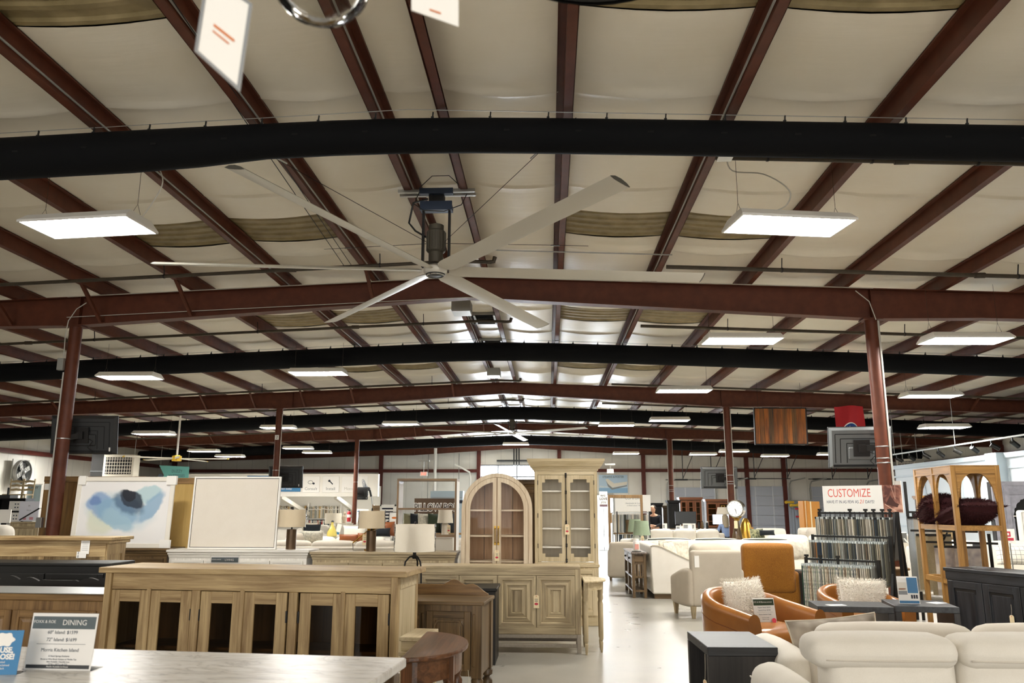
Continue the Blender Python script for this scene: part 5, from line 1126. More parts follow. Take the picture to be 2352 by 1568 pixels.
# ---------------------------------------------------------------- cream recliner sofa seen from behind
t=thing('cream_sofa','cream sofa seen from behind, nearest the front, with two plump back sections','sofa',(2.25,4.07,0),0); L=1.04
for i,(x0,x1) in enumerate(((-.99,-.335),(-.325,.33),(.34,1.11))):
    mb=MB(); mb.soft(x0-(.03 if i==0 else 0),x1,-.065,.20,.79,.93,.065,(.005,.015,.012)); b=mb.build('back_bolster',LINEN,t,smooth='all')
    mb=MB(); mb.soft(x0+(.05 if i==0 else .004),x1-.004,-.03,.20,.22,.87,.07,(.005,.03,.0)); mb.build('back_section',LINEN,t,smooth='all')
    mb=MB(); mb.tube([(x0+.03+(x1-x0-.06)*k/12,-.062-.014*sin(PI*k/12),.833) for k in range(13)],.004,6); mb.build('seam',LINEN2,b,smooth='all')
mb=MB(); mb.soft(-1.0,1.1,.2,.95,.2,.47,.07,(.0,.0,.03)); mb.build('seat',LINEN,t,smooth='all')
mb=MB(); mb.bx(-1.0,1.1,.05,.92,.07,.24); mb.build('base',LINEN2,t)
for s,x in ((-1,-.99),(1,1.12)):
    mb=MB(); mb.soft(x-.11,x+.12,.10,.94,.12,.655,.10,(.015,0,.02)); a=mb.build('arm',LINEN,t,smooth='all')
    mb=MB(); xx=x+s*.085 if s<0 else x+.1; mb.tube([(x-.10,.16+.74*k/10,.575) for k in range(11)],.005,6); mb.build('piping',LINEN2,a,smooth='all')
for sx in (-.9,1.0):
    for y in (.1,.85): mb=MB(); mb.bx(sx-.03,sx+.03,y-.03,y+.03,0,.08); mb.build('foot',WAL['z'],t)
# stone sofa behind it, also seen from behind
t=thing('stone_sofa','stone-coloured sofa seen from behind, between the nearest cream sofa and the black tables','sofa',(2.62,5.32,0),0)
for x0,x1 in ((-.93,.045),(.055,1.02)):
    mb=MB(); mb.soft(x0,x1,-.02,.24,.46,.805,.10,(.01,.03,.015)); b=mb.build('back_cushion',LINEN2,t,smooth='all')
    mb=MB(); mb.tube([(x0+.06+(x1-x0-.12)*k/12,-.045-.01*sin(PI*k/12),.735) for k in range(13)],.0035,6); mb.build('piping',OAT,b,smooth='all')
mb=MB(); mb.soft(-1.0,1.08,-.02,.12,.12,.70,.05,0); mb.build('back_frame',LINEN2,t,smooth='all')
mb=MB(); mb.soft(-.92,1.0,.14,.95,.2,.46,.07,(0,0,.03)); mb.build('seat',LINEN2,t,smooth='all')
for x in (-1.03,1.11):
    mb=MB(); mb.soft(x-.14,x+.10,.02,1.0,.10,.62,.10,(.01,0,.03)); mb.build('arm',LINEN,t,smooth='all')
for sx in (-.95,1.0):
    for y in (.1,.85): mb=MB(); mb.bx(sx-.03,sx+.03,y-.03,y+.03,0,.11); mb.build('foot',WAL['z'],t)
t=thing('leaf_pillow','grey-brown brocade pillow with corded edge, propped in the corner of the stone-coloured sofa','pillow',(1.93,5.74,.60)); t.rotation_euler=(rad(-14),rad(-5),rad(4))
mb=MB(); mb.pillow(.62,.42,.20,14); mb.build('cover',PATT,t,smooth='all'); mb=MB(); e=[(u*.31*(1-.072*(1-v*v)),0,v*.21*(1-.072*(1-u*u))) for u,v in [(-1+2*k/10,-1) for k in range(10)]+[(1,-1+2*k/10) for k in range(10)]+[(1-2*k/10,1) for k in range(10)]+[(-1,1-2*k/10) for k in range(10)]]
mb.tube(e,.006,6,closed=True); mb.build('cord_edge',OAT,t,smooth='all')
# ---------------------------------------------------------------- orange leather tub chairs
def tub(label,loc,rz,s=1):
    t=thing('leather_tub_chair',label,'armchair',loc,rz,scale=s)   # front faces local -y
    Ro=.43; th=.11; n=28
    # horseshoe wall: straight arms in front, half circle behind
    path=[(-1,-.42),(-1,-.28),(-1,-.14)]+[(-cos(PI*i/16),.0+sin(PI*i/16)) for i in range(17)]+[(1,-.14),(1,-.28),(1,-.42)]
    def P2(k,off): 
        x,y=path[k]; 
        if 3<=k<=19: return (x*(Ro-off),y*(Ro-off))
        return (x*(Ro-off),y)
    m=len(path)
    def top(k): u=abs(k-(m-1)/2)/((m-1)/2); return .72-.155*max(0,(u-.15)/.85)**1.3
    sec=14; vs=[];fs=[]
    for k in range(m):
        zt=top(k); prof=[(.02,.05),(0,.15),(-.012,.30),(-.02,zt-.09)]+[(.03+ -.05*cos(a) if False else (th/2-.02)-(th/2)*cos(a)*1.05, zt-.06+.06*sin(a)) for a in [PI*i/6 for i in range(7)]]+[(th-.01,zt-.10),(th-.005,.36),(th,.05)]
        for off,z in prof: x,y=P2(k,off); vs.append((x,y,z))
    q=len(prof)
    for k in range(m-1):
        for j in range(q-1): fs.append((k*q+j,k*q+j+1,(k+1)*q+j+1,(k+1)*q+j))
    fs.append(tuple(range(q))); fs.append(tuple((m-1)*q+j for j in range(q))[::-1])
    mb=MB(); mb.add(vs,fs); b=mb.build('shell',LEATHER,t,smooth=True,bev=.012,seg=2)
    mb=MB(); mb.tube([(P2(k,-.018)[0],P2(k,-.018)[1],top(k)-.16) for k in range(1,m-1)],.004,6); mb.build('seam',paint('leather_seam','#7a4212',.5) if 'leather_seam' not in bpy.data.materials else bpy.data.materials['leather_seam'],b,smooth='all')
    mb=MB(); mb.soft(-.315,.315,-.45,.30,.22,.43,.07,(0,.02,.035)); mb.build('seat_cushion',LEATHER,t,smooth='all')
    mb=MB(); mb.soft(-.32,.32,-.425,.28,.06,.23,.02); mb.build('base',LEATHER,t,smooth='all')
    mb=MB(); mb.cyl(.25,0,.06,n=24); mb.build('swivel_base',M['black'],t,smooth=True)
    return t
tub('orange leather tub chair holding a white fur pillow and a price sign',(1.93,8.05,0),rad(31),1.05)
tub('orange leather tub chair half hidden behind the two black tables',(3.42,9.42,0),rad(12),.93)
def furpillow(label,loc,rot,w,h,tk,mat,tuft,n,seed,ln=.05,cat='pillow'):
    t=thing('fur_pillow',label,cat,loc); t.rotation_euler=rot
    mb=MB(); mb.pillow(w,h,tk,16,.08); c=mb.build('cover',mat,t,smooth='all')
    rr=random.Random(seed); mb=MB()
    for v,nm in [(c.data.vertices[i].co.copy(),c.data.vertices[i].normal.copy()) for i in range(len(c.data.vertices))]*n:
        p=v+Vector((rr.uniform(-.02,.02),rr.uniform(-.006,.006),rr.uniform(-.02,.02))); d=(Vector((p.x/w,p.y/tk*.8,p.z/h)).normalized()+Vector((rr.uniform(-.6,.6),rr.uniform(-.6,.6),rr.uniform(-.9,.3)))*.8).normalized()
        l=ln*rr.uniform(.5,1.1); s_=Vector((rr.uniform(-1,1),rr.uniform(-1,1),rr.uniform(-1,1))).cross(d).normalized()*.0028
        mb.add([p-s_,p+s_,p+d*l],[(0,1,2)])
    f=mb.build('fur',tuft,c); f['kind']='stuff'
    return t
furpillow('fluffy white fur pillow in the orange tub chair with the price sign',(1.90,8.17,.62),(rad(-14),0,rad(34)),.50,.44,.17,FURW,FURW,14,1,.034)
furpillow('fluffy white fur pillow in the tub chair half hidden behind black tables',(3.50,9.46,.56),(rad(-14),rad(3),rad(10)),.56,.36,.16,FURW,FURW,14,2,.032)
acard('sign_holder','acrylic sign reading LIVING ROOM propped against the white fur pillow',(2.02,7.90,.45),.215,.25,rad(12),'LIVING ROOM',[('Regular Retail: $2299',.66,.06),('Special Price: $1399',.56,.06),('-',.49,0),('Dario Swivel Chair',.41,.065),('Top Grain Leather',.30,.04),('Shown in Camel',.24,.04)],band='green',foot='Available Now',logo='FOXX & ROE',tilt=-.2)
t=bpy.data.objects[[o.name for o in COL.objects if o.get('label','').startswith('acrylic sign reading LIVING ROOM')][0]]
mb=MB(); mb.lathe([(.001,0),(.022,0)],20,cap=False); e=mb.build('stamp',M['redink'],t); e.rotation_euler=(PI/2-.2,0,0); e.location=(.07,-.017+.0,.05)
t=acard('sign_holder','acrylic sign reading LIVING propped behind the honey oak sideboard',(onz(522,7.2),7.2,.905),.255,.195,0,'LIVING',[('72" Sideboard: $1599',.62,.10),('-',.5,0),('Reclaimed Oak',.35,.07)],foot='Made to Order',logo='FOXX & ROE',tilt=-.05)
t=thing('display_pedestal','plain white pedestal behind the honey oak sideboard, under the LIVING sign','pedestal',(onz(522,7.2),7.25,0)); mb=MB(); mb.bx(-.2,.2,-.12,.12,.03,.8995); mb.build('body',M['white'],t,bev=.004); mb=MB(); mb.bx(-.17,.17,-.1,.1,0,.03); mb.build('plinth',M['grey'],t)
# ---------------------------------------------------------------- black sideboard on the right
t=thing('black_panel_sideboard','black sideboard with four panelled doors running toward the nearest sofa','sideboard',(4.60,8.32,0),rad(-70.4)); W_=BLK; w=1.8; h=.90
t.location=(4.30+.335*.9,9.17-.942*.9,0)
mb=MB(); mb.bx(-w/2-.02,w/2+.02,-.02,.47,h-.035,h); mb.build('top',W_['x'],t,bev=.004); mb=MB(); mb.bx(-w/2,w/2,.0,.45,.08,h-.035); mb.build('body',BLKS['z'],t,bev=.003); mb=MB(); mb.bx(-w/2+.02,w/2-.02,.03,.43,0,.08); mb.build('plinth',BLKS['x'],t); mb=MB(); mb.bx(-w/2,w/2,-.012,.0,h-.12,h-.035); mb.build('frieze',W_['x'],t)
for i in range(4):
    dw=(w-.04)/4; x0=-w/2+.02+i*dw; D_=panel_door(t,x0+.004,x0+dw-.004,.11,h-.13,-.02,W_,.075)
    mb=MB(); mb.bx(x0+.09,x0+dw-.09,-.012,-.002,h-.25,h-.21); mb.build('pull_slot',M['black'],D_)
    mb=MB(); mb.bx(x0+dw/2-.035,x0+dw/2+.035,-.012,-.002,.2,.5); mb.build('inlay_panel',BLKS['z'],D_)
tg=hangtag(None,(4.30+.335*.78-.03,9.17-.942*.78-.02,.50),.10,.05,.1,rad(-70),False); tg['label']='small tag on a string hanging on the black panelled sideboard doors'
# ---------------------------------------------------------------- arched display stand
t=thing('arched_stand','tall open golden oak stand with pointed arches and a wine-red fur cushion inside','display stand',(4.82,9.9,0),rad(-3)); W_=TAN; w=.56; Lg=1.14; H=2.02; ps=.055
def box_post(x,y): mb=MB(); mb.bx(x,x+ps,y,y+ps,0,H); return mb.build('post',W_['z'],t,bev=.003)
for x in (0,w-ps):
    for y in (0,Lg/2-ps/2,Lg-ps): box_post(x,y)
def arch_panel(L0,L1,plane,off):
    hw=(L1-L0)/2; c=(L0+L1)/2; zt=H-.012; z0=1.60; n=14; rise=.345
    out=[];inn=[]
    pts=[]
    for i in range(n+1): u=-1+2*i/n; pts.append((c+hw*.97*u, z0+rise*(1-abs(u)**2.6)**.62*.98))
    poly=[(L0,z0),]+pts+[(L1,z0),(L1,zt),(L0,zt)]
    poly=[(L0,zt),(L0,z0)]+pts+[(L1,z0),(L1,zt)]
    mb=MB(); mb.prism(poly,'y' if plane=='x' else 'x',off,off+.03); o=mb.build('arch_panel',W_['x' if plane=='x' else 'y'],t)
    mb=MB(); mb.bar((L0,0,0),(L1,0,0),.02) if False else None
    tr=MB(); a,b=(off-.006,off+.036); 
    if plane=='x': tr.bx(L0,L1,a,b,H-.075,H); tr.bx(L0,L1,a-.006,b+.006,H-.085,H-.07)
    else: tr.bx(a,b,L0,L1,H-.075,H); tr.bx(a-.006,b+.006,L0,L1,H-.085,H-.07)
    tr.build('top_rail',W_['x' if plane=='x' else 'y'],t)
for off in (.012,Lg-.042): arch_panel(ps,w-ps,'x',off)
for off in (.012,w-.042):
    arch_panel(ps,Lg/2-ps/2,'y',off); arch_panel(Lg/2+ps/2,Lg-ps,'y',off)
for z in (1.285,.645):
    mb=MB(); 
    if z>1: mb.bx(.02,w-.02,.02,Lg-.02,z+.02,z+.04)
    for a,b,c,d in ((ps,w-ps,.005,.045),(ps,w-ps,Lg-.045,Lg-.005)): mb.bx(a,b,c,d,z-.02,z+.04)
    for x in (.005,w-.045): mb.bx(x,x+.04,ps,Lg-ps,z-.02,z+.04)
    mb.build('shelf' if z>1 else 'stretcher',W_['y'],t)
mb=MB(); mb.bx(.0,w,.0,Lg,H,H+.012); mb.build('top',W_['y'],t,bev=.002)
furpillow('wine-red shaggy fur cushion lying on the upper shelf of the arched stand',(5.12,10.22,1.325+.135),(rad(74),0,rad(4)),.54,.66,.27,FURR,FURR,16,3,.045,'cushion')
furpillow('smaller wine-red shaggy fur cushion stacked on top at the back of the arched stand',(5.02,10.7,1.325+.18),(rad(70),0,rad(-8)),.46,.5,.34,FURR,FURR,14,4,.045,'cushion')
# ---------------------------------------------------------------- swatch racks
rr=random.Random(11)
SWC=['#b9ad97','#8d8673','#d8d0bf','#6d6a58','#a39a86','#4d4f45','#c8bda6','#7f7a70','#5f5a4c','#ddd6c8','#8f9088','#b3a68c','#37424a','#746350','#a9aba2','#c9c2b4']
SW=[fabric('swatch_%d'%i,c,None,200,.1) for i,c in enumerate(SWC)]
SWP=[fabric('print_%d'%i,a,b,38,.1) for i,(a,b) in enumerate((('#d9d0bd','#6f7262'),('#cfc4ac','#8a6a4c'),('#ddd8ca','#59636b'),('#c9c6b6','#8d9a82')))]
SPEC={'navy_s':fabric('swatch_navy','#1f3145',None,200,.1),'rust_s':fabric('swatch_rust','#a4662f',None,200,.1),'green_s':fabric('swatch_green','#2f4a3a',None,200,.1)}
T_=thing('swatch_rack','three-tier black metal fabric rack full of hanging swatches under the customize board','display rack',(3.66,11.22,0),rad(-40))
def rackpart(name,fn):
    mb=MB(); fn(mb); return mb.build(name,M['black'],T_)
tiers=[(1.46,.0,1.0),(1.165,-.27,.98),(.885,-.54,.90)]
for z,y,L in tiers:
    rackpart('rail',lambda m:m.bx(0,L,y-.012,y+.012,z-.012,z+.012))
    rackpart('end_upright',lambda m:m.bx(-.015,.015,y-.015,y+.015,0,z+.02)); rackpart('end_upright',lambda m:m.bx(L-.02,L+.02,y-.02,y+.02,0,z+.02))
for x in (0,.95): rackpart('foot_rail',lambda m:m.bx(x-.015,x+.015,-.56,.35,0,.03))
rackpart('brace',lambda m:m.bar((.97,-.54,.03),(.97,.0,1.46),.03)); rackpart('brace',lambda m:m.bar((1.0,.3,.03),(1.0,.0,1.44),.03))
TM=MX((3.66,11.22,0),rad(-40))
def swatch(mat,x,y,z,w,h,yaw,nm,label,group,clear=True,tagp=False):
    s=thing('fabric_swatch',label,'fabric swatch',tuple(TM@Vector((x,y,z))),rad(-40)+yaw,group)
    mb=MB(); n=4
    mb.bx(-.004,.004,-w/2,w/2,-.06-h,-.06); o=mb.build('cloth',mat,s)
    mb=MB(); mb.bx(-.005,.005,-w/2-.006,w/2+.006,-.075,-.05); mb.tube([(0,0,-.05),(0,0,-.016),(0,.014,-.010),(0,.020,.0),(0,.014,.012),(0,0,.016),(0,-.014,.012)],.003,5); mb.build('clip_hanger',PLASTIC_S if clear else M['black'],s)
    if tagp: mb=MB(); mb.bx(-.006,-.004,-.04,.0,-.16,-.08); mb.build('paper_tag',M['paper'],o)
    return s
PLASTIC_S=paint('clear_plastic','#c9d0cf',.2,spec=.6)
names=['top tier','middle tier','bottom tier']
for ti,(z,y,L) in enumerate(tiers):
    n=(44,44,42)[ti]; x=.02
    for i in range(n):
        x=.02+(L-.05)*i/n+rr.uniform(-.003,.003)
        if ti==2: mt=rr.choice(SWP) if i<34 else rr.choice(SW)
        else: mt=rr.choice(SW)
        lab='narrow hanging fabric swatch on the %s of the swatch rack'%names[ti]
        if ti==1 and i==4: mt=SPEC['rust_s']; lab='rust-brown hanging fabric swatch on the middle tier of the swatch rack'
        if ti==1 and i in (6,7): mt=SPEC['navy_s']; lab='dark navy hanging fabric swatch on the middle tier of the swatch rack'
        if ti==2 and i==0: mt=SPEC['green_s']; lab='dark green hanging fabric swatch at the outer end of the bottom tier'
        if ti==2 and i==n-1: mt=SW[10]; lab='broad grey swatch facing outward at the inner end of the bottom tier'
        w=(.42,.38,.36)[ti]; h=rr.uniform(.48,.55) if ti!=2 else rr.uniform(.50,.58)
        g='swatches on the %s of the rack'%names[ti] if lab.startswith('narrow') else ('navy swatches on the middle tier' if 'navy' in lab else None)
        swatch(mt,x,y,z,w,h,rr.uniform(-.06,.06)+(.0 if i<n-1 else .12),'',lab,g,ti!=0 or i%3,rr.random()<.15 and ti==1)
# binder clips / black pinch hangers on the rails
for ti,xs in ((0,(.02,.42,.62,.72,.83,.92)),(2,(.02,.2,.42))):
    z,y,L=tiers[ti]
    for k,x in enumerate(xs):
        s=thing('pinch_clip','black pinch clip on the %s rail of the swatch rack'%names[ti],'clip',tuple(TM@Vector((x,y-.02,z))),rad(-40),'black pinch clips on the rack rails')
        mb=MB(); mb.bar((0,0,-.07),(0,0,.05),.025,.014); mb.bx(-.025,.025,-.012,.012,.03,.055); mb.build('jaw',M['black'],s); mb=MB(); mb.bx(-.02,.02,-.014,.014,-.08,-.055); mb.build('pad',M['rubber'],s)
# customize board
t=thing('customize_board','white board reading CUSTOMIZE with a sepia picture end, above the swatch rack','sign board',(4.115,11.15,1.475),rad(-38)); W2=.50
t.location=tuple(TM@Vector((.53,.13,1.475))); t.rotation_euler=(0,0,rad(-37))
mb=MB(); mb.bx(-.50,.50,-.008,.008,0,.345); mb.build('board',M['paper'],t)
txt('CUSTOMIZE',.155,M['inkred'],t,(-.155,-.0095,.243),sx=.66); txt('HAVE IT IN AS FEW AS',.058,M['ink'],t,(-.245,-.0095,.13),sx=.72); txt('21',.07,M['inkred'],t,(.002,-.0095,.132),sx=.9,shear=.25); txt('DAYS!',.058,M['ink'],t,(.105,-.0095,.13),sx=.72)
def sepia():
    m,t_,b=nt('sepia_print'); tc=N(t_,'ShaderNodeTexCoord'); n=N(t_,'ShaderNodeTexNoise'); n.inputs['Scale'].default_value=7; n.inputs['Detail'].default_value=5; n.inputs['Distortion'].default_value=1.2; t_.links.new(tc.outputs['Object'],n.inputs['Vector']); r=ramp(t_,[(.35,'#5a2f26'),(.5,'#9a6553'),(.66,'#d6a58d')]); t_.links.new(n.outputs['Fac'],r.inputs['Fac']); t_.links.new(r.outputs['Color'],b.inputs['Base Color']); b.inputs['Roughness'].default_value=.6; return m
SEP=sepia(); SEPL=paint('sepia_light','#e0b7a0',.6); SEPD=paint('sepia_dark','#4a2820',.6)
mb=MB(); mb.bx(.27,.50,-.0095,-.008,0,.345); pp=mb.build('picture_panel',SEP,t)
mb=MB(); mb.add([(.30,-.0105,.10),(.36,-.0105,.21),(.34,-.0105,.25),(.42,-.0105,.12),(.46,-.0105,.10),(.44,-.0105,.06)],[(0,5,4,3,2,1)]); mb.build('shears',SEPD,pp)
mb=MB(); mb.bar((.38,-.0105,.34),(.42,-.0105,.16),.004,.0006,up=(0,1,0)); mb.bar((.43,-.0105,.34),(.42,-.0105,.16),.004,.0006,up=(0,1,0)); mb.bar((.29,-.0105,.10),(.42,-.0105,.01),.010,.0006,up=(0,1,0)); mb.build('thread',SEPL,pp)
# brown stool table
t=thing('round_stool_table','small brown round-topped table between the swatch rack and the column','side table',(4.43,10.72,0),rad(-10)); t.location=(4.56,11.30,0); W_=WAL
mb=MB(); mb.lathe([(.22,.715),(.25,.72),(.252,.735),(.245,.745)],32); mb.build('top',BRN['x'],t,smooth=True); mb=MB(); mb.lathe([(.215,.60),(.215,.714),(.19,.714),(.19,.60)],28,cap=False); mb.build('apron',BRN['x'],t,smooth=True)
for k in range(4): a=PI/4+k*PI/2; mb=MB(); x,y=.18*cos(a),.18*sin(a); mb.bx(x-.025,x+.025,y-.025,y+.025,0,.71); mb.build('leg',BRN['z'],t,bev=.003)
# second rack behind the arched stand
t=thing('sample_rack','tall black metal rack with wide fabric samples, behind the arched stand','display rack',(5.15,11.95,0),rad(-35)); R2=MX((5.15,11.95,0),rad(-35))
def rp(name,fn): mb=MB(); fn(mb); return mb.build(name,M['black'],t)
for x,y,z in ((0,0,1.9),(.08,-.02,1.47),(.62,-.30,1.47),(.62,-.30,1.2),(1.05,-.5,1.2),(1.05,-.5,.95)): rp('upright',lambda m:m.bx(x-.018,x+.018,y-.018,y+.018,0,z))
for a,b in (((0,0,1.47),(.62,-.0,1.47)),((.08,-.30,1.22),(.9,-.30,1.22)),((.3,-.55,1.08),(1.15,-.55,1.08)),((0,-.02,.12),(1.1,-.02,.12)),((0,-.5,.3),(.9,-.5,.3))): rp('rail',lambda m:m.bar(a,b,.028))
FLO=fabric('floral_print','#d7d0c4','#8f8790',10,.1); BEI=fabric('beige_weave','#bfb294','#a89b7e',120,.2); WHS=fabric('white_sample','#dcd9d2',None,150,.1); BLS=fabric('pale_blue_sample','#bcc5cd',None,150,.1)
for nm,lab,mt,x,y,z,w,h in (('sample','tall pale grey fabric sample at the outer end of the sample rack',BLS,.14,-.06,1.42,.30,1.0),('sample','tall white fabric sample next to the pale grey one on the sample rack',WHS,.22,-.06,1.42,.30,1.0),('sample','wide beige woven sample, rear one on the middle rail of the sample rack',BEI,.30,-.30,1.19,.34,.72),('sample','wide beige woven sample, front one on the middle rail of the sample rack',BEI,.44,-.34,1.19,.30,.78),('sample','floral printed sample on the rear side of the lowest rail',FLO,.56,-.55,1.05,.34,.62),('sample','floral printed sample at the front of the lowest rail',FLO,.80,-.58,1.05,.34,.66)):
    s=thing('fabric_sample',lab,'fabric sample',tuple(R2@Vector((x,y,z))),rad(-2)); mb=MB(); mb.grid(lambda u,v:(-w/2+w*u,.012*sin(u*11+v),-.03-h*v),10,6); mb.build('cloth',mt,s,smooth='all'); mb=MB(); mb.bx(-w/2,w/2,-.012,.012,-.04,-.01); mb.build('hanger_bar',M['black'],s)
for k,(px,py,Y_) in enumerate(((2138,1172,11.6),(2165,1238,11.4),(2215,1288,11.2))):
    p=at(px,py,Y_); s=thing('clip_bunch','bunch of black hanger clips, %s'%('highest one on the sample rack','middle one on the sample rack','lowest one on the sample rack')[k],'clip',tuple(p)); rq=random.Random(k)
    for j in range(5): mb=MB(); a=rq.uniform(-.6,.6); mb.bar((rq.uniform(-.03,.03),rq.uniform(-.04,.04),-.08),(rq.uniform(-.05,.05)+a*.05,rq.uniform(-.04,.04),.09),.03,.015); mb.build('clip',M['black'],s)
t=thing('white_panel_sign','narrow white panel with a black edge standing high behind the customize board column','sign board',tuple(at(2070,1178,12.6))); mb=MB(); mb.bx(-.10,.04,-.01,.01,0,.48); mb.build('panel',M['paper'],t); mb=MB(); mb.bx(-.125,-.10,-.015,.015,-.0,.48); mb.build('edge_strip',M['black'],t)
t.rotation_euler=(0,0,rad(-50))
# ---------------------------------------------------------------- armchairs and sofas of the aisle
def leg4(t,w,y0,y1,h,mat,r=.028):
    for sx in (-1,1):
        for y in (y0,y1): mb=MB(); x=sx*(w/2-.06); mb.taper((x-r*.6,x+r*.6,y-r*.6,y+r*.6,0),(x-r,x+r,y-r,y+r,h)); mb.build('leg',mat,t)
t=thing('grey_armchair','light grey wing armchair seen from behind, with a sale label on its back','armchair',(2.30,12.28,0),rad(194)); G_=LINGREY   # faces local -y
mb=MB(); mb.soft(-.38,.38,.27,.42,.16,.93,.05,(0,.02,0)); bk=mb.build('outer_back',G_,t,smooth='all')
mb=MB(); mb.soft(-.31,.31,.06,.31,.45,1.0,.09,(0,.03,.03)); mb.build('back_cushion',OAT,t,smooth='all')
for s in (-1,1):
    def wp(p,u,v,w_): return (p.x,p.y,p.z-(.10*max(0,-v+.2)**1 if w_>0 else 0))
    mb=MB(); mb.soft(s*.43,s*.31,-.34,.38,.16,.66,.05,(0,0,.02),warp=wp); mb.build('arm',G_,t,smooth='all')
mb=MB(); mb.soft(-.32,.32,-.38,.28,.2,.46,.06,(0,0,.03)); mb.build('seat_cushion',G_,t,smooth='all')
leg4(t,.86,-.27,.35,.17,OAKB['z'],.034)
mb=MB(); mb.bx(.29,.36,.430,.434,.70,.86); mb.build('sale_label',M['paper'],bk)
t=thing('mustard_recliner','mustard brown recliner seen from behind, next to the grey armchair','recliner',(3.23,12.75,0),rad(184))
mb=MB(); mb.soft(-.39,.39,.22,.40,.30,1.0,.07,(0,.02,.015)); mb.build('outer_back',MUST,t,smooth='all'); 
for s in (-1,1): mb=MB(); mb.soft(s*.46,s*.34,-.4,.36,.12,.60,.06,(0,0,.02)); mb.build('arm',MUST,t,smooth='all')
mb=MB(); mb.soft(-.36,.36,-.42,.25,.18,.46,.06); mb.build('seat_cushion',MUST,t,smooth='all'); mb=MB(); mb.soft(-.42,.42,-.36,.36,.08,.32,.03); mb.build('skirt',MUST,t,smooth='all'); leg4(t,.8,-.3,.28,.09,WAL['z'])
t=thing('dark_end_table','dark green-black end table beside the mustard recliner','side table',(3.92,12.5,0)); mb=MB(); mb.bx(-.2,.2,-.25,.25,.58,.61); mb.build('top',BLK['x'],t); mb=MB(); mb.bx(-.17,.17,-.22,.22,0,.58); mb.build('body',BLKS['z'],t)
# sectional with sweeping arm
t=thing('cream_sectional','cream sectional sofa with a piped sweeping arm beside the carved console','sofa',(1.77,14.3,0)); C_=IVORY
sw=[(0,.08),(1.12,.08),(1.14,.52),(1.05,.57),(.85,.60),(.62,.65),(.42,.74),(.24,.83),(.10,.88),(.02,.885),(-.02,.86),(-.015,.5)]
mb=MB(); mb.prism(sw,'y',0,.14); a=mb.build('arm',C_,t,smooth=True,bev=.02,seg=2)
mb=MB(); mb.tube([(x,-.006,z+.004) for x,z in sw[2:11]],.009,6); mb.build('piping',OAT,a,smooth='all')
mb=MB(); mb.soft(-.02,.20,.1,2.2,.08,.88,.06); mb.build('back_frame',C_,t,smooth='all')
mb=MB(); mb.soft(.2,1.1,.14,2.2,.15,.46,.06,(0,0,.03)); mb.build('seat',C_,t,smooth='all')
mb=MB(); mb.soft(.0,3.6,2.05,2.3,.08,.88,.06); mb.build('back_frame',C_,t,smooth='all')
for i in range(3): mb=MB(); mb.soft(.25+i*1.1,1.33+i*1.1,1.80,2.08,.45,.885,.10,(.01,.03,.03)); mb.build('back_cushion',C_,t,smooth='all')
mb=MB(); mb.soft(.2,3.55,1.1,2.05,.15,.46,.06,(0,0,.03)); mb.build('seat',C_,t,smooth='all')
mb=MB(); mb.bx(.03,1.1,.03,.12,0,.08); mb.bx(.05,3.5,1.2,2.2,0,.08); mb.build('plinth',WAL['x'],t)
def scatter(label,loc,rot,w,h,tk,mat,cat='pillow',piped=None):
    t=thing('throw_pillow',label,cat,loc); t.rotation_euler=rot
    mb=MB(); mb.pillow(w,h,tk,10); mb.build('cover',mat,t,smooth='all')
    if piped:
        mb=MB(); e=[(u*w/2,0,v*h/2) for u,v in [(-1+2*k/8,-1) for k in range(8)]+[(1,-1+2*k/8) for k in range(8)]+[(1-2*k/8,1) for k in range(8)]+[(-1,1-2*k/8) for k in range(8)]]; mb.tube(e,.007,5,closed=True); mb.build('piping',piped,t,smooth='all')
    return t
PRF=fabric('cream_print','#e2dccb','#b9b2a0',18,.1)
scatter('cream printed pillow at the sweeping arm of the sectional, nearer one',(2.15,14.62,.69),(rad(-14),0,rad(65)),.52,.5,.17,PRF,piped=OAT)
scatter('cream printed pillow behind another at the sweeping arm of the sectional',(2.10,14.95,.70),(rad(-14),0,rad(70)),.52,.5,.17,PRF,piped=OAT)
scatter('cream floral pillow in the middle of the sectional seat',(2.45,15.9,.68),(rad(-14),0,rad(8)),.50,.46,.17,PRF)
scatter('white pillow at the shaded side of the sectional beyond the mustard recliner',(4.15,15.0,.70),(rad(-14),0,rad(-20)),.55,.5,.2,LINEN)
# teal-grey sofa back
t=thing('sage_sofa','sage grey sofa seen from behind with dark piped cushion tops','sofa',(3.54,17.45,0))
mb=MB(); mb.soft(-1.52,1.52,0,.2,.08,.78,.06); mb.build('back_frame',SAGE,t,smooth='all')
for i in range(3):
    x0=-1.5+i; mb=MB(); mb.soft(x0+.01,x0+.99,.02,.26,.5,.88,.09,(.01,.02,.02)); b=mb.build('back_cushion',SAGE,t,smooth='all')
    mb=MB(); mb.tube([(x0+.05+.9*k/10,.02,.865+.012*sin(PI*k/10)) for k in range(11)],.012,6); mb.build('piping',M['dkgrey'],b,smooth='all')
mb=MB(); mb.soft(-1.45,1.45,.2,1.0,.12,.46,.06); mb.build('seat',SAGE,t,smooth='all'); leg4(t,3,.1,.9,.12,WAL['z'])
for sx in (-1,1): mb=MB(); mb.soft(sx*1.56,sx*1.40,.02,1.0,.1,.62,.06); mb.build('arm',SAGE,t,smooth='all')
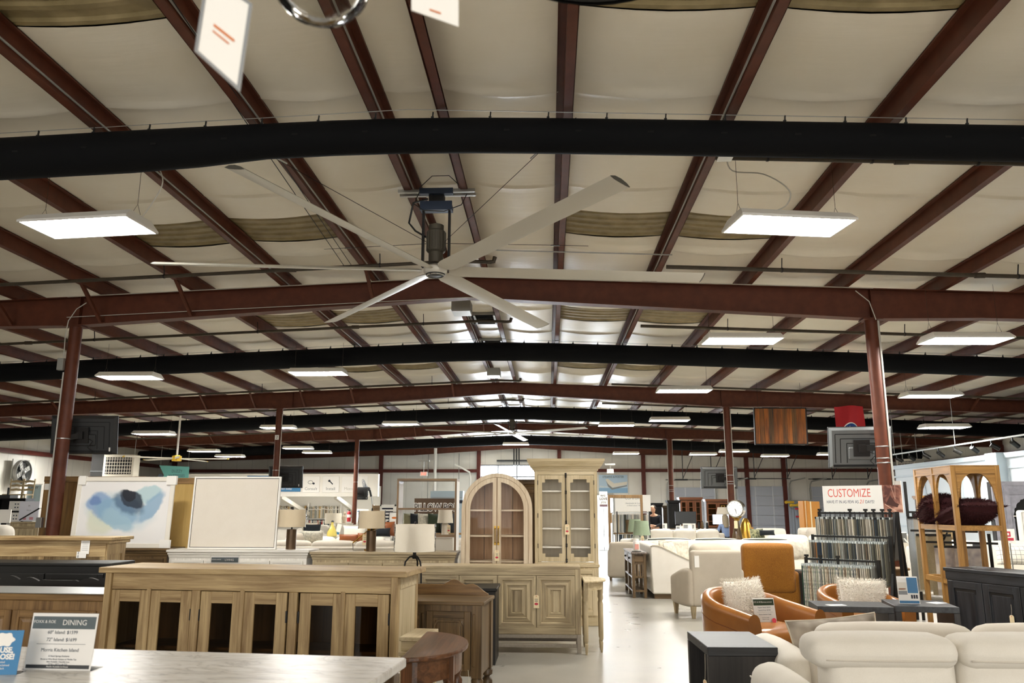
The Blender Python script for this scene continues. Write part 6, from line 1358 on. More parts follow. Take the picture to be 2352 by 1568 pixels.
def sofa(label,loc,rz,w,n,mat,h=.88,pil=None,armh=.62,d=.95,name='sofa',legs=True):
    t=thing(name,label,'sofa',loc,rz)     # faces local -y, origin at back centre
    mb=MB(); mb.soft(-w/2,w/2,-.2,0,.1,h-.1,.06); mb.build('back_frame',mat,t,smooth='all')
    cw=(w-.36)/n
    for i in range(n): x0=-w/2+.18+i*cw; mb=MB(); mb.soft(x0+.006,x0+cw-.006,-.36,-.08,.44,h,.10,(.01,.03,.02)); mb.build('back_cushion',mat,t,smooth='all')
    for i in range(n): x0=-w/2+.18+i*cw; mb=MB(); mb.soft(x0+.006,x0+cw-.006,-d,-.2,.28,.47,.06,(0,.01,.02)); mb.build('seat_cushion',mat,t,smooth='all')
    mb=MB(); mb.soft(-w/2+.05,w/2-.05,-d+.04,-.1,.10,.3,.03); mb.build('base',mat,t,smooth='all')
    for s in (-1,1): mb=MB(); mb.soft(s*w/2,s*(w/2-.19),-d,-.02,.1,armh,.08,(0,0,.02)); mb.build('arm',mat,t,smooth='all')
    for s in (-1,1):
        for y in (-d+.08,-.1): mb=MB(); mb.bx(s*(w/2-.1)-.03,s*(w/2-.1)+.03,y-.03,y+.03,0,.11); mb.build('foot',WAL['z'],t)
    return t
sofa('cream three-cushion sofa facing the front, in front of the dark armoires',(3.95,24.3,0),0,2.35,3,LINEN,.90)
sofa('ivory sofa facing the front behind the sage grey sofa, beside the tripod clock',(6.05,19.6,0),rad(-6),2.2,2,IVORY,.90)
# carved console with candle
t=thing('carved_console','weathered carved console table with drawers and slatted shelves, at the arm of the sectional','console table',(1.56,15.1,0),0); W_=WAL; GW=woods('grey_weathered','#4c4239','#8a7f76',sc=2.5)
mb=MB(); mb.bx(-.14,.14,-.72,.72,.735,.765); mb.build('top',GW['y'],t,bev=.004)
for x in (-.10,.10):
    for y in (-.66,0,.66): mb=MB(); mb.bx(x-.025,x+.025,y-.025,y+.025,0,.735); mb.build('leg',W_['z'],t,bev=.003)
mb=MB(); mb.bx(-.115,.115,-.67,.67,.56,.735); mb.build('drawer_case',W_['y'],t)
for y in (-.34,.34): mb=MB(); mb.bx(-.125,-.115,y-.28,y+.28,.58,.72); q_=mb.build('drawer',GW['y'],t,bev=.003); knob_=MB(); knob_.ball((-.14,y,.65),.018,8); knob_.build('knob',M['iron'],q_,smooth=True)
mb=MB(); mb.bx(-.09,.09,-.685,-.67,.60,.71); mb.build('carved_end',W_['x'],t,bev=.01)
for z in (.10,.33): mb=MB(); mb.bx(-.12,.12,-.68,.68,z,z+.03); mb.build('shelf',W_['y'],t)
for i in range(4): x=-.06+.04*i; mb=MB(); mb.bx(x-.01,x+.01,-.675,-.655,.36,.56); mb.build('slat',W_['z'],t)
t=thing('candle_jar','pink and white candle jar on a dark coaster on the carved console','candle',(1.545,14.62,.766)); mb=MB(); mb.cyl(.085,0,.01,n=20); mb.build('coaster',M['black'],t,smooth=True); mb=MB(); mb.lathe([(.05,.01),(.055,.02),(.055,.17),(.045,.185)],20); mb.build('jar',paint('frosted','#e8e2da',.25),t,smooth=True); mb=MB(); mb.bx(-.035,.035,-.058,-.0555,.04,.13); mb.build('jar_label',paint('pinklabel','#e3a294',.6),t); mb=MB(); mb.cyl(.045,.185,.21,n=16); mb.build('lid',M['white'],t,smooth=True)
# slip-covered chair
def slip(label,loc,rz,mat,w=.72,h=.86):
    t=thing('slipcovered_chair',label,'armchair',loc,rz)
    def wp(p,u,v,w_): return (p.x*(1+.06*(-w_)*.5)*(1-.10*max(0,w_)),p.y+.05*(w_),p.z)
    mb=MB(); mb.soft(-w/2,w/2,.18,.36,.06,h,.07,(.0,.02,.01),warp=wp); mb.build('back',mat,t,smooth='all')
    for s in (-1,1): mb=MB(); mb.soft(s*w/2,s*(w/2-.13),-.36,.28,.06,.62,.06); mb.build('arm',mat,t,smooth='all')
    mb=MB(); mb.soft(-w/2+.1,w/2-.1,-.38,.24,.1,.46,.06,(0,0,.03)); mb.build('seat_cushion',mat,t,smooth='all'); leg4(t,w,-.3,.28,.07,WAL['z']); return t
slip('grey linen slipcovered chair seen from behind, at the edge of the open aisle',(1.60,18.0,0),rad(176),LINGREY,.66,.80)
slip('cream slipcovered armchair behind the grey linen one, inside the wooden mirror frame view',(2.05,19.3,0),rad(160),IVORY,.7,.82)
# standing wood frame
t=thing('mirror_frame','tall empty wooden mirror frame standing behind the grey linen slipcovered chair','mirror frame',(1.87,20.0,0),rad(-4)); mb=MB(); mb.ring(rect(-.425,.425,.0,1.83),rect(-.36,.36,.08,1.75),'y',0,.05); mb.build('frame_moulding',BRN['z'],t,bev=.006)
mb=MB(); mb.bx(-.37,-.33,.01,.03,1.15,1.4); mb.build('carved_scallop',BRN['z'],t,bev=.01)
# green shaded lamps on small tables
SHG=fabric('shade_sage','#98a68c','#87967b',sc=200)
def glamp(label,loc,tl):
    t=thing('side_table',tl,'side table',(loc[0],loc[1],0)); mb=MB(); mb.cyl(.26,.60,.63,n=24); mb.build('top',BRN['x'],t,smooth=True); mb=MB(); mb.lathe([(.16,0),(.16,.03),(.04,.06),(.04,.6)],16); mb.build('pedestal',BRN['z'],t,smooth=True)
    t=thing('table_lamp',label,'table lamp',(loc[0],loc[1],.631)); mb=MB(); mb.lathe([(.06,0),(.09,.05),(.10,.12),(.07,.2),(.025,.26),(.02,.3)],20); mb.build('base',SAGE,t,smooth=True); mb=MB(); mb.lathe([(.20,.28),(.155,.60),(.15,.60),(.195,.28)],28,cap=False); mb.build('lamp_shade',SHG,t,smooth=True); mb=MB(); mb.cyl(.008,.28,.56,n=6); mb.build('neck',M['brass'],t)
glamp('green-shaded table lamp, the nearer one, before the wooden mirror frame',(onz(1473,18.75),18.75),'small round side table under the nearer green-shaded lamp')
glamp('green-shaded table lamp seen through the wooden mirror frame, the farther one',(onz(1459,21.2),21.2),'small round side table under the farther green-shaded lamp')
t=hangtag(None,(onz(1474,18.5),18.45,.90),.14,.07,.06); t['label']='buff price tag hanging under the nearer green lamp shade'
# ---------------------------------------------------------------- design booth on the far left
t=thing('design_booth','white open design booth with a deep soffit against the far wall','booth',(-13.7,40.0,0))
P('booth_white','#f4f0e6',.5)
mb=MB(); mb.bx(-5.2,5.2,0,.35,2.03,3.15); mb.build('soffit',M['booth_white'],t,bev=.01)
mb=MB(); mb.bx(-5.2,4.4,.35,4.6,2.55,2.65); mb.build('booth_ceiling',M['booth_white'],t)
for x in (-5.2,): mb=MB(); mb.bx(x,x+.1,.35,4.6,0,2.6); mb.build('side_wall',M['booth_white'],t)
mb=MB(); mb.bx(-5.1,4.4,4.5,4.6,0,2.6); mb.build('back_wall',M['booth_white'],t)
for x in (-1.9,.2,3.0): mb=MB(); mb.bar((x,.3,2.03),(x+.35,4.3,1.1),.16,.2); mb.build('raking_post',M['offwhite'],t)
def flatsign(label,loc,w,h,mat,cat='wall sign',name='wall_sign',rz=0):
    t=thing(name,label,cat,loc,rz); mb=MB(); mb.bx(-w/2,w/2,-.02,0,-h/2,h/2); mb.build('panel',mat,t,bev=.006); return t
s=flatsign('blue sign on the white booth soffit ending in the letters ER','',0,0,None) if False else None
def onp(px,py,Y): p=at(px,py,Y); return (p.x,Y,p.z)
a=at(567,1110,39.97);b=at(691,1110,39.97)
s=flatsign('blue sign with white letters on the soffit of the design booth',((a.x+b.x)/2,39.97,2.66),b.x-a.x,.78,M['blue']); txt('DESIGN CENTER',.40,M['white'],s,(0,-.022,.06),sx=.84,bold=.012); txt('Schedule a consultation today',.14,M['white'],s,(.1,-.022,-.25))
for px,lab,word in ((715,'white soffit sign reading Consult with a speech bubble icon','Consult'),(760,'white soffit sign reading Install with a wrench icon','Install'),(815,'wide white soffit sign partly behind the column with the small screen','Motorization')):
    p=at(px,1112,39.97); s=flatsign(lab,(p.x,39.97,2.63),.84 if px<800 else 1.3,.80,M['card']); txt(word,.2,M['grey'] if px<800 else M['cable'],s,(0,-.022,-.22))
    if word=='Consult':
        mb=MB(); mb.prism([(.13*cos(k*PI/10)-.04,.09*sin(k*PI/10)+.1) for k in range(20)],'y',-.023,-.021); mb.build('bubble_icon',M['ink'],s); mb=MB(); mb.prism([(.11*cos(k*PI/10)-.04,.07*sin(k*PI/10)+.1) for k in range(20)],'y',-.025,-.0225); mb.build('bubble_fill',M['card'],s); mb=MB(); mb.prism([(.06*cos(k*PI/8)+.12,.05*sin(k*PI/8)+.04) for k in range(16)],'y',-.024,-.021); mb.build('bubble_icon',M['navy'],s)
    if word=='Install': mb=MB(); mb.bar((-.06,-.023,.16),(.1,-.023,.0),.05,.003,up=(0,1,0)); mb.prism([(.06*cos(k*PI/6+.2)-.08,.06*sin(k*PI/6+.2)+.17) for k in range(10)],'y',-.0235,-.021); mb.build('wrench_icon',M['navy'],s)
BL=emis('booth_lamp','#fffdf8',7)
for i,px in enumerate((655,727,790)):
    p=at(px,1143,41.2); s=thing('strip_light','recessed strip lamp under the booth ceiling, '+('nearest the canvas' if i==0 else 'in the middle' if i==1 else 'nearest the fire extinguisher'),'ceiling light',(p.x,41.3,2.52)); mb=MB(); mb.bx(-.62,.62,-.14,.14,.0,.03); mb.build('housing',M['white'],s); mb=MB(); mb.bx(-.6,.6,-.12,.12,-.01,.0); mb.build('diffuser',BL,s)
# sample books on shelves
sh=thing('sample_shelf','white wall shelving packed with fabric sample books inside the design booth','shelving',(-13.2,44.3,0)); 
for z in (.50,.86): mb=MB(); mb.bx(-1.8,1.8,-.16,.16,z,z+.05); mb.build('shelf',M['white'],sh)
for x in (-1.8,0,1.8): mb=MB(); mb.bx(x-.03,x+.03,-.16,.16,0,1.75); mb.build('upright',M['white'],sh)
rb=random.Random(5); BKC=[SW[i] for i in (0,2,4,6,9,10,13,15)]+SWP[:3]+[fabric('book_tan','#c09a5c',None,200,.1),fabric('book_dark','#4a4038',None,200,.1)]
def books(x0,x1,z,hmin,hmax,mats,label,grp,y=44.2,n=24,ww=None):
    for i in range(n):
        w=(x1-x0)/n; s=thing('sample_book',label,'sample book',(x0+w*(i+.5),y,z),0,grp); mb=MB(); h=rb.uniform(hmin,hmax); mb.bx(-w*.46,w*.46,-.12,.1,0,h); mb.build('cover',rb.choice(mats),s); mb=MB(); mb.bx(-w*.30,w*.30,-.125,-.118,h*.72,h*.80); mb.build('spine_label',M['paper'],s)
books(-14.95,-13.25,.91,.60,.68,BKC,'tall fabric sample book on the upper booth shelf','sample books on the upper booth shelf',n=26); books(-13.15,-11.45,.91,.60,.68,BKC,'tall fabric sample book on the upper booth shelf','sample books on the upper booth shelf',n=26)
BK2=[fabric('book_red','#8f2f2a',None,200,.1),SPEC['navy_s'],SW[10],SW[12],SW[9],SW[4]]
books(-13.1,-11.9,.55,.24,.29,BK2,'short sample book on the lower booth shelf beside the drum lamp','sample books on the lower booth shelf, lamp side',n=16); books(-14.9,-14.2,.55,.22,.29,BKC,'short sample book on the lower booth shelf behind the canvas edge','sample books on the lower booth shelf, canvas side',n=8)
# ---------------------------------------------------------------- sofas and cushions between booth and dressers
def sofaback(label,loc,rz,w,n,mat,h=.88):
    t=sofa(label,loc,rz,w,n,mat,h); return t
sofaback('beige sofa seen from behind with a row of square cushions, right behind the whitewashed dresser',(-4.3,16.0,0),rad(180),3.0,3,LINEN2,.86)
sofaback('long white sofa with a level back, second row behind the drum lamps',(-4.7,18.1,0),0,2.6,2,LINEN,.88)
sofaback('white sofa far behind the drum lamps, below the fire extinguisher column',(-6.3,25.0,0),0,2.9,3,IVORY,.98)
sofaback('cream sofa under the booth shelves holding a black striped pillow',(-6.8,21.5,0),rad(-10),2.3,2,IVORY,.93)
STRP=fabric('striped_cloth','#cfc9b8','#9b9a8c',30,.2); BLKC=fabric('charcoal_cloth','#23272c',None,200,.1); BRL=paint('brown_leather','#8a4b20',.45,bmp=.1,bs=30)
def pil(label,px,py,Y,w,h,mat,rz=0,tk=.16,rx=-.2,**k): p=at(px,py,Y); return scatter(label,(p.x,p.y,p.z),(rx,0,rz),w,h,tk,mat,**k)
pil('grey striped pillow leaning on the beige sofa behind the whitewashed dresser',717,1236,16.6,.46,.32,STRP,.1)
pil('pale grey pillow left of the striped pillow on the beige sofa',690,1240,16.6,.42,.30,LINGREY,-.1)
pil('charcoal pillow with one light stripe on the cream sofa under the booth',716,1217,20.8,.46,.30,BLKC,.15)
pil('light grey pillow stacked behind the charcoal one on the cream sofa',712,1211,21.0,.4,.26,LINGREY,.1)
pil('long saddle-brown leather pillow on the second row white sofa',802,1235,17.75,.46,.16,BRL,0,.12)
pil('round brown leather pillow at the end of the second row white sofa',834,1234,17.7,.24,.20,BRL,.3,.14)
pil('white pillow against the far white sofa beside the column',800,1217,24.4,.6,.34,IVORY,.2)
pil('white pointed pillow beside the long saddle-brown leather pillow',814,1224,18.35,.5,.34,LINEN,.3)
pil('cream pillow with a buff pattern on the far white sofa',790,1212,24.5,.6,.3,PRF,-.2)
pil('black pillow lying by the brown round cushion behind the second drum lamp',875,1222,18.6,.44,.2,BLKC,.2)
pil('rust-brown round cushion standing behind the black pillow',890,1214,18.9,.34,.34,BRL,.2,.2)
t=thing('glass_vase','yellow glass bottle vase with a dark stopper on the back of the white sofa row','vase',(at(762,1242,18.0).x,18.0,.885)); mb=MB(); mb.lathe([(.10,0),(.115,.02),(.11,.09),(.05,.2),(.028,.26),(.028,.30),(.036,.31)],18); mb.build('body',paint('amber_glass','#d6c467',.1,spec=.8),t,smooth=True); mb=MB(); mb.ball((0,0,.32),.032,8); mb.build('stopper',M['dkgrey'],t,smooth=True)
t=thing('price_card','white folded price card standing beside the yellow glass vase','price sign',(at(773,1242,18.0).x,17.99,.885)); mb=MB(); mb.bx(-.05,.05,-.003,.003,0,.28); c=mb.build('card',M['paper'],t); c.rotation_euler=(0,rad(12),0); mb=MB(); mb.bx(-.04,.04,-.005,-.003,.05,.1); mb.build('printed_block',M['blue'],c)
t=thing('table_lamp','plain white drum lamp in front of the booth shelves','table lamp',(at(765,1203,27).x,27,.62)); mb=MB(); mb.lathe([(.28,.36),(.275,.70),(.27,.70),(.275,.36)],28,cap=False); mb.build('lamp_shade',SHADEW,t,smooth=True); mb=MB(); mb.lathe([(.1,0),(.11,.1),(.05,.3),(.02,.4)],16); mb.build('base',M['offwhite'],t,smooth=True)
t=thing('side_table','white side table under the plain white drum lamp','side table',(at(765,1203,27).x,27,0)); mb=MB(); mb.bx(-.3,.3,-.3,.3,.58,.62); mb.build('top',M['white'],t); 
for sx in (-1,1):
    for sy in (-1,1): mb=MB(); mb.bx(sx*.25-.02,sx*.25+.02,sy*.25-.02,sy*.25+.02,0,.58); mb.build('leg',M['white'],t)
t=thing('figurine','small pale carved torso figurine beside the plain white drum lamp','figurine',(at(789,1203,27).x,27.1,.62)); mb=MB(); mb.lathe([(.07,0),(.07,.25),(.05,.30)],12); mb.build('pedestal',M['offwhite'],t); mb=MB(); mb.lathe([(.05,.30),(.07,.36),(.055,.44),(.09,.55),(.08,.6),(.03,.63),(.05,.70),(.02,.75)],12); mb.build('bust',paint('plaster','#cbbba5',.7),t,smooth=True)
t=thing('fire_extinguisher','red fire extinguisher with a white label on the distant column','fire extinguisher',(-8.74,35.33,.90)); mb=MB(); mb.lathe([(.075,0),(.085,.02),(.085,.38),(.06,.43),(.025,.45)],18); mb.build('cylinder',M['red'],t,smooth=True); mb=MB(); mb.bx(-.03,.03,-.02,.02,.45,.49); mb.bx(-.1,.03,-.012,.012,.50,.52); mb.build('valve',M['black'],t); mb=MB(); mb.tube([(.03,0,.47),(.1,0,.44),(.1,0,.15)],.012,6); mb.build('hose',M['black'],t,smooth=True); mb=MB(); mb.lathe([(.0865,.18),(.0865,.3)],18,cap=False); mb.build('label_band',M['paper'],t)
t=thing('wall_poster','white poster with blue text behind the fire extinguisher column','poster',(-9.28,44.4,0)); t.location=(at(832,1184,38).x,38,at(832,1184,38).z); mb=MB(); mb.bx(-.3,.3,-.01,.01,-.3,.3); mb.build('sheet',M['paper'],t); mb=MB(); mb.bx(-.24,.24,-.013,-.01,.18,.22); mb.bx(-.1,.24,-.013,-.01,-.28,-.18); mb.build('printed_block',M['blue'],t)
mb=MB(); mb.bx(-.02,.02,0,.04,-at(832,1184,38).z,-.28); mb.build('stand_pole',M['steel'],t)
t=thing('pedestal_fan','grey pedestal fan on a tilted pole before the end of the booth','fan',(-8.15,37.5,0)); mb=MB(); mb.cyl(.25,0,.04); mb.build('base',M['dkgrey'],t); mb=MB(); mb.tube([(0,0,.04),(-.02,0,1.4),(-.12,0,2.05)],.03,8); mb.build('pole',M['steel'],t); mb=MB(); mb.tube([(-.12,0,2.0),(-.2,0,2.3)],.05,8); mb.ball((-.26,0,2.35),.09,8); mb.build('motor',M['black'],t,smooth=True)
mb=MB()
for r_ in (.1,.2,.3,.4): mb.lathe([(r_-.008,-.008),(r_+.008,-.008),(r_+.008,.008),(r_-.008,.008)],24,(0,0,0),cap=False)
for k in range(14): an=2*PI*k/14; mb.bar((0,0,.05),(.4*cos(an),.4*sin(an),0),.008)
g=mb.build('guard',M['grey'],t); g.location=(-.42,0,2.42); g.rotation_euler=(0,rad(72),0)
mb=MB()
for k in range(4): an=k*PI/2; mb.bar((.03*cos(an),.03*sin(an),0),(.36*cos(an),.36*sin(an),.02),.16,.01)
g=mb.build('blade',M['grey'],t); g.location=(-.40,0,2.42); g.rotation_euler=(0,rad(72),0)
# striped rug and cards
STB=paint('navy_stripe','#1d2030',.9)
t=thing('striped_rug','white hanging rug with bold navy stripes behind the second drum lamp','rug',(at(890,1190,24).x,24,.0)); mb=MB(); mb.bx(-.20,.20,-.01,.01,.62,1.56); c=mb.build('cloth',M['paper'],t)
for i in range(9): z=1.48-.095*i; x0=-.17 if i<4 or i%2 else -.02; mb=MB(); mb.bx(x0,.16,-.013,-.009,z-.022,z+.022); mb.build('stripe',STB,c)
mb=MB(); mb.bx(-.24,.24,.012,.04,1.55,1.6); mb.bx(-.24,-.2,.012,.04,0,1.6); mb.bx(.2,.24,.012,.04,0,1.6); mb.build('stand',M['white'],t)
t=thing('framed_sign','black-framed white sign with an orange logo in front of the striped rug','sign board',(at(904,1194,22).x,22,0)); mb=MB(); mb.ring(rect(-.13,.13,.98,1.40),rect(-.115,.115,.995,1.385),'y',-.015,.01); mb.build('frame',M['black'],t); mb=MB(); mb.bx(-.115,.115,-.004,.004,.995,1.385); mb.build('sheet',M['paper'],t); mb=MB(); mb.prism([(.075*cos(k*PI/8)+.02,.028*sin(k*PI/8)+1.24) for k in range(16)],'y',-.007,-.004); mb.build('logo',M['orange'],t); mb=MB(); mb.bx(-.012,.012,0,.02,0,.98); mb.build('stand_pole',M['black'],t); mb=MB(); mb.bx(-.12,.12,-.1,.1,0,.02); mb.build('stand_base',M['black'],t)
t=thing('bar_stool','dark wooden stool with a slatted side, perched behind the second drum lamp','stool',(at(866,1180,30).x,30,0)); mb=MB(); mb.bx(-.22,.22,-.2,.2,1.2,1.26); mb.build('seat',WAL['x'],t)
for sx in (-1,1):
    for sy in (-1,1): mb=MB(); mb.bx(sx*.19-.025,sx*.19+.025,sy*.17-.025,sy*.17+.025,0,1.2 if sy<0 else 1.62); mb.build('leg',WAL['z'],t)
mb=MB(); mb.bx(-.19,.19,.15,.19,1.3,1.58); mb.build('backrest',WAL['x'],t)
# brass lamp near the open bookcase
t=thing('brass_lamp','brass task lamp with a pyramid shade, beside the open bookcase','table lamp',(-2.62,12.2,0)); z0=.0; mb=MB(); mb.bx(-.09,.09,-.07,.07,.935,.95); 
t.location=(-2.52,11.35,.936); mb=MB(); mb.cyl(.055,0,.02,n=16); mb.build('base',M['brass'],t,smooth=True); mb=MB(); mb.tube([(0,0,.02),(0,0,.30)],.009,8); mb.tube([(-.22,0,.10),(0,0,.28),(.05,0,.34)],.008,8); mb.build('arm',M['brass'],t,smooth=True)
mb=MB(); mb.taper((.02,.24,-.1,.1,.24),(.02,.05,-.02,.02,.44)); sd=mb.build('lamp_shade',M['brass'],t); sd.rotation_euler=(0,rad(-25),0); sd.location=(.10,0,.02)
mb=MB(); mb.tube([(-.22,0,.10),(-.21,0,.0),(-.12,0,-.0+.005),(-.02,0,.01)],.004,6); mb.build('cord',M['black'],t)
tg=hangtag(None,(-2.56,11.30,1.16),.15,.065,.04); tg['label']='buff price tag with a round stamp hanging on the brass task lamp'
# ---------------------------------------------------------------- pillow corner seen through the bookcase
t=thing('pillow_sign','dark brown board reading PILLOW POD in white-edged letters','sign board',(-2.49,18.0,1.52)); mb=MB(); mb.bx(-.50,.46,-.012,.012,-.20,.20); mb.build('board',paint('sign_brown','#4f3a25',.6),t); txt('PILLOW POD',.235,M['white'],t,(.0,-.014,-.005),sx=.72,bold=.016); txt('PILLOW POD',.235,paint('sign_ink','#3a322c',.7),t,(.0,-.016,-.005),sx=.72,bold=.001)
for x in (-.42,.38): mb=MB(); mb.bx(x-.02,x+.02,.0,.04,-1.52,-.2); mb.build('post',M['iron'],t)
t=thing('pillow_shelf','brown wooden shelf holding upright pillows below the brown sign','shelving',(-2.25,16.6,0)); mb=MB(); mb.bx(-.7,.6,-.2,.2,.985,1.015); mb.build('shelf',BRN['x'],t); mb=MB(); mb.bx(-.7,.6,-.2,.2,.4,.43); mb.build('shelf',BRN['x'],t)
for x in (-.68,.58): mb=MB(); mb.bx(x-.02,x+.02,-.2,.2,0,.985); mb.build('side_panel',BRN['z'],t)
for px,mt,lab,w in ((960,BLKC,'black pillow standing on edge under the brown sign',.30),(977,STRP,'grey striped pillow standing on edge under the brown sign',.34),(1000,fabric('moss_cloth','#37402f',None,200,.1),'moss green pillow standing on edge under the brown sign',.40),(945,fabric('olive_cloth','#7d7a60',None,200,.1),'olive pillow standing on edge behind the brass lamp shade',.32),(1030,BLKC,'dark patterned pillow next to the white cylinder lamp',.34)):
    p=at(px,1205,16.55); scatter(lab,(p.x,16.55,1.016+.19),(0,0,rad(50)),.42,.40,.2,mt)
t=thing('table_lamp','white shaded lamp on a pale cylinder, inside the open bookcase view','table lamp',(at(1022,1222,14.6).x,14.6,1.03)); mb=MB(); mb.lathe([(.145,.22),(.12,.45),(.115,.45),(.14,.22)],24,cap=False); mb.build('lamp_shade',SHADEW,t,smooth=True); mb=MB(); mb.lathe([(.06,0),(.065,.02),(.06,.2),(.02,.24)],16); mb.build('base',LINEN2,t,smooth=True)
t=thing('display_pedestal','tall white pedestal carrying the white shaded lamp behind the open bookcase','pedestal',(at(1022,1222,14.6).x,14.6,0)); mb=MB(); mb.bx(-.16,.16,-.16,.16,0,1.0); mb.build('body',M['offwhite'],t); mb=MB(); mb.bx(-.18,.18,-.18,.18,1.0,1.03); mb.build('top',M['white'],t)
tg=hangtag(None,(at(1030,1200,14.3).x,14.35,1.22),.14,.06,.05); tg['label']='buff price tag hanging below the white shaded lamp in the bookcase view'
t=slip('white low armchair behind the lower shelf of the open bookcase',(-1.95,14.0,0),rad(180),LINEN,.8,.90) if False else None
sofa('white sofa back seen through the bottom opening of the open bookcase',(-1.75,15.4,0),rad(180),1.5,1,LINEN,.92)
t=thing('electrical_cabinet','pale blue-grey metal cabinet with a dark slot, against the wall above the brown sign','cabinet',(-5.3,42.0,0)); mb=MB(); mb.bx(-.85,.85,0,.5,0,2.35); mb.build('body',paint('steelblue','#9fb0bb',.45),t,bev=.01); mb=MB(); mb.bx(-.45,.85,-.01,.0,1.72,1.88); mb.build('slot',M['navy'],t); mb=MB(); mb.bx(-.82,.82,-.012,0,2.0,2.03); mb.build('seam_strip',M['grey'],t)
# ---------------------------------------------------------------- right of the aisle, far
t=thing('mattress_poster','pale blue poster showing a curved mattress, high on the far wall','poster',(3.72,YB-.03,2.86)); mb=MB(); mb.bx(-.82,.82,-.01,.01,-.52,.50); mb.build('sheet',paint('sky_print','#bcd3e6',.6),t); mb=MB(); mb.bx(-.82,.82,-.013,-.01,-.52,-.25); mb.build('sea_print',paint('sea_print','#8fb6d6',.6),t); txt("STEARNS & FOSTER",.17,M['ink'],t,(0,-.014,.38),sx=.82)
mb=MB(); mb.add([(-.45,-.016,.25),(-.30,-.016,-.02),(-.05,-.016,-.22),(.78,-.016,-.06),(.80,-.016,.12),(.05,-.016,.02),(-.30,-.016,.28)],[(0,1,2,3,4,5,6)]); mt_=mb.build('mattress_picture',M['offwhite'],t); mb=MB(); mb.add([(-.42,-.018,.17),(-.28,-.018,-.04),(-.05,-.018,-.24),(.78,-.018,-.08),(.78,-.018,-.14),(-.08,-.018,-.34),(-.30,-.018,-.16)],[(0,1,2,3,4,5,6)]); mb.build('mattress_shade',M['grey'],mt_)
txt('Mattress',.13,M['white'],t,(-.55,-.016,-.16),shear=.2)
t=thing('scribble_board','white board with black brush lettering and a maroon foot, beside the daylight doorway','sign board',(at(1386,1147,30).x,30,0)); mb=MB(); mb.bx(-.15,.15,-.01,.01,1.55,2.1); mb.build('board',M['paper'],t); txt('we',.16,M['black'],t,(-.02,-.012,1.96)); txt('LOVE',.12,M['black'],t,(0,-.012,1.83),bold=.003); txt('you',.13,M['black'],t,(0,-.012,1.72),shear=.2); mb=MB(); mb.bx(-.15,.15,-.013,-.009,1.55,1.63); mb.build('foot_band',paint('mauve','#6d5058',.6),t); mb=MB(); mb.bx(-.015,.015,.01,.03,0,2.0); mb.build('stand_pole',M['steel'],t); mb=MB(); mb.bx(-.2,.2,-.15,.15,0,.02); mb.build('stand_base',M['steel'],t)
t=thing('comfort_sign','wide white board with faint grey lettering behind the wooden mirror frame','sign board',(2.36,22.6,0)); mb=MB(); mb.bx(-.52,.45,-.01,.01,1.42,1.87); mb.build('board',M['paper'],t); txt('COMFORT',.12,M['grey'],t,(-.02,-.012,1.78),sx=.8); txt('Handmade & Custom',.055,M['grey'],t,(0,-.012,1.64)); txt('crafted since 1968',.055,M['grey'],t,(0,-.012,1.58)); 
for x in (-.48,.41): mb=MB(); mb.bx(x-.015,x+.015,.01,.04,0,1.45); mb.build('post',M['iron'],t)
t=thing('garment_rack','metal rail rack with hanging fabric lengths below the white comfort board','display rack',(2.4,23.2,0)); mb=MB(); mb.bar((-.62,0,1.38),(.42,0,1.38),.03); mb.build('rail',M['steel'],t)
for x in (-.6,.4): mb=MB(); mb.bar((x,0,0),(x,0,1.38),.03); mb.build('upright',M['steel'],t); mb=MB(); mb.bar((x,-.25,.02),(x,.25,.02),.03); mb.build('foot_rail',M['steel'],t)
mb=MB(); mb.bx(-.6,.4,-.2,.2,.80,.83); mb.build('shelf',BRN['x'],t)
for i in range(10):
    x=-.55+.1*i; s=thing('fabric_length','fabric length hanging from the metal rail behind the mirror frame','fabric swatch',(2.4+x,23.2,1.36),0,'fabric lengths behind the mirror frame'); mb=MB(); mb.bx(-.03,.03,-.18,.18,-.52,-.03); mb.build('cloth',rb.choice(SW),s); mb=MB(); mb.tube([(0,0,-.03),(0,.0,.0),(0,.02,.03)],.005,5); mb.build('hook',M['steel'],s)
for i in range(8):
    x=-.5+.115*i; s=thing('fabric_length','fabric length standing under the wooden shelf behind the mirror frame','fabric swatch',(2.4+x,23.2,0.02),0,'fabric lengths on the low shelf behind the mirror frame'); mb=MB(); mb.bx(-.035,.035,-.16,.16,0,.76); mb.build('cloth',rb.choice(SW),s)
t=thing('bar_stool','dark brown tapered stool on the shelf seen through the mirror frame','stool',(2.25,22.9,.831)); mb=MB(); mb.lathe([(.11,0),(.10,.22),(.12,.32),(.09,.36)],12); mb.build('seat',WAL['z'],t,smooth=True); t.location=(2.25,23.05,.831)
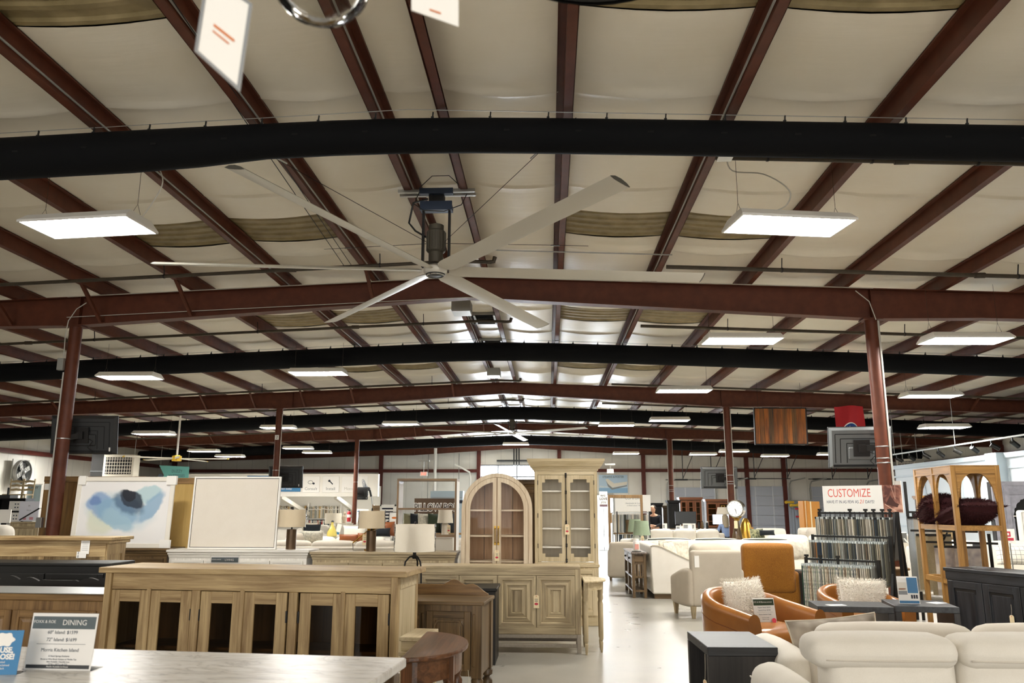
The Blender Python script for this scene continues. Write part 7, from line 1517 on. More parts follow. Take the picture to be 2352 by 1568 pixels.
# people
SKIN=paint('skin','#c99b7f',.55); HAIRD=paint('hair_dark','#2a211c',.6); HAIRB=paint('hair_ash','#8d8069',.6,var=.2,bs=60); SHIRTD=paint('sweat_dark','#15171f',.9); JEAN=paint('trousers_dark','#1a1d26',.9); SHIRTB=paint('shirt_blue','#7d90b4',.85)
def skinmesh(name,J,E,mat,parent,root=0,sub=1):
    me=bpy.data.meshes.new(name); me.from_pydata([j[:3] for j in J],E,[]); me.materials.append(mat); o=bpy.data.objects.new(name,me); COL.objects.link(o); o.parent=parent
    md=o.modifiers.new('s','SKIN'); md.use_smooth_shade=True
    if not me.skin_vertices: 
        bm=bmesh.new(); bm.from_mesh(me); bm.verts.layers.skin.verify(); bm.to_mesh(me); bm.free()
    for v,j in zip(me.skin_vertices[0].data,J): r=j[3] if isinstance(j[3],tuple) else (j[3],j[3]); v.radius=r; v.use_root=False
    me.skin_vertices[0].data[root].use_root=True
    sb=o.modifiers.new('u','SUBSURF'); sb.levels=sub; sb.render_levels=sub+1
    return o
def person(label,loc,rz,shirt,trous,hair,longhair,sitting,bend,arms):
    t=thing('person',label,'person',loc,rz)    # faces local -y
    hz=.46 if sitting else .90
    sp=[(0,0,hz,(.15,.10)),(0,-.02*bend,hz+.18,(.14,.10)),(0,-.06*bend,hz+.36,(.16,.11)),(0,-.10*bend,hz+.46,(.13,.09)),(0,-.13*bend,hz+.54,.052),(0,-.15*bend,hz+.60,.05)]
    J=list(sp); E=[(i,i+1) for i in range(5)]
    Cc=[];CE=[]
    for s in (-1,1):
        a=len(J); sh=(s*.19,-.09*bend,hz+.45,.055); el,wr,ha=arms[s]
        J+=[sh,(*el,.042),(*wr,.03),(*ha,.035)]; E+=[(3,a),(a,a+1),(a+1,a+2),(a+2,a+3)]
        d=(Vector(ha)-Vector(wr)).normalized(); side=d.cross(Vector((0,0,1))); side=side.normalized() if side.length>.1 else Vector((1,0,0))
        for k in range(4):
            b=len(J); o_=Vector(ha)+side*(-.03+.02*k); L_=(.07,.08,.075,.06)[k]; J+=[(*(o_+d*L_*.55),.009),(*(o_+d*L_+Vector((0,0,-.02))),.008)]; E+=[(a+3,b),(b,b+1)]
        b=len(J); J+=[(*(Vector(wr)+d*.04+side*.045*s),.010),(*(Vector(wr)+d*.08+side*.06*s),.009)]; E+=[(a+2,b),(b,b+1)]
        q=len(J)
        if sitting: L=[(s*.10,-.03,hz,.085),(s*.12,-.42,hz+.02,.065),(s*.12,-.44,.08,.045),(s*.12,-.56,.05,.04)]
        else: L=[(s*.09,0,hz-.05,.09),(s*.10,-.02,.48,.062),(s*.10,.02,.09,.045),(s*.11,-.14,.045,.04)]
        J+=L; E+=[(0,q),(q,q+1),(q+1,q+2),(q+2,q+3)]
    body=skinmesh('body',J,E,SKIN,t)
    hc=Vector((0,-.17*bend-.01,hz+.71))
    T=MX(hc,0,rad(18*bend)); mb=MB(); mb.T=T
    mb.lathe([(.012,-.125),(.045,-.12),(.062,-.09),(.075,-.03),(.08,.03),(.072,.08),(.045,.11),(.01,.12)],18)
    mb.v=[(x,y*1.15 if True else y,z) for x,y,z in mb.v]
    mb.ball((0,-.088,-.02),.016,6,(.8,1.2,1.4)); mb.ball((-.08,0,-.01),.02,6,(.4,.8,1.3)); mb.ball((.08,0,-.01),.02,6,(.4,.8,1.3)); hd=mb.build('head',SKIN,body,smooth='all')
    mb=MB(); mb.T=T; mb.ball((-.03,-.078,.01),.010,6,(1.3,.6,.7)); mb.ball((.03,-.078,.01),.010,6,(1.3,.6,.7)); mb.build('eyes',M['ink'],hd)
    mb=MB(); mb.T=T; mb.bx(-.022,.022,-.083,-.078,-.068,-.060); mb.build('mouth',M['redink'],hd)
    mb=MB(); mb.T=T
    def hf(u,v):
        a=2*PI*u; ph=PI*.55*v; r_=.092; x=r_*sin(ph)*cos(a); y=.012+r_*1.12*sin(ph)*sin(a); z=.03+r_*cos(ph)
        if y<-.045: z=max(z,.075); 
        return (x,y,z)
    mb.grid(hf,24,8)
    if longhair:
        mb.grid(lambda u,v:((.095+.05*v*(1-v))*cos(PI*u)*(1-.1*v),.03+(.085+.03*v)*sin(PI*u),.06-.42*v),16,10)
    else: mb.ball((0,.10,.07),.045,8)
    hr=mb.build('hair',hair,body,smooth='all'); so=hr.modifiers.new('so','SOLIDIFY'); so.thickness=.012
    # clothing: slightly larger skins over torso, arms, legs
    tj=[(x,y,z,tuple(k*1.12 for k in r) if isinstance(r,tuple) else r*1.12) for x,y,z,r in sp[:4]]+[(0,-.12*bend,hz+.53,.068)]; TE=[(0,1),(1,2),(2,3),(3,4)]
    for s in (-1,1):
        a=len(tj); el,wr,ha=arms[s]; tj+=[(s*.19,-.09*bend,hz+.45,.068),(*el,.055),(*(Vector(wr)*.97+Vector(el)*.03),.043)]; TE+=[(3,a),(a,a+1),(a+1,a+2)]
    skinmesh('top_garment',tj,TE,shirt,body)
    lj=[(0,0,hz,(.16,.11))]; LE=[]
    for s in (-1,1):
        q=len(lj)
        if sitting: L=[(s*.10,-.03,hz,.096),(s*.12,-.42,hz+.02,.076),(s*.12,-.44,.10,.055)]
        else: L=[(s*.09,0,hz-.05,.10),(s*.10,-.02,.48,.074),(s*.10,.02,.10,.056)]
        lj+=L; LE+=[(0,q),(q,q+1),(q+1,q+2)]
    skinmesh('trousers',lj,LE,trous,body)
    return t
person('person in a dark sweatshirt with dark hair tied back, standing and looking down',(3.36,26.0,-.0),rad(-25),SHIRTD,JEAN,HAIRD,False,False,1.0,{-1:((-.25,-.12,1.10),(-.06,-.28,1.06),(.06,-.32,1.06)),1:((.25,-.12,1.10),(.06,-.30,1.02),(-.05,-.33,1.02))})
t=[o for o in COL.objects if o.name=='person'][0]; t.scale=(.92,.92,.92); t.location.z=0
# workplace
t=thing('desk','long dark office desk behind the cream three-cushion sofa','desk',(5.75,29.4,0)); mb=MB(); mb.bx(-1.5,1.4,-.4,.4,.74,.79); mb.build('top',WAL['x'],t); mb=MB(); mb.bx(-1.45,1.35,.25,.3,.1,.74); mb.build('modesty_panel',WAL['x'],t)
for x in (-1.45,.0,1.3): mb=MB(); mb.bx(x,x+.06,-.35,.35,0,.74); mb.build('leg',WAL['z'],t)
SCR=emis('monitor_screen','#e4ecff',1.1)
def monitor(label,px,Y,w,h,on=True,z=.79,rz=0):
    t=thing('monitor',label,'monitor',(at(px,1190,Y).x,Y,z),rz); mb=MB(); mb.bx(-.1,.1,-.08,.08,0,.015); mb.bx(-.02,.02,0,.03,0,.2); mb.build('stand',M['black'],t); mb=MB(); mb.bx(-w/2,w/2,-.02,.02,.14,.14+h); mb.build('bezel',M['black'],t); mb=MB(); mb.bx(-w/2+.015,w/2-.015,-.024,-.02,.155,.125+h); mb.build('display',SCR if on else M['dkgrey'],t); return t
monitor('lit computer monitor in front of the woman in the blue shirt',1656,29.75,.62,.36)
person('person with long ash hair and a blue shirt, seated at the desk, seen from behind',(at(1666,1190,28.9).x,28.85,0),rad(180),SHIRTB,JEAN,HAIRB,True,True,.6,{-1:((-.27,-.05,.72),(-.16,-.32,.80),(-.12,-.42,.81)),1:((.27,-.05,.72),(.16,-.32,.80),(.12,-.42,.81))})
t=thing('office_chair','dark office chair under the person in the blue shirt','chair',(at(1666,1190,28.9).x,28.85,0)); mb=MB(); mb.soft(-.24,.24,-.22,.22,.40,.455,.03); mb.build('seat',BLKC,t,smooth='all'); mb=MB(); mb.cyl(.03,.08,.40,n=10); mb.build('gas_lift',M['black'],t)
for k in range(5): a_=2*PI*k/5; mb=MB(); mb.bar((0,0,.09),(.28*cos(a_),.28*sin(a_),.06),.04,.03); mb.ball((.28*cos(a_),.28*sin(a_),.03),.03,6); mb.build('castor_leg',M['black'],t)
t=thing('lamp_white','white bell lamp above the lit computer monitor','table lamp',(at(1662,1190,30.6).x,30.6,0)); t.name='table_lamp'; mb=MB(); mb.cyl(.16,0,.03); mb.cyl(.02,.03,1.3,n=8); mb.build('base',M['brass'],t,smooth=True); mb=MB(); mb.lathe([(.26,1.26),(.20,1.54),(.195,1.54),(.255,1.26)],24,cap=False); mb.build('lamp_shade',SHADEW,t,smooth=True); mb=MB(); mb.ring(rect(-.07,.07,1.54,1.60),rect(-.055,.055,1.545,1.59),'y',-.01,.01); mb.build('finial',M['brass'],t)
for i,(px,mt,lab,h) in enumerate(((1605,M['black'],'black lidded bottle on the office desk, nearest the armoires',.20),(1613,WAL['z'],'brown bottle on the office desk beside the black lidded one',.24),(1624,M['black'],'black cup with a white lid on the office desk',.22))):
    s=thing('bottle' if i<2 else 'travel_cup',lab,'bottle' if i<2 else 'cup',(at(px,1200,29.3).x,29.3,.791)); mb=MB(); mb.lathe([(.04,0),(.045,.02),(.045,h*.75),(.03,h)],12); mb.build('body',mt,s,smooth=True); mb=MB(); mb.cyl(.04 if i==2 else .02,h,h+.03,n=12); mb.build('cap',M['white'] if i==2 else M['black'],s)
for px,lab,w,h in ((1527,'upright white price card behind the cream three-cushion sofa, nearest the mirror frame',.14,.19),(1561,'small white photo card on the back ledge behind the cream three-cushion sofa',.22,.12),(1580,'wide white card with a grey picture behind the cream three-cushion sofa',.30,.19),(1594,'leaning white card at the end of the wide picture card',.10,.19)):
    s=thing('price_card',lab[:0]+lab,'price sign',(at(px,1210,24.75).x,24.75,.87)); mb=MB(); mb.bx(-w/2,w/2,-.003,.003,0,h); c=mb.build('card',M['paper'],s); mb=MB(); mb.bx(-w*.42,0,-.006,-.003,h*.25,h*.8); mb.build('picture',M['grey'],c); mb=MB(); mb.bx(-w/2,w/2,-.003,.05,0,.004); mb.build('foot',M['paper'],s)
t=thing('ledge_table','narrow white console behind the cream three-cushion sofa','console table',(3.9,24.75,0)); mb=MB(); mb.bx(-1.1,1.1,-.15,.15,.84,.869); mb.build('top',M['white'],t)
for x in (-1.05,1.05): mb=MB(); mb.bx(x-.03,x+.03,-.12,.12,0,.84); mb.build('leg',M['white'],t)
# clock on tripod
t=thing('tripod_clock','large chrome drum clock on a dark wooden tripod before the column','clock',(at(1691,1168,19.2).x,19.2,0)); zc=at(1690,1168,19.2).z
mb=MB(); mb.lathe([(.19,-.10),(.20,-.09),(.20,.09),(.19,.10)],32); c=mb.build('case',M['chrome'],t,smooth=True); c.rotation_euler=(rad(90),0,rad(-28)); c.location=(0,0,zc)
mb=MB(); mb.lathe([(.001,.101),(.175,.101)],32,cap=False); mb.build('dial',M['paper'],c)
mb=MB(); mb.bar((0,0,.104),(.03,-.11,.104),.010,.003,up=(0,0,1)); mb.bar((0,0,.104),(.02,-.06,.104),.014,.003,up=(0,0,1)); mb.build('clock_hand',M['black'],c)
for k in range(12): a_=k*PI/6; mb=MB(); mb.bar((.135*cos(a_),.135*sin(a_),.103),(.16*cos(a_),.16*sin(a_),.103),.008,.003,up=(0,0,1)); mb.build('hour_mark',M['dkgrey'],c)
for k in range(3): a_=rad(30+120*k); mb=MB(); mb.tube([(0,0,zc-.22),(.32*cos(a_),.32*sin(a_),.0)],[.03,.022],8); mb.build('leg',WAL['z'],t,smooth=True)
mb=MB(); mb.lathe([(.06,zc-.27),(.07,zc-.24),(.03,zc-.20)],14); mb.tube([(-.13,0,zc-.1),(-.09,0,zc-.2),(0,0,zc-.23),(.09,0,zc-.2),(.13,0,zc-.1)],.015,8); mb.build('yoke',M['brass'],t,smooth=True)
tg=hangtag(None,(at(1690,1200,18.95).x,18.95,zc-.27),.17,.08,.05,0,False); tg['label']='buff price tag hanging under the chrome drum clock'
# brown cabinets at the back
def hutch(label,px0,px1,Y,zt,W_,nc,nr,dark=False,solid=False):
    x0,x1=at(px0,1150,Y).x,at(px1,1150,Y).x; w=x1-x0; t=thing('hutch',label,'cabinet',((x0+x1)/2,Y,0)); 
    mb=MB(); mb.bx(-w/2-.05,w/2+.05,-.06,.5,zt-.06,zt); mb.bx(-w/2-.03,w/2+.03,-.03,.48,zt-.1,zt-.06); mb.build('cornice',W_['x'],t)
    mb=MB(); mb.bx(-w/2,w/2,.03,.45,0,zt-.1); mb.build('carcass',DARKIN['z'] if not solid else W_['z'],t)
    for i in range(nc):
        a=-w/2+w*i/nc; b=a+w/nc; d=panel_door(t,a+.005,b-.005,.75,zt-.13,0,W_,.07,glassm=None if solid else GLASS_DK,raised=solid)
        if not solid:
            for r_ in range(1,nr): z=.75+(zt-.88)*r_/nr; mb=MB(); mb.bx(a+.07,b-.07,.002,.016,z-.012,z+.012); mb.build('glazing_bar',W_['x'],d)
    mb=MB(); mb.bx(-w/2-.03,w/2+.03,-.08,.46,.66,.72); mb.build('waist_top',W_['x'],t)
    for i in range(nc): a=-w/2+w*i/nc; d=panel_door(t,a+.005,a+w/nc-.005,.08,.64,-.03,W_,.06,'base_door')
    return t
MATTE={k:M['black_matte'] for k in 'xyz'}
CHR=woods('chestnut','#7a4526','#a9683c',sc=2,rough=.45)
hutch('chestnut glazed hutch with three doors, before the overhead door nearest the armoires',1562,1611,33.0,1.93,CHR,3,4)
hutch('chestnut glazed hutch with two doors, behind the white bell lamp',1622,1674,33.0,1.86,CHR,2,4)
hutch('black armoire with a moulded top behind the standing person',1492,1520,32.0,1.70,MATTE,2,1,solid=True)
hutch('dark brown armoire beside the black one, near the column with plate three',1522,1534,32.6,1.60,WAL,1,1,solid=True)
hutch('tall plain black cupboard close to the column with plate three',1535,1560,31.5,1.80,MATTE,1,1,solid=True)
for px,Y_,lab in ((1575,29.6,'dark switched-off monitor on the office desk nearest the armoires'),): monitor(lab,px,Y_,.75,.46,False)
# dock leveller corner
t=thing('strip_curtain','grey plastic strip curtain beside the big overhead door','curtain',(13.9,46.2,0)); 
for i in range(8): mb=MB(); x=-.5+.16*i; mb.bx(x,x+.14,-.01+.012*(i%2),.0+.012*(i%2),.1,1.85); mb.build('plastic_strip',paint('strip','#aab4c2',.3) if 'strip' not in bpy.data.materials else bpy.data.materials['strip'],t)
mb=MB(); mb.bx(-.55,.85,-.05,.05,1.85,1.95); mb.build('header',M['galv'],t)
for k,(px,py) in enumerate(((1815,1153),(1826,1160),(1842,1159))):
    p=at(px,py,45.6); s=thing('dock_light','yellow dock lamp by the overhead door, %s of three'%('highest','lower middle','closest to the tan carton')[k],'lamp',(p.x,45.6,p.z)); mb=MB(); mb.bx(-.2,.2,-.08,.08,-.06,.06); mb.build('housing',M['yellow'],s,bev=.02); mb=MB(); mb.ball((-.22,0,0),.09,8); mb.build('lens',M['yellow'],s,smooth=True); mb=MB(); mb.bar((.1,0,0),(.1,1.1,0),.05); mb.build('bracket',M['dkgrey'],s)
for k,(px,py) in enumerate(((1838,1168),(1840,1186))):
    p=at(px,py,45.8); s=thing('safety_bar','red safety bar on the far wall, %s one beside the tan carton'%('upper','lower')[k],'safety bar',(p.x,45.9,p.z)); mb=MB(); mb.bx(-.25,.25,-.03,.03,-.05,.05); mb.build('bar',M['redink'],s); mb=MB(); mb.bx(-.03,.03,0,.8,-.03,.03); mb.build('bracket',M['dkgrey'],s)
KR=paint('kraft_orange','#c98a3a',.7,var=.06)
for k,(px0,px1,Y_,zt,lab) in enumerate(((1846,1858,26.2,1.74,'narrow tan carton standing upright behind the swatch rack, one farther from the board'),(1858,1884,26.0,1.72,'wide tan carton standing upright behind the customize board edge'))):
    x0,x1=at(px0,1180,Y_).x,at(px1,1180,Y_).x; s=thing('carton',lab,'box',((x0+x1)/2,Y_,0)); w=x1-x0; mb=MB(); mb.bx(-w/2,w/2,0,.5,0,zt); mb.build('body',KR,s); mb=MB(); mb.bx(-w/2+.05,-w/2+.09,-.004,0,0,zt); mb.build('tape',M['tagpaper'],s)
# white chairs and sofas mid right
def whitechair(label,px,Y,rz,w=.82,card=False,mat=None):
    t=slip(label,(at(px,1225,Y).x,Y,0),rz,mat or IVORY,w,1.0); 
    if card: mb=MB(); mb.bx(-.20,.16,-.40,-.395,.66,.69); mb.build('blue_band',M['blue'],t)
    return t
whitechair('white skirted armchair with a blue banded cushion, before the big overhead door',1773,21.2,rad(-8),.86,True)
whitechair('white armchair beside the wide tan carton',1880,22.0,rad(10),.9)
sofa('cream sofa behind the sage sofa holding a dark striped pillow',(6.0,18.6,0),0,1.9,2,LINEN,.92) if False else None
pil('dark green striped pillow on the ivory sofa near the white skirted armchair',1740,1231,18.8,.40,.34,fabric('leafstripe','#3a4336','#aaa77f',25,.1),.5,.18)
pil('black bolster with a pointed end on the ivory sofa',1762,1223,18.7,.42,.12,BLKC,.4,.12)
t=thing('gold_table_lamp','gold draped lamp standing behind the tripod clock','table lamp',(at(1714,1225,21.5).x,21.5,0)); mb=MB(); mb.lathe([(.22,.62),(.13,1.1),(.06,1.24),(.03,1.26)],20); mb.build('lamp_shade',M['brass'],t,smooth=True); mb=MB(); mb.cyl(.14,0,.03); mb.cyl(.02,.03,.66,n=8); mb.build('base',M['brass'],t,smooth=True)
hutch('low brown chest behind the gold draped lamp',1716,1741,23.0,.83,WAL,1,1,solid=True) if False else None
t=thing('wood_post_lamp','slim light wood post standing beside the brown chest behind the sage sofa','post',(at(1728,1225,21.0).x,21.0,0)); mb=MB(); mb.bx(-.03,.03,-.03,.03,.03,1.04); mb.build('pole',TAN['z'],t); mb=MB(); mb.cyl(.15,0,.03); mb.build('base',TAN['x'],t)
dresser('brown_chest','plain brown chest behind the gold draped lamp','chest',(at(1730,1225,23.5).x,23.5,0),0,.9,.45,.86,WAL,2,'drawer',False,.08,2)
sofa('cream loveseat beyond the mustard recliner, beside the swatch rack',(4.75,14.6,0),rad(-8),1.9,2,IVORY,.92)
sofa('cream sofa behind the loveseat, next to the wide tan carton',(7.45,21.4,0),rad(-10),2.0,2,LINEN2,1.02)
pil('cream patterned pillow near the swatch rack end, propped on the loveseat',1838,1262,13.9,.46,.34,PRF,.5)
# ---------------------------------------------------------------- right showroom partition
P('pale_blue','#d6e0e6',.5); P('blue_trim','#c2d0d8',.5)
t=thing('showroom_partition','pale blue panelled partition wall behind the arched stand','partition',(12.0,24.0,0)); mb=MB(); mb.bx(0,.15,-7.5,4.5,0,2.9); mb.build('wall_panel',M['pale_blue'],t); mb=MB(); mb.bx(-.06,.2,-7.5,4.5,2.82,2.95); mb.build('cornice',M['blue_trim'],t)
for y in (-7,-4.6,-2.2,.2,2.6): 
    mb=MB(); mb.ring([(y+.1,.9),(y+2.2,.9),(y+2.2,2.6),(y+.1,2.6)],[(y+.16,.96),(y+2.14,.96),(y+2.14,2.54),(y+.16,2.54)],'x',-.03,.0); mb.build('panel_moulding',M['blue_trim'],t)
mb=MB(); mb.bx(-.25,.3,-2.35,-1.8,0,2.96); mb.build('pilaster',M['blue_trim'],t)
TRK=[]
t=thing('track_rail','grey lighting track hung high before the pale blue partition','lighting track',(11.4,24.0,3.25)); mb=MB(); mb.bx(-.02,.02,-6.5,5.0,-.02,.02); mb.build('rail',M['galv'],t)
for y in (-5,-1,3): mb=MB(); mb.bar((0,y,.02),(0,y,zb(11.4)-3.25),.012); mb.build('hanger_rod',M['galv'],t)
for i in range(11):
    y=18.3+i*.95; s=thing('track_spotlight','black track spotlight on the grey rail, %s'%('counted %s from the viewer'%ordn[i] if i else 'closest to the viewer'),'spotlight',(11.4,y,3.23),0,'black spotlights along the lighting track'); mb=MB(); mb.bx(-.015,.015,-.015,.015,-.12,0); mb.build('stem',M['black'],s); mb=MB(); mb.tube([(-.02,0,-.10),(.16,.06*(-1)**i,-.22)],.06,12); mb.build('head',M['black'],s,smooth=True)
    mb=MB(); mb.tube([(.155,.058*(-1)**i,-.217),(.165,.062*(-1)**i,-.224)],.05,12); mb.build('lens',M['steel'],s)
# carved grey cabinet with scalloped niche
t=thing('carved_cabinet','carved grey-blue cabinet with a scalloped dark niche, behind the right post of the arched stand','cabinet',(9.65,16.8,0),rad(-18)); GB=paint('chalk_grey','#a9a9b4',.75,var=.18,bs=9,bmp=.3); w=1.25
n=26; sc=[(-.28,.65),(-.28,1.25)]
for i in range(n+1): a_=PI-PI*i/n; r_=.28+.025*abs(sin(i*PI/2.6)); sc.append((r_*cos(a_)*.98,1.30+.42*sin(a_)+.02*abs(sin(i*PI/2.6))))
sc+=[(.28,1.25),(.28,.65)]; m_=len(sc)
def proj_rect(p):   # matching outer outline
    x,z=p; cx,cz=0,1.2; dx,dz=x-cx,z-cz; k=min((w/2)/abs(dx) if abs(dx)>1e-6 else 1e9,(.86 if dz>0 else .6)/abs(dz) if abs(dz)>1e-6 else 1e9); return (cx+dx*k,cz+dz*k)
mb=MB(); mb.ring([proj_rect(p) for p in sc],sc,'y',0,.06); mb.build('front_panel',GB,t)
mb=MB(); mb.bx(-w/2,w/2,.06,.45,.0,2.06); mb.build('niche_body',M['black_matte'],t)
for x in (-w/2,w/2-.09,-.42,.33): mb=MB(); mb.bx(x,x+.09,-.03,.0,.05,2.04); mb.build('stile',GB,t)
for z in (.6,1.80,1.98): mb=MB(); mb.bx(-w/2,w/2,-.025,.01,z,z+.08); mb.build('rail',GB,t)
mb=MB(); mb.bx(-.3,.3,-.01,.05,1.36,1.38); mb.build('niche_shelf',M['white'],t); mb=MB(); mb.bx(-w/2,w/2,0,.06,0,.6); mb.build('lower_panel',GB,t)
t=thing('white_mattress','white wrapped mattress standing on end in front of the carved grey cabinet','mattress',(9.25,15.7,0),rad(-10)); mb=MB(); mb.soft(-.42,.6,-.14,.14,.02,1.49,.05,(0,.02,0)); mb.build('body',M['white'],t,smooth='all'); mb=MB(); mb.tube([(-.41,-.15,.06),(-.41,-.15,1.45),(.59,-.15,1.45)],.008,6); mb.build('piping',M['cable'],t)
t=thing('red_tag_card','white card with a red square logo in front of the wrapped mattress','price sign',(at(2318,1230,13.4).x,13.4,.8)); t.location.z=at(2318,1232,13.4).z; mb=MB(); mb.bx(-.09,.09,-.003,.003,-.10,.12); c=mb.build('card',M['paper'],t); mb=MB(); mb.ring(rect(-.05,.02,.0,.08),rect(-.03,.0,.02,.06),'y',-.006,-.003); mb.build('logo',M['redink'],c); mb=MB(); mb.bx(-.03,.06,-.006,-.003,-.06,-.02); mb.build('printed_block',M['redink'],c); mb=MB(); mb.bx(-.008,.008,0,.012,-t.location.z,-.1); mb.build('stand_pole',M['steel'],t)
hutch('golden oak glazed cabinet seen through the first arch of the stand',2118,2150,23.0,1.86,TAN,2,3)
hutch('honey wood cabinet with two arched doors seen through the second arch of the stand',2148,2190,21.5,1.76,OAK,2,2,solid=True)
sofa('long white sofa under the arched stand view, beside the plaid pillow',(7.6,14.9,0),rad(-14),2.4,2,IVORY,.96)
sofa('white recliner sofa second row beyond the black panel sideboard',(6.9,17.6,0),rad(-10),2.2,2,LINEN,.98)
PLAID=None
def plaid():
    m,t_,b=nt('plaid'); tc=N(t_,'ShaderNodeTexCoord'); bk=N(t_,'ShaderNodeTexBrick'); bk.offset=0; bk.inputs['Scale'].default_value=14; bk.inputs['Color1'].default_value=srgb('#e9e4d6'); bk.inputs['Color2'].default_value=srgb('#e9e4d6'); bk.inputs['Mortar'].default_value=srgb('#6a6a68'); bk.inputs['Mortar Size'].default_value=.04; bk.inputs['Brick Width'].default_value=1; bk.inputs['Row Height'].default_value=1
    mp=N(t_,'ShaderNodeMapping'); mp.inputs['Rotation'].default_value=(PI/2,0,0); t_.links.new(tc.outputs['Object'],mp.inputs[0]); t_.links.new(mp.outputs[0],bk.inputs['Vector']); t_.links.new(bk.outputs['Color'],b.inputs['Base Color']); b.inputs['Roughness'].default_value=.9; return m
pil('white pillow with a thin black plaid on the long white sofa',2330,1275,13.9,.56,.32,plaid(),-.2)
t=thing('price_card','white price card with a dark header on the long white sofa','price sign',(at(2249,1250,14.0).x,14.0,.62)); mb=MB(); mb.bx(-.14,.14,-.003,.003,0,.36); c=mb.build('card',M['paper'],t); mb=MB(); mb.bx(-.11,.11,-.006,-.003,.28,.32); mb.build('header_band',M['dkgrey'],c); mb=MB(); mb.bx(-.14,.14,0,.06,-.14,0); mb.build('foot',M['paper'],t)
dresser('oak_side_table','small pale oak table between the white sofas at the right post','side table',(at(2295,1280,13.2).x,13.2,0),rad(-15),.42,.42,.58,OAKB,1,'drawer',False,.28,1)
# ---------------------------------------------------------------- far left corner
t=thing('black_display_shelf','black display shelf with white illustrated boards beside the oak panel','shelving',(-15.0,22.0,0)); 
for z in (.0,.82,1.07,1.38,1.72): mb=MB(); mb.bx(-1.2,.55,-.2,.2,z,z+.03); mb.build('shelf',M['black'],t)
for x in (-1.2,-.4,.53): mb=MB(); mb.bx(x,x+.03,-.2,.2,0,1.75); mb.build('upright',M['black'],t)
mb=MB(); mb.bx(-1.2,.55,.18,.2,0,1.75); mb.build('back_panel',M['black_matte'],t)
for k,(px,py) in enumerate(((29,1163),(25,1189),(22,1210))):
    p=at(px,py,21.7); s=thing('illustrated_board','white board with small black drawings on the black shelf, %s'%('top one','middle one','bottom one')[k],'sign board',(p.x,21.85,(1.54,1.231,.981)[k])); mb=MB(); mb.bx(-.20,.18,-.01,.01,-.13,.13); c=mb.build('board',M['paper'],s)
    for i in range(3):
        for j in range(2): mb=MB(); x=-.02+.075*i; z=.05-.09*j; mb.bx(x-.018,x+.018,-.013,-.01,z-.018,z+.018); mb.build('drawing',M['ink'],c)
t=thing('framed_print','white framed print with a black diagonal strap beside the oak panel','picture',tuple(at(64,1196,20.6))); mb=MB(); mb.bx(-.26,.26,-.015,.015,0,.50); mb.build('sheet',paint('print_white','#dfe0ea',.6),t); mb=MB(); mb.bar((-.22,-.02,.02),(.28,-.02,.32),.035,.006,up=(0,1,0)); mb.build('strap',M['black'],t); mb=MB(); mb.bx(-.13,-.05,-.018,-.015,.03,.09); mb.bx(.04,.14,-.018,-.015,.03,.10); mb.build('picture_detail',paint('rosy','#c98f9a',.6),t); txt('M',.07,M['grey'],t,(0,-.017,.38)); txt('VELLA',.045,M['grey'],t,(0,-.017,.27))
dresser('grey_oak_cabinet','plain greyed oak cabinet under the framed print with the strap','cabinet',(at(55,1210,20.3).x,20.3,0),0,.75,.45,1.14,OAKB,1,'door',False,.06,1)
t=thing('white_board','blank white board standing at the edge of the black display shelf','sign board',(at(6,1185,15).x,15,0)); mb=MB(); mb.bx(-.24,.16,-.01,.01,1.22,1.47); mb.build('board',M['paper'],t); mb=MB(); mb.bx(-.05,-.03,0,.02,0,1.22); mb.build('stand_pole',M['steel'],t); mb=MB(); mb.bx(-.15,.07,-.1,.12,0,.02); mb.build('stand_base',M['steel'],t)
t=thing('white_ottoman','tall round white cushion behind the panelled oak counter end','cushion',(at(2,1210,13.6).x,13.6,0)); mb=MB(); mb.soft(-.25,.2,-.2,.2,.02,1.22,.15); mb.build('cover',LINEN,t,smooth='all'); mb=MB(); mb.tube([(-.2+.35*k/8,-.205,1.02) for k in range(9)],.006,5); mb.build('seam',OAT,t)
def ladderback(label,px,Y,z,rz):
    t=thing('ladderback_chair',label,'chair',(at(px,1120,Y).x,Y,z),rz,'ladderback chairs stacked on the black racks')
    for sx in (-1,1): mb=MB(); mb.bar((sx*.2,.18,.0),(sx*.2,.24,.98),.035); mb.build('back_post',OAKC['z'],t); mb=MB(); mb.bar((sx*.22,-.18,0),(sx*.22,-.18,.44),.035); mb.build('leg',OAKC['z'],t)
    for z_ in (.60,.74,.88): mb=MB(); mb.prism([(-.2,-.02),(-.1,-.03),(0,-.015),(.1,-.03),(.2,-.02),(.2,.03),(.1,.045),(0,.06),(-.1,.045),(-.2,.03)],'y',-.01,.01); s=mb.build('ladder_slat',OAKC['x'],t); s.location=(0,.20+.04*z_,z_)
    mb=MB(); mb.bx(-.23,.23,-.2,.2,.42,.46); mb.build('seat',OAKC['x'],t)
hz_=at(40,1148,27).z
ladderback('pale ladderback chair on the high rack, farther from the light blue banner',30,27.0,1.48,rad(8)); ladderback('pale ladderback chair on the high rack, next to the light blue banner',55,27.0,1.48,rad(-6))
t=thing('high_rack','grey steel storage rack carrying the ladderback chairs','shelving',(at(42,1120,27).x,27,0)); 
for z in (.5,1.0,1.44): mb=MB(); mb.bx(-1.0,.75,-.4,.4,z,z+.04); mb.build('shelf',M['galv'],t)
for x in (-1.0,-.1,.72):
    for y in (-.4,.36): mb=MB(); mb.bx(x,x+.05,y,y+.05,0,2.15 if x<.5 else 1.48); mb.build('upright',M['dkgrey'],t)
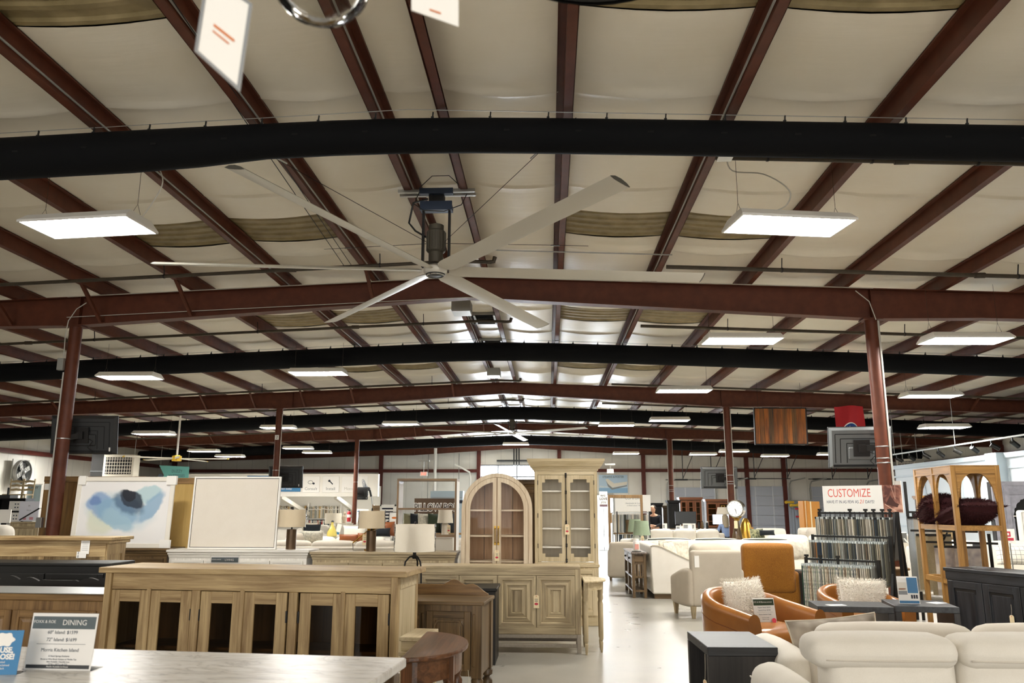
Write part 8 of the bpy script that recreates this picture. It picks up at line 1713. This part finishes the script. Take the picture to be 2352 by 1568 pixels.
t=thing('green_box','black and green cardboard box on the shelf below the ladderback chairs','box',(at(8,1140,25.5).x,25.5,0)); z_=at(8,1148,25.5).z; mb=MB(); mb.bx(-.4,.35,-.2,.2,z_,z_+.16); mb.build('body',M['dkgrey'],t); mb=MB(); mb.bx(-.402,.352,-.203,-.2,z_,z_+.03); mb.build('green_stripe',paint('lime','#5fb04a',.6),t); mb=MB(); mb.bx(-.38,.33,-.18,.18,0,z_); mb.build('pedestal',M['black_matte'],t)
t=thing('blue_banner','light blue cloth banner with dark lettering beside the ladderback chairs','banner',(at(79,1125,29).x,29,0)); z_=at(79,1150,29).z; mb=MB(); mb.grid(lambda u,v:(-.24+.48*u,.02*sin(u*8),z_+.58-.62*v),12,8); mb.build('cloth',paint('icy','#c3dbe0',.8),t,smooth='all'); txt('SUNNY',.12,M['ink'],t,(-.04,-.03,z_+.48)); mb=MB(); mb.bar((-.27,.03,0),(-.27,.03,z_+.62),.02); mb.bar((-.27,.03,z_+.6),(.27,.03,z_+.6),.02); mb.build('stand',M['steel'],t)
# ---------------------------------------------------------------- pendants over the viewer
def hung(label,pts,Y,mt,name,rz=0):
    pass
t=thing('pendant_lamp','clear glass globe pendant lamp cut off by the top edge of the photo','pendant lamp',(-.385,1.2,2.345)); prof=[(.003,0),(.03,.004),(.058,.018),(.078,.042),(.088,.075),(.088,.12),(.07,.16),(.045,.18),(.042,.20)]; mb=MB(); mb.lathe(prof,28,cap=False); g=mb.build('glass_globe',glass('globe_glass','#f4f4f2',.02,.18),t,smooth=True); mb=MB(); mb.cyl(.03,.19,.30,n=16); mb.build('socket',M['brass'],t,smooth=True); mb=MB(); mb.lathe([(.012,.10),(.022,.13),(.02,.17),(.012,.20)],14); mb.build('bulb',M['white'],t,smooth=True); mb=MB(); mb.cyl(.006,.30,zb(-.4)-2.345,n=6); mb.build('cord',M['black'],t)
t=thing('pendant_lamp','black drum pendant shade whose lower rim shows at the top edge','pendant lamp',(.125,1.46,2.715)); mb=MB(); mb.lathe([(.265,0),(.27,.008),(.27,.30),(.262,.30),(.262,.008)],40,cap=False); mb.build('lamp_shade',M['black'],t,smooth=True); mb=MB(); mb.lathe([(.001,.02),(.26,.02)],32,cap=False); mb.build('diffuser',M['offwhite'],t); mb=MB(); mb.cyl(.006,.3,zb(.1)-2.715,n=6); mb.build('cord',M['black'],t)
def ptag(label,Y,quad,mt=True,frame=True,txtrows=()):
    P_=[at(x,y,Y+dy) for x,y,dy in quad]; c=(P_[0]+P_[1]+P_[2]+P_[3])/4; t=thing('price_tag',label,'price tag',tuple(c)); Q=[p-c for p in P_]
    n=(Q[1]-Q[0]).cross(Q[3]-Q[0]).normalized()*.0012
    mb=MB(); mb.add([q+n for q in Q]+[q-n for q in Q],[(0,1,2,3),(7,6,5,4),(0,4,5,1),(1,5,6,2),(2,6,7,3),(3,7,4,0)]); mb.build('card',M['paper'],t)
    def L(u,v,k): return (Q[0]*(1-u)*(1-v)+Q[1]*u*(1-v)+Q[2]*u*v+Q[3]*(1-u)*v)+n*k
    if frame:
        mb=MB(); e=.07; o_=[L(0,0,0),L(1,0,0),L(1,1,0),L(0,1,0)]; i_=[L(e,e*.5,0),L(1-e,e*.5,0),L(1-e,1-e*.5,0),L(e,1-e*.5,0)]
        for s in (1.6,-1.6): 
            o2=[p+n*s for p in o_]; i2=[p+n*s for p in i_]; mb.add(o2+i2,[(k,(k+1)%4,4+(k+1)%4,4+k) for k in range(4)])
        mb.build('grey_border',M['grey'],t)
    for v0,v1,u0,u1 in txtrows:
        for s in (2.2,-2.2): mb=MB(); mb.add([L(u0,v0,s),L(u1,v0,s),L(u1,v1,s),L(u0,v1,s)],[(0,1,2,3)]); mb.build('printed_line',M['orange'],t)
    top=(Q[0]+Q[1])/2; mb=MB(); mb.tube([top,top+Vector((.02,0,.12)),top+Vector((.06,.0,.4))],.0015,5); mb.build('string',M['twine'],t); return t
ptag('grey-edged white price tag hanging close to the viewer, the longer of two',1.12,((474,-60,0),(580,10,.02),(551,211,.02),(447,117,0)),True,True,((.52,.55,.3,.75),(.60,.62,.3,.65)))
ptag('plain white price tag hanging close to the viewer, the shorter of two',1.2,((945,-90,0),(1053,-60,.02),(1053,62,.02),(945,24,0)),True,False,((.86,.89,.38,.62),))
# ---------------------------------------------------------------- daylight, added fill lights and view
W=bpy.data.worlds.new('world'); SC.world=W; W.use_nodes=True; bg=W.node_tree.nodes['Background']; bg.inputs[0].default_value=(.86,.93,1,1); bg.inputs[1].default_value=2.0
def area(name,loc,rot,sx,sy,e,c=(.86,.93,1)):
    l=bpy.data.lights.new(name,'AREA'); l.shape='RECTANGLE'; l.size=sx; l.size_y=sy; l.energy=e; l.color=c; o=bpy.data.objects.new(name,l); COL.objects.link(o); o.location=loc; o.rotation_euler=rot; return o
area('window_daylight',(-2.33,YB+.6,2.6),(rad(-80),0,0),3.1,2.4,380)
area('doorway_daylight',(2.96,YB+1.2,1.9),(rad(-72),0,0),1.5,1.9,100)
area('front_fill',(-6,Y0+.3,2.2),(rad(90),0,rad(0)),9,3.0,120,(1,.98,.96))  # added fill pair behind the camera, lights camera-facing sides; wall_front has no window
area('front_fill',(7,Y0+.3,2.2),(rad(90),0,rad(0)),9,3.0,120,(1,.98,.95))
for x_,y_ in ((-5.2,-2.5),(2.9,-2.5),(-9.5,2.5),(7.0,2.0),(-5.2,-7.5),(2.9,-7.5)): area('ceiling_lamp',(x_,y_,4.35),(0,0,0),1.17,.55,24,(1,.98,.95))  # unseen overhead fill lights added out of view, no fixtures modelled
vs=SC.view_settings; vs.view_transform='Standard'; vs.look='None'; vs.gamma=1; vs.use_curve_mapping=False; vs.exposure=2.25
SC.cycles.use_denoising=True
SC.cycles.max_bounces=7
SC.cycles.adaptive_threshold=.02
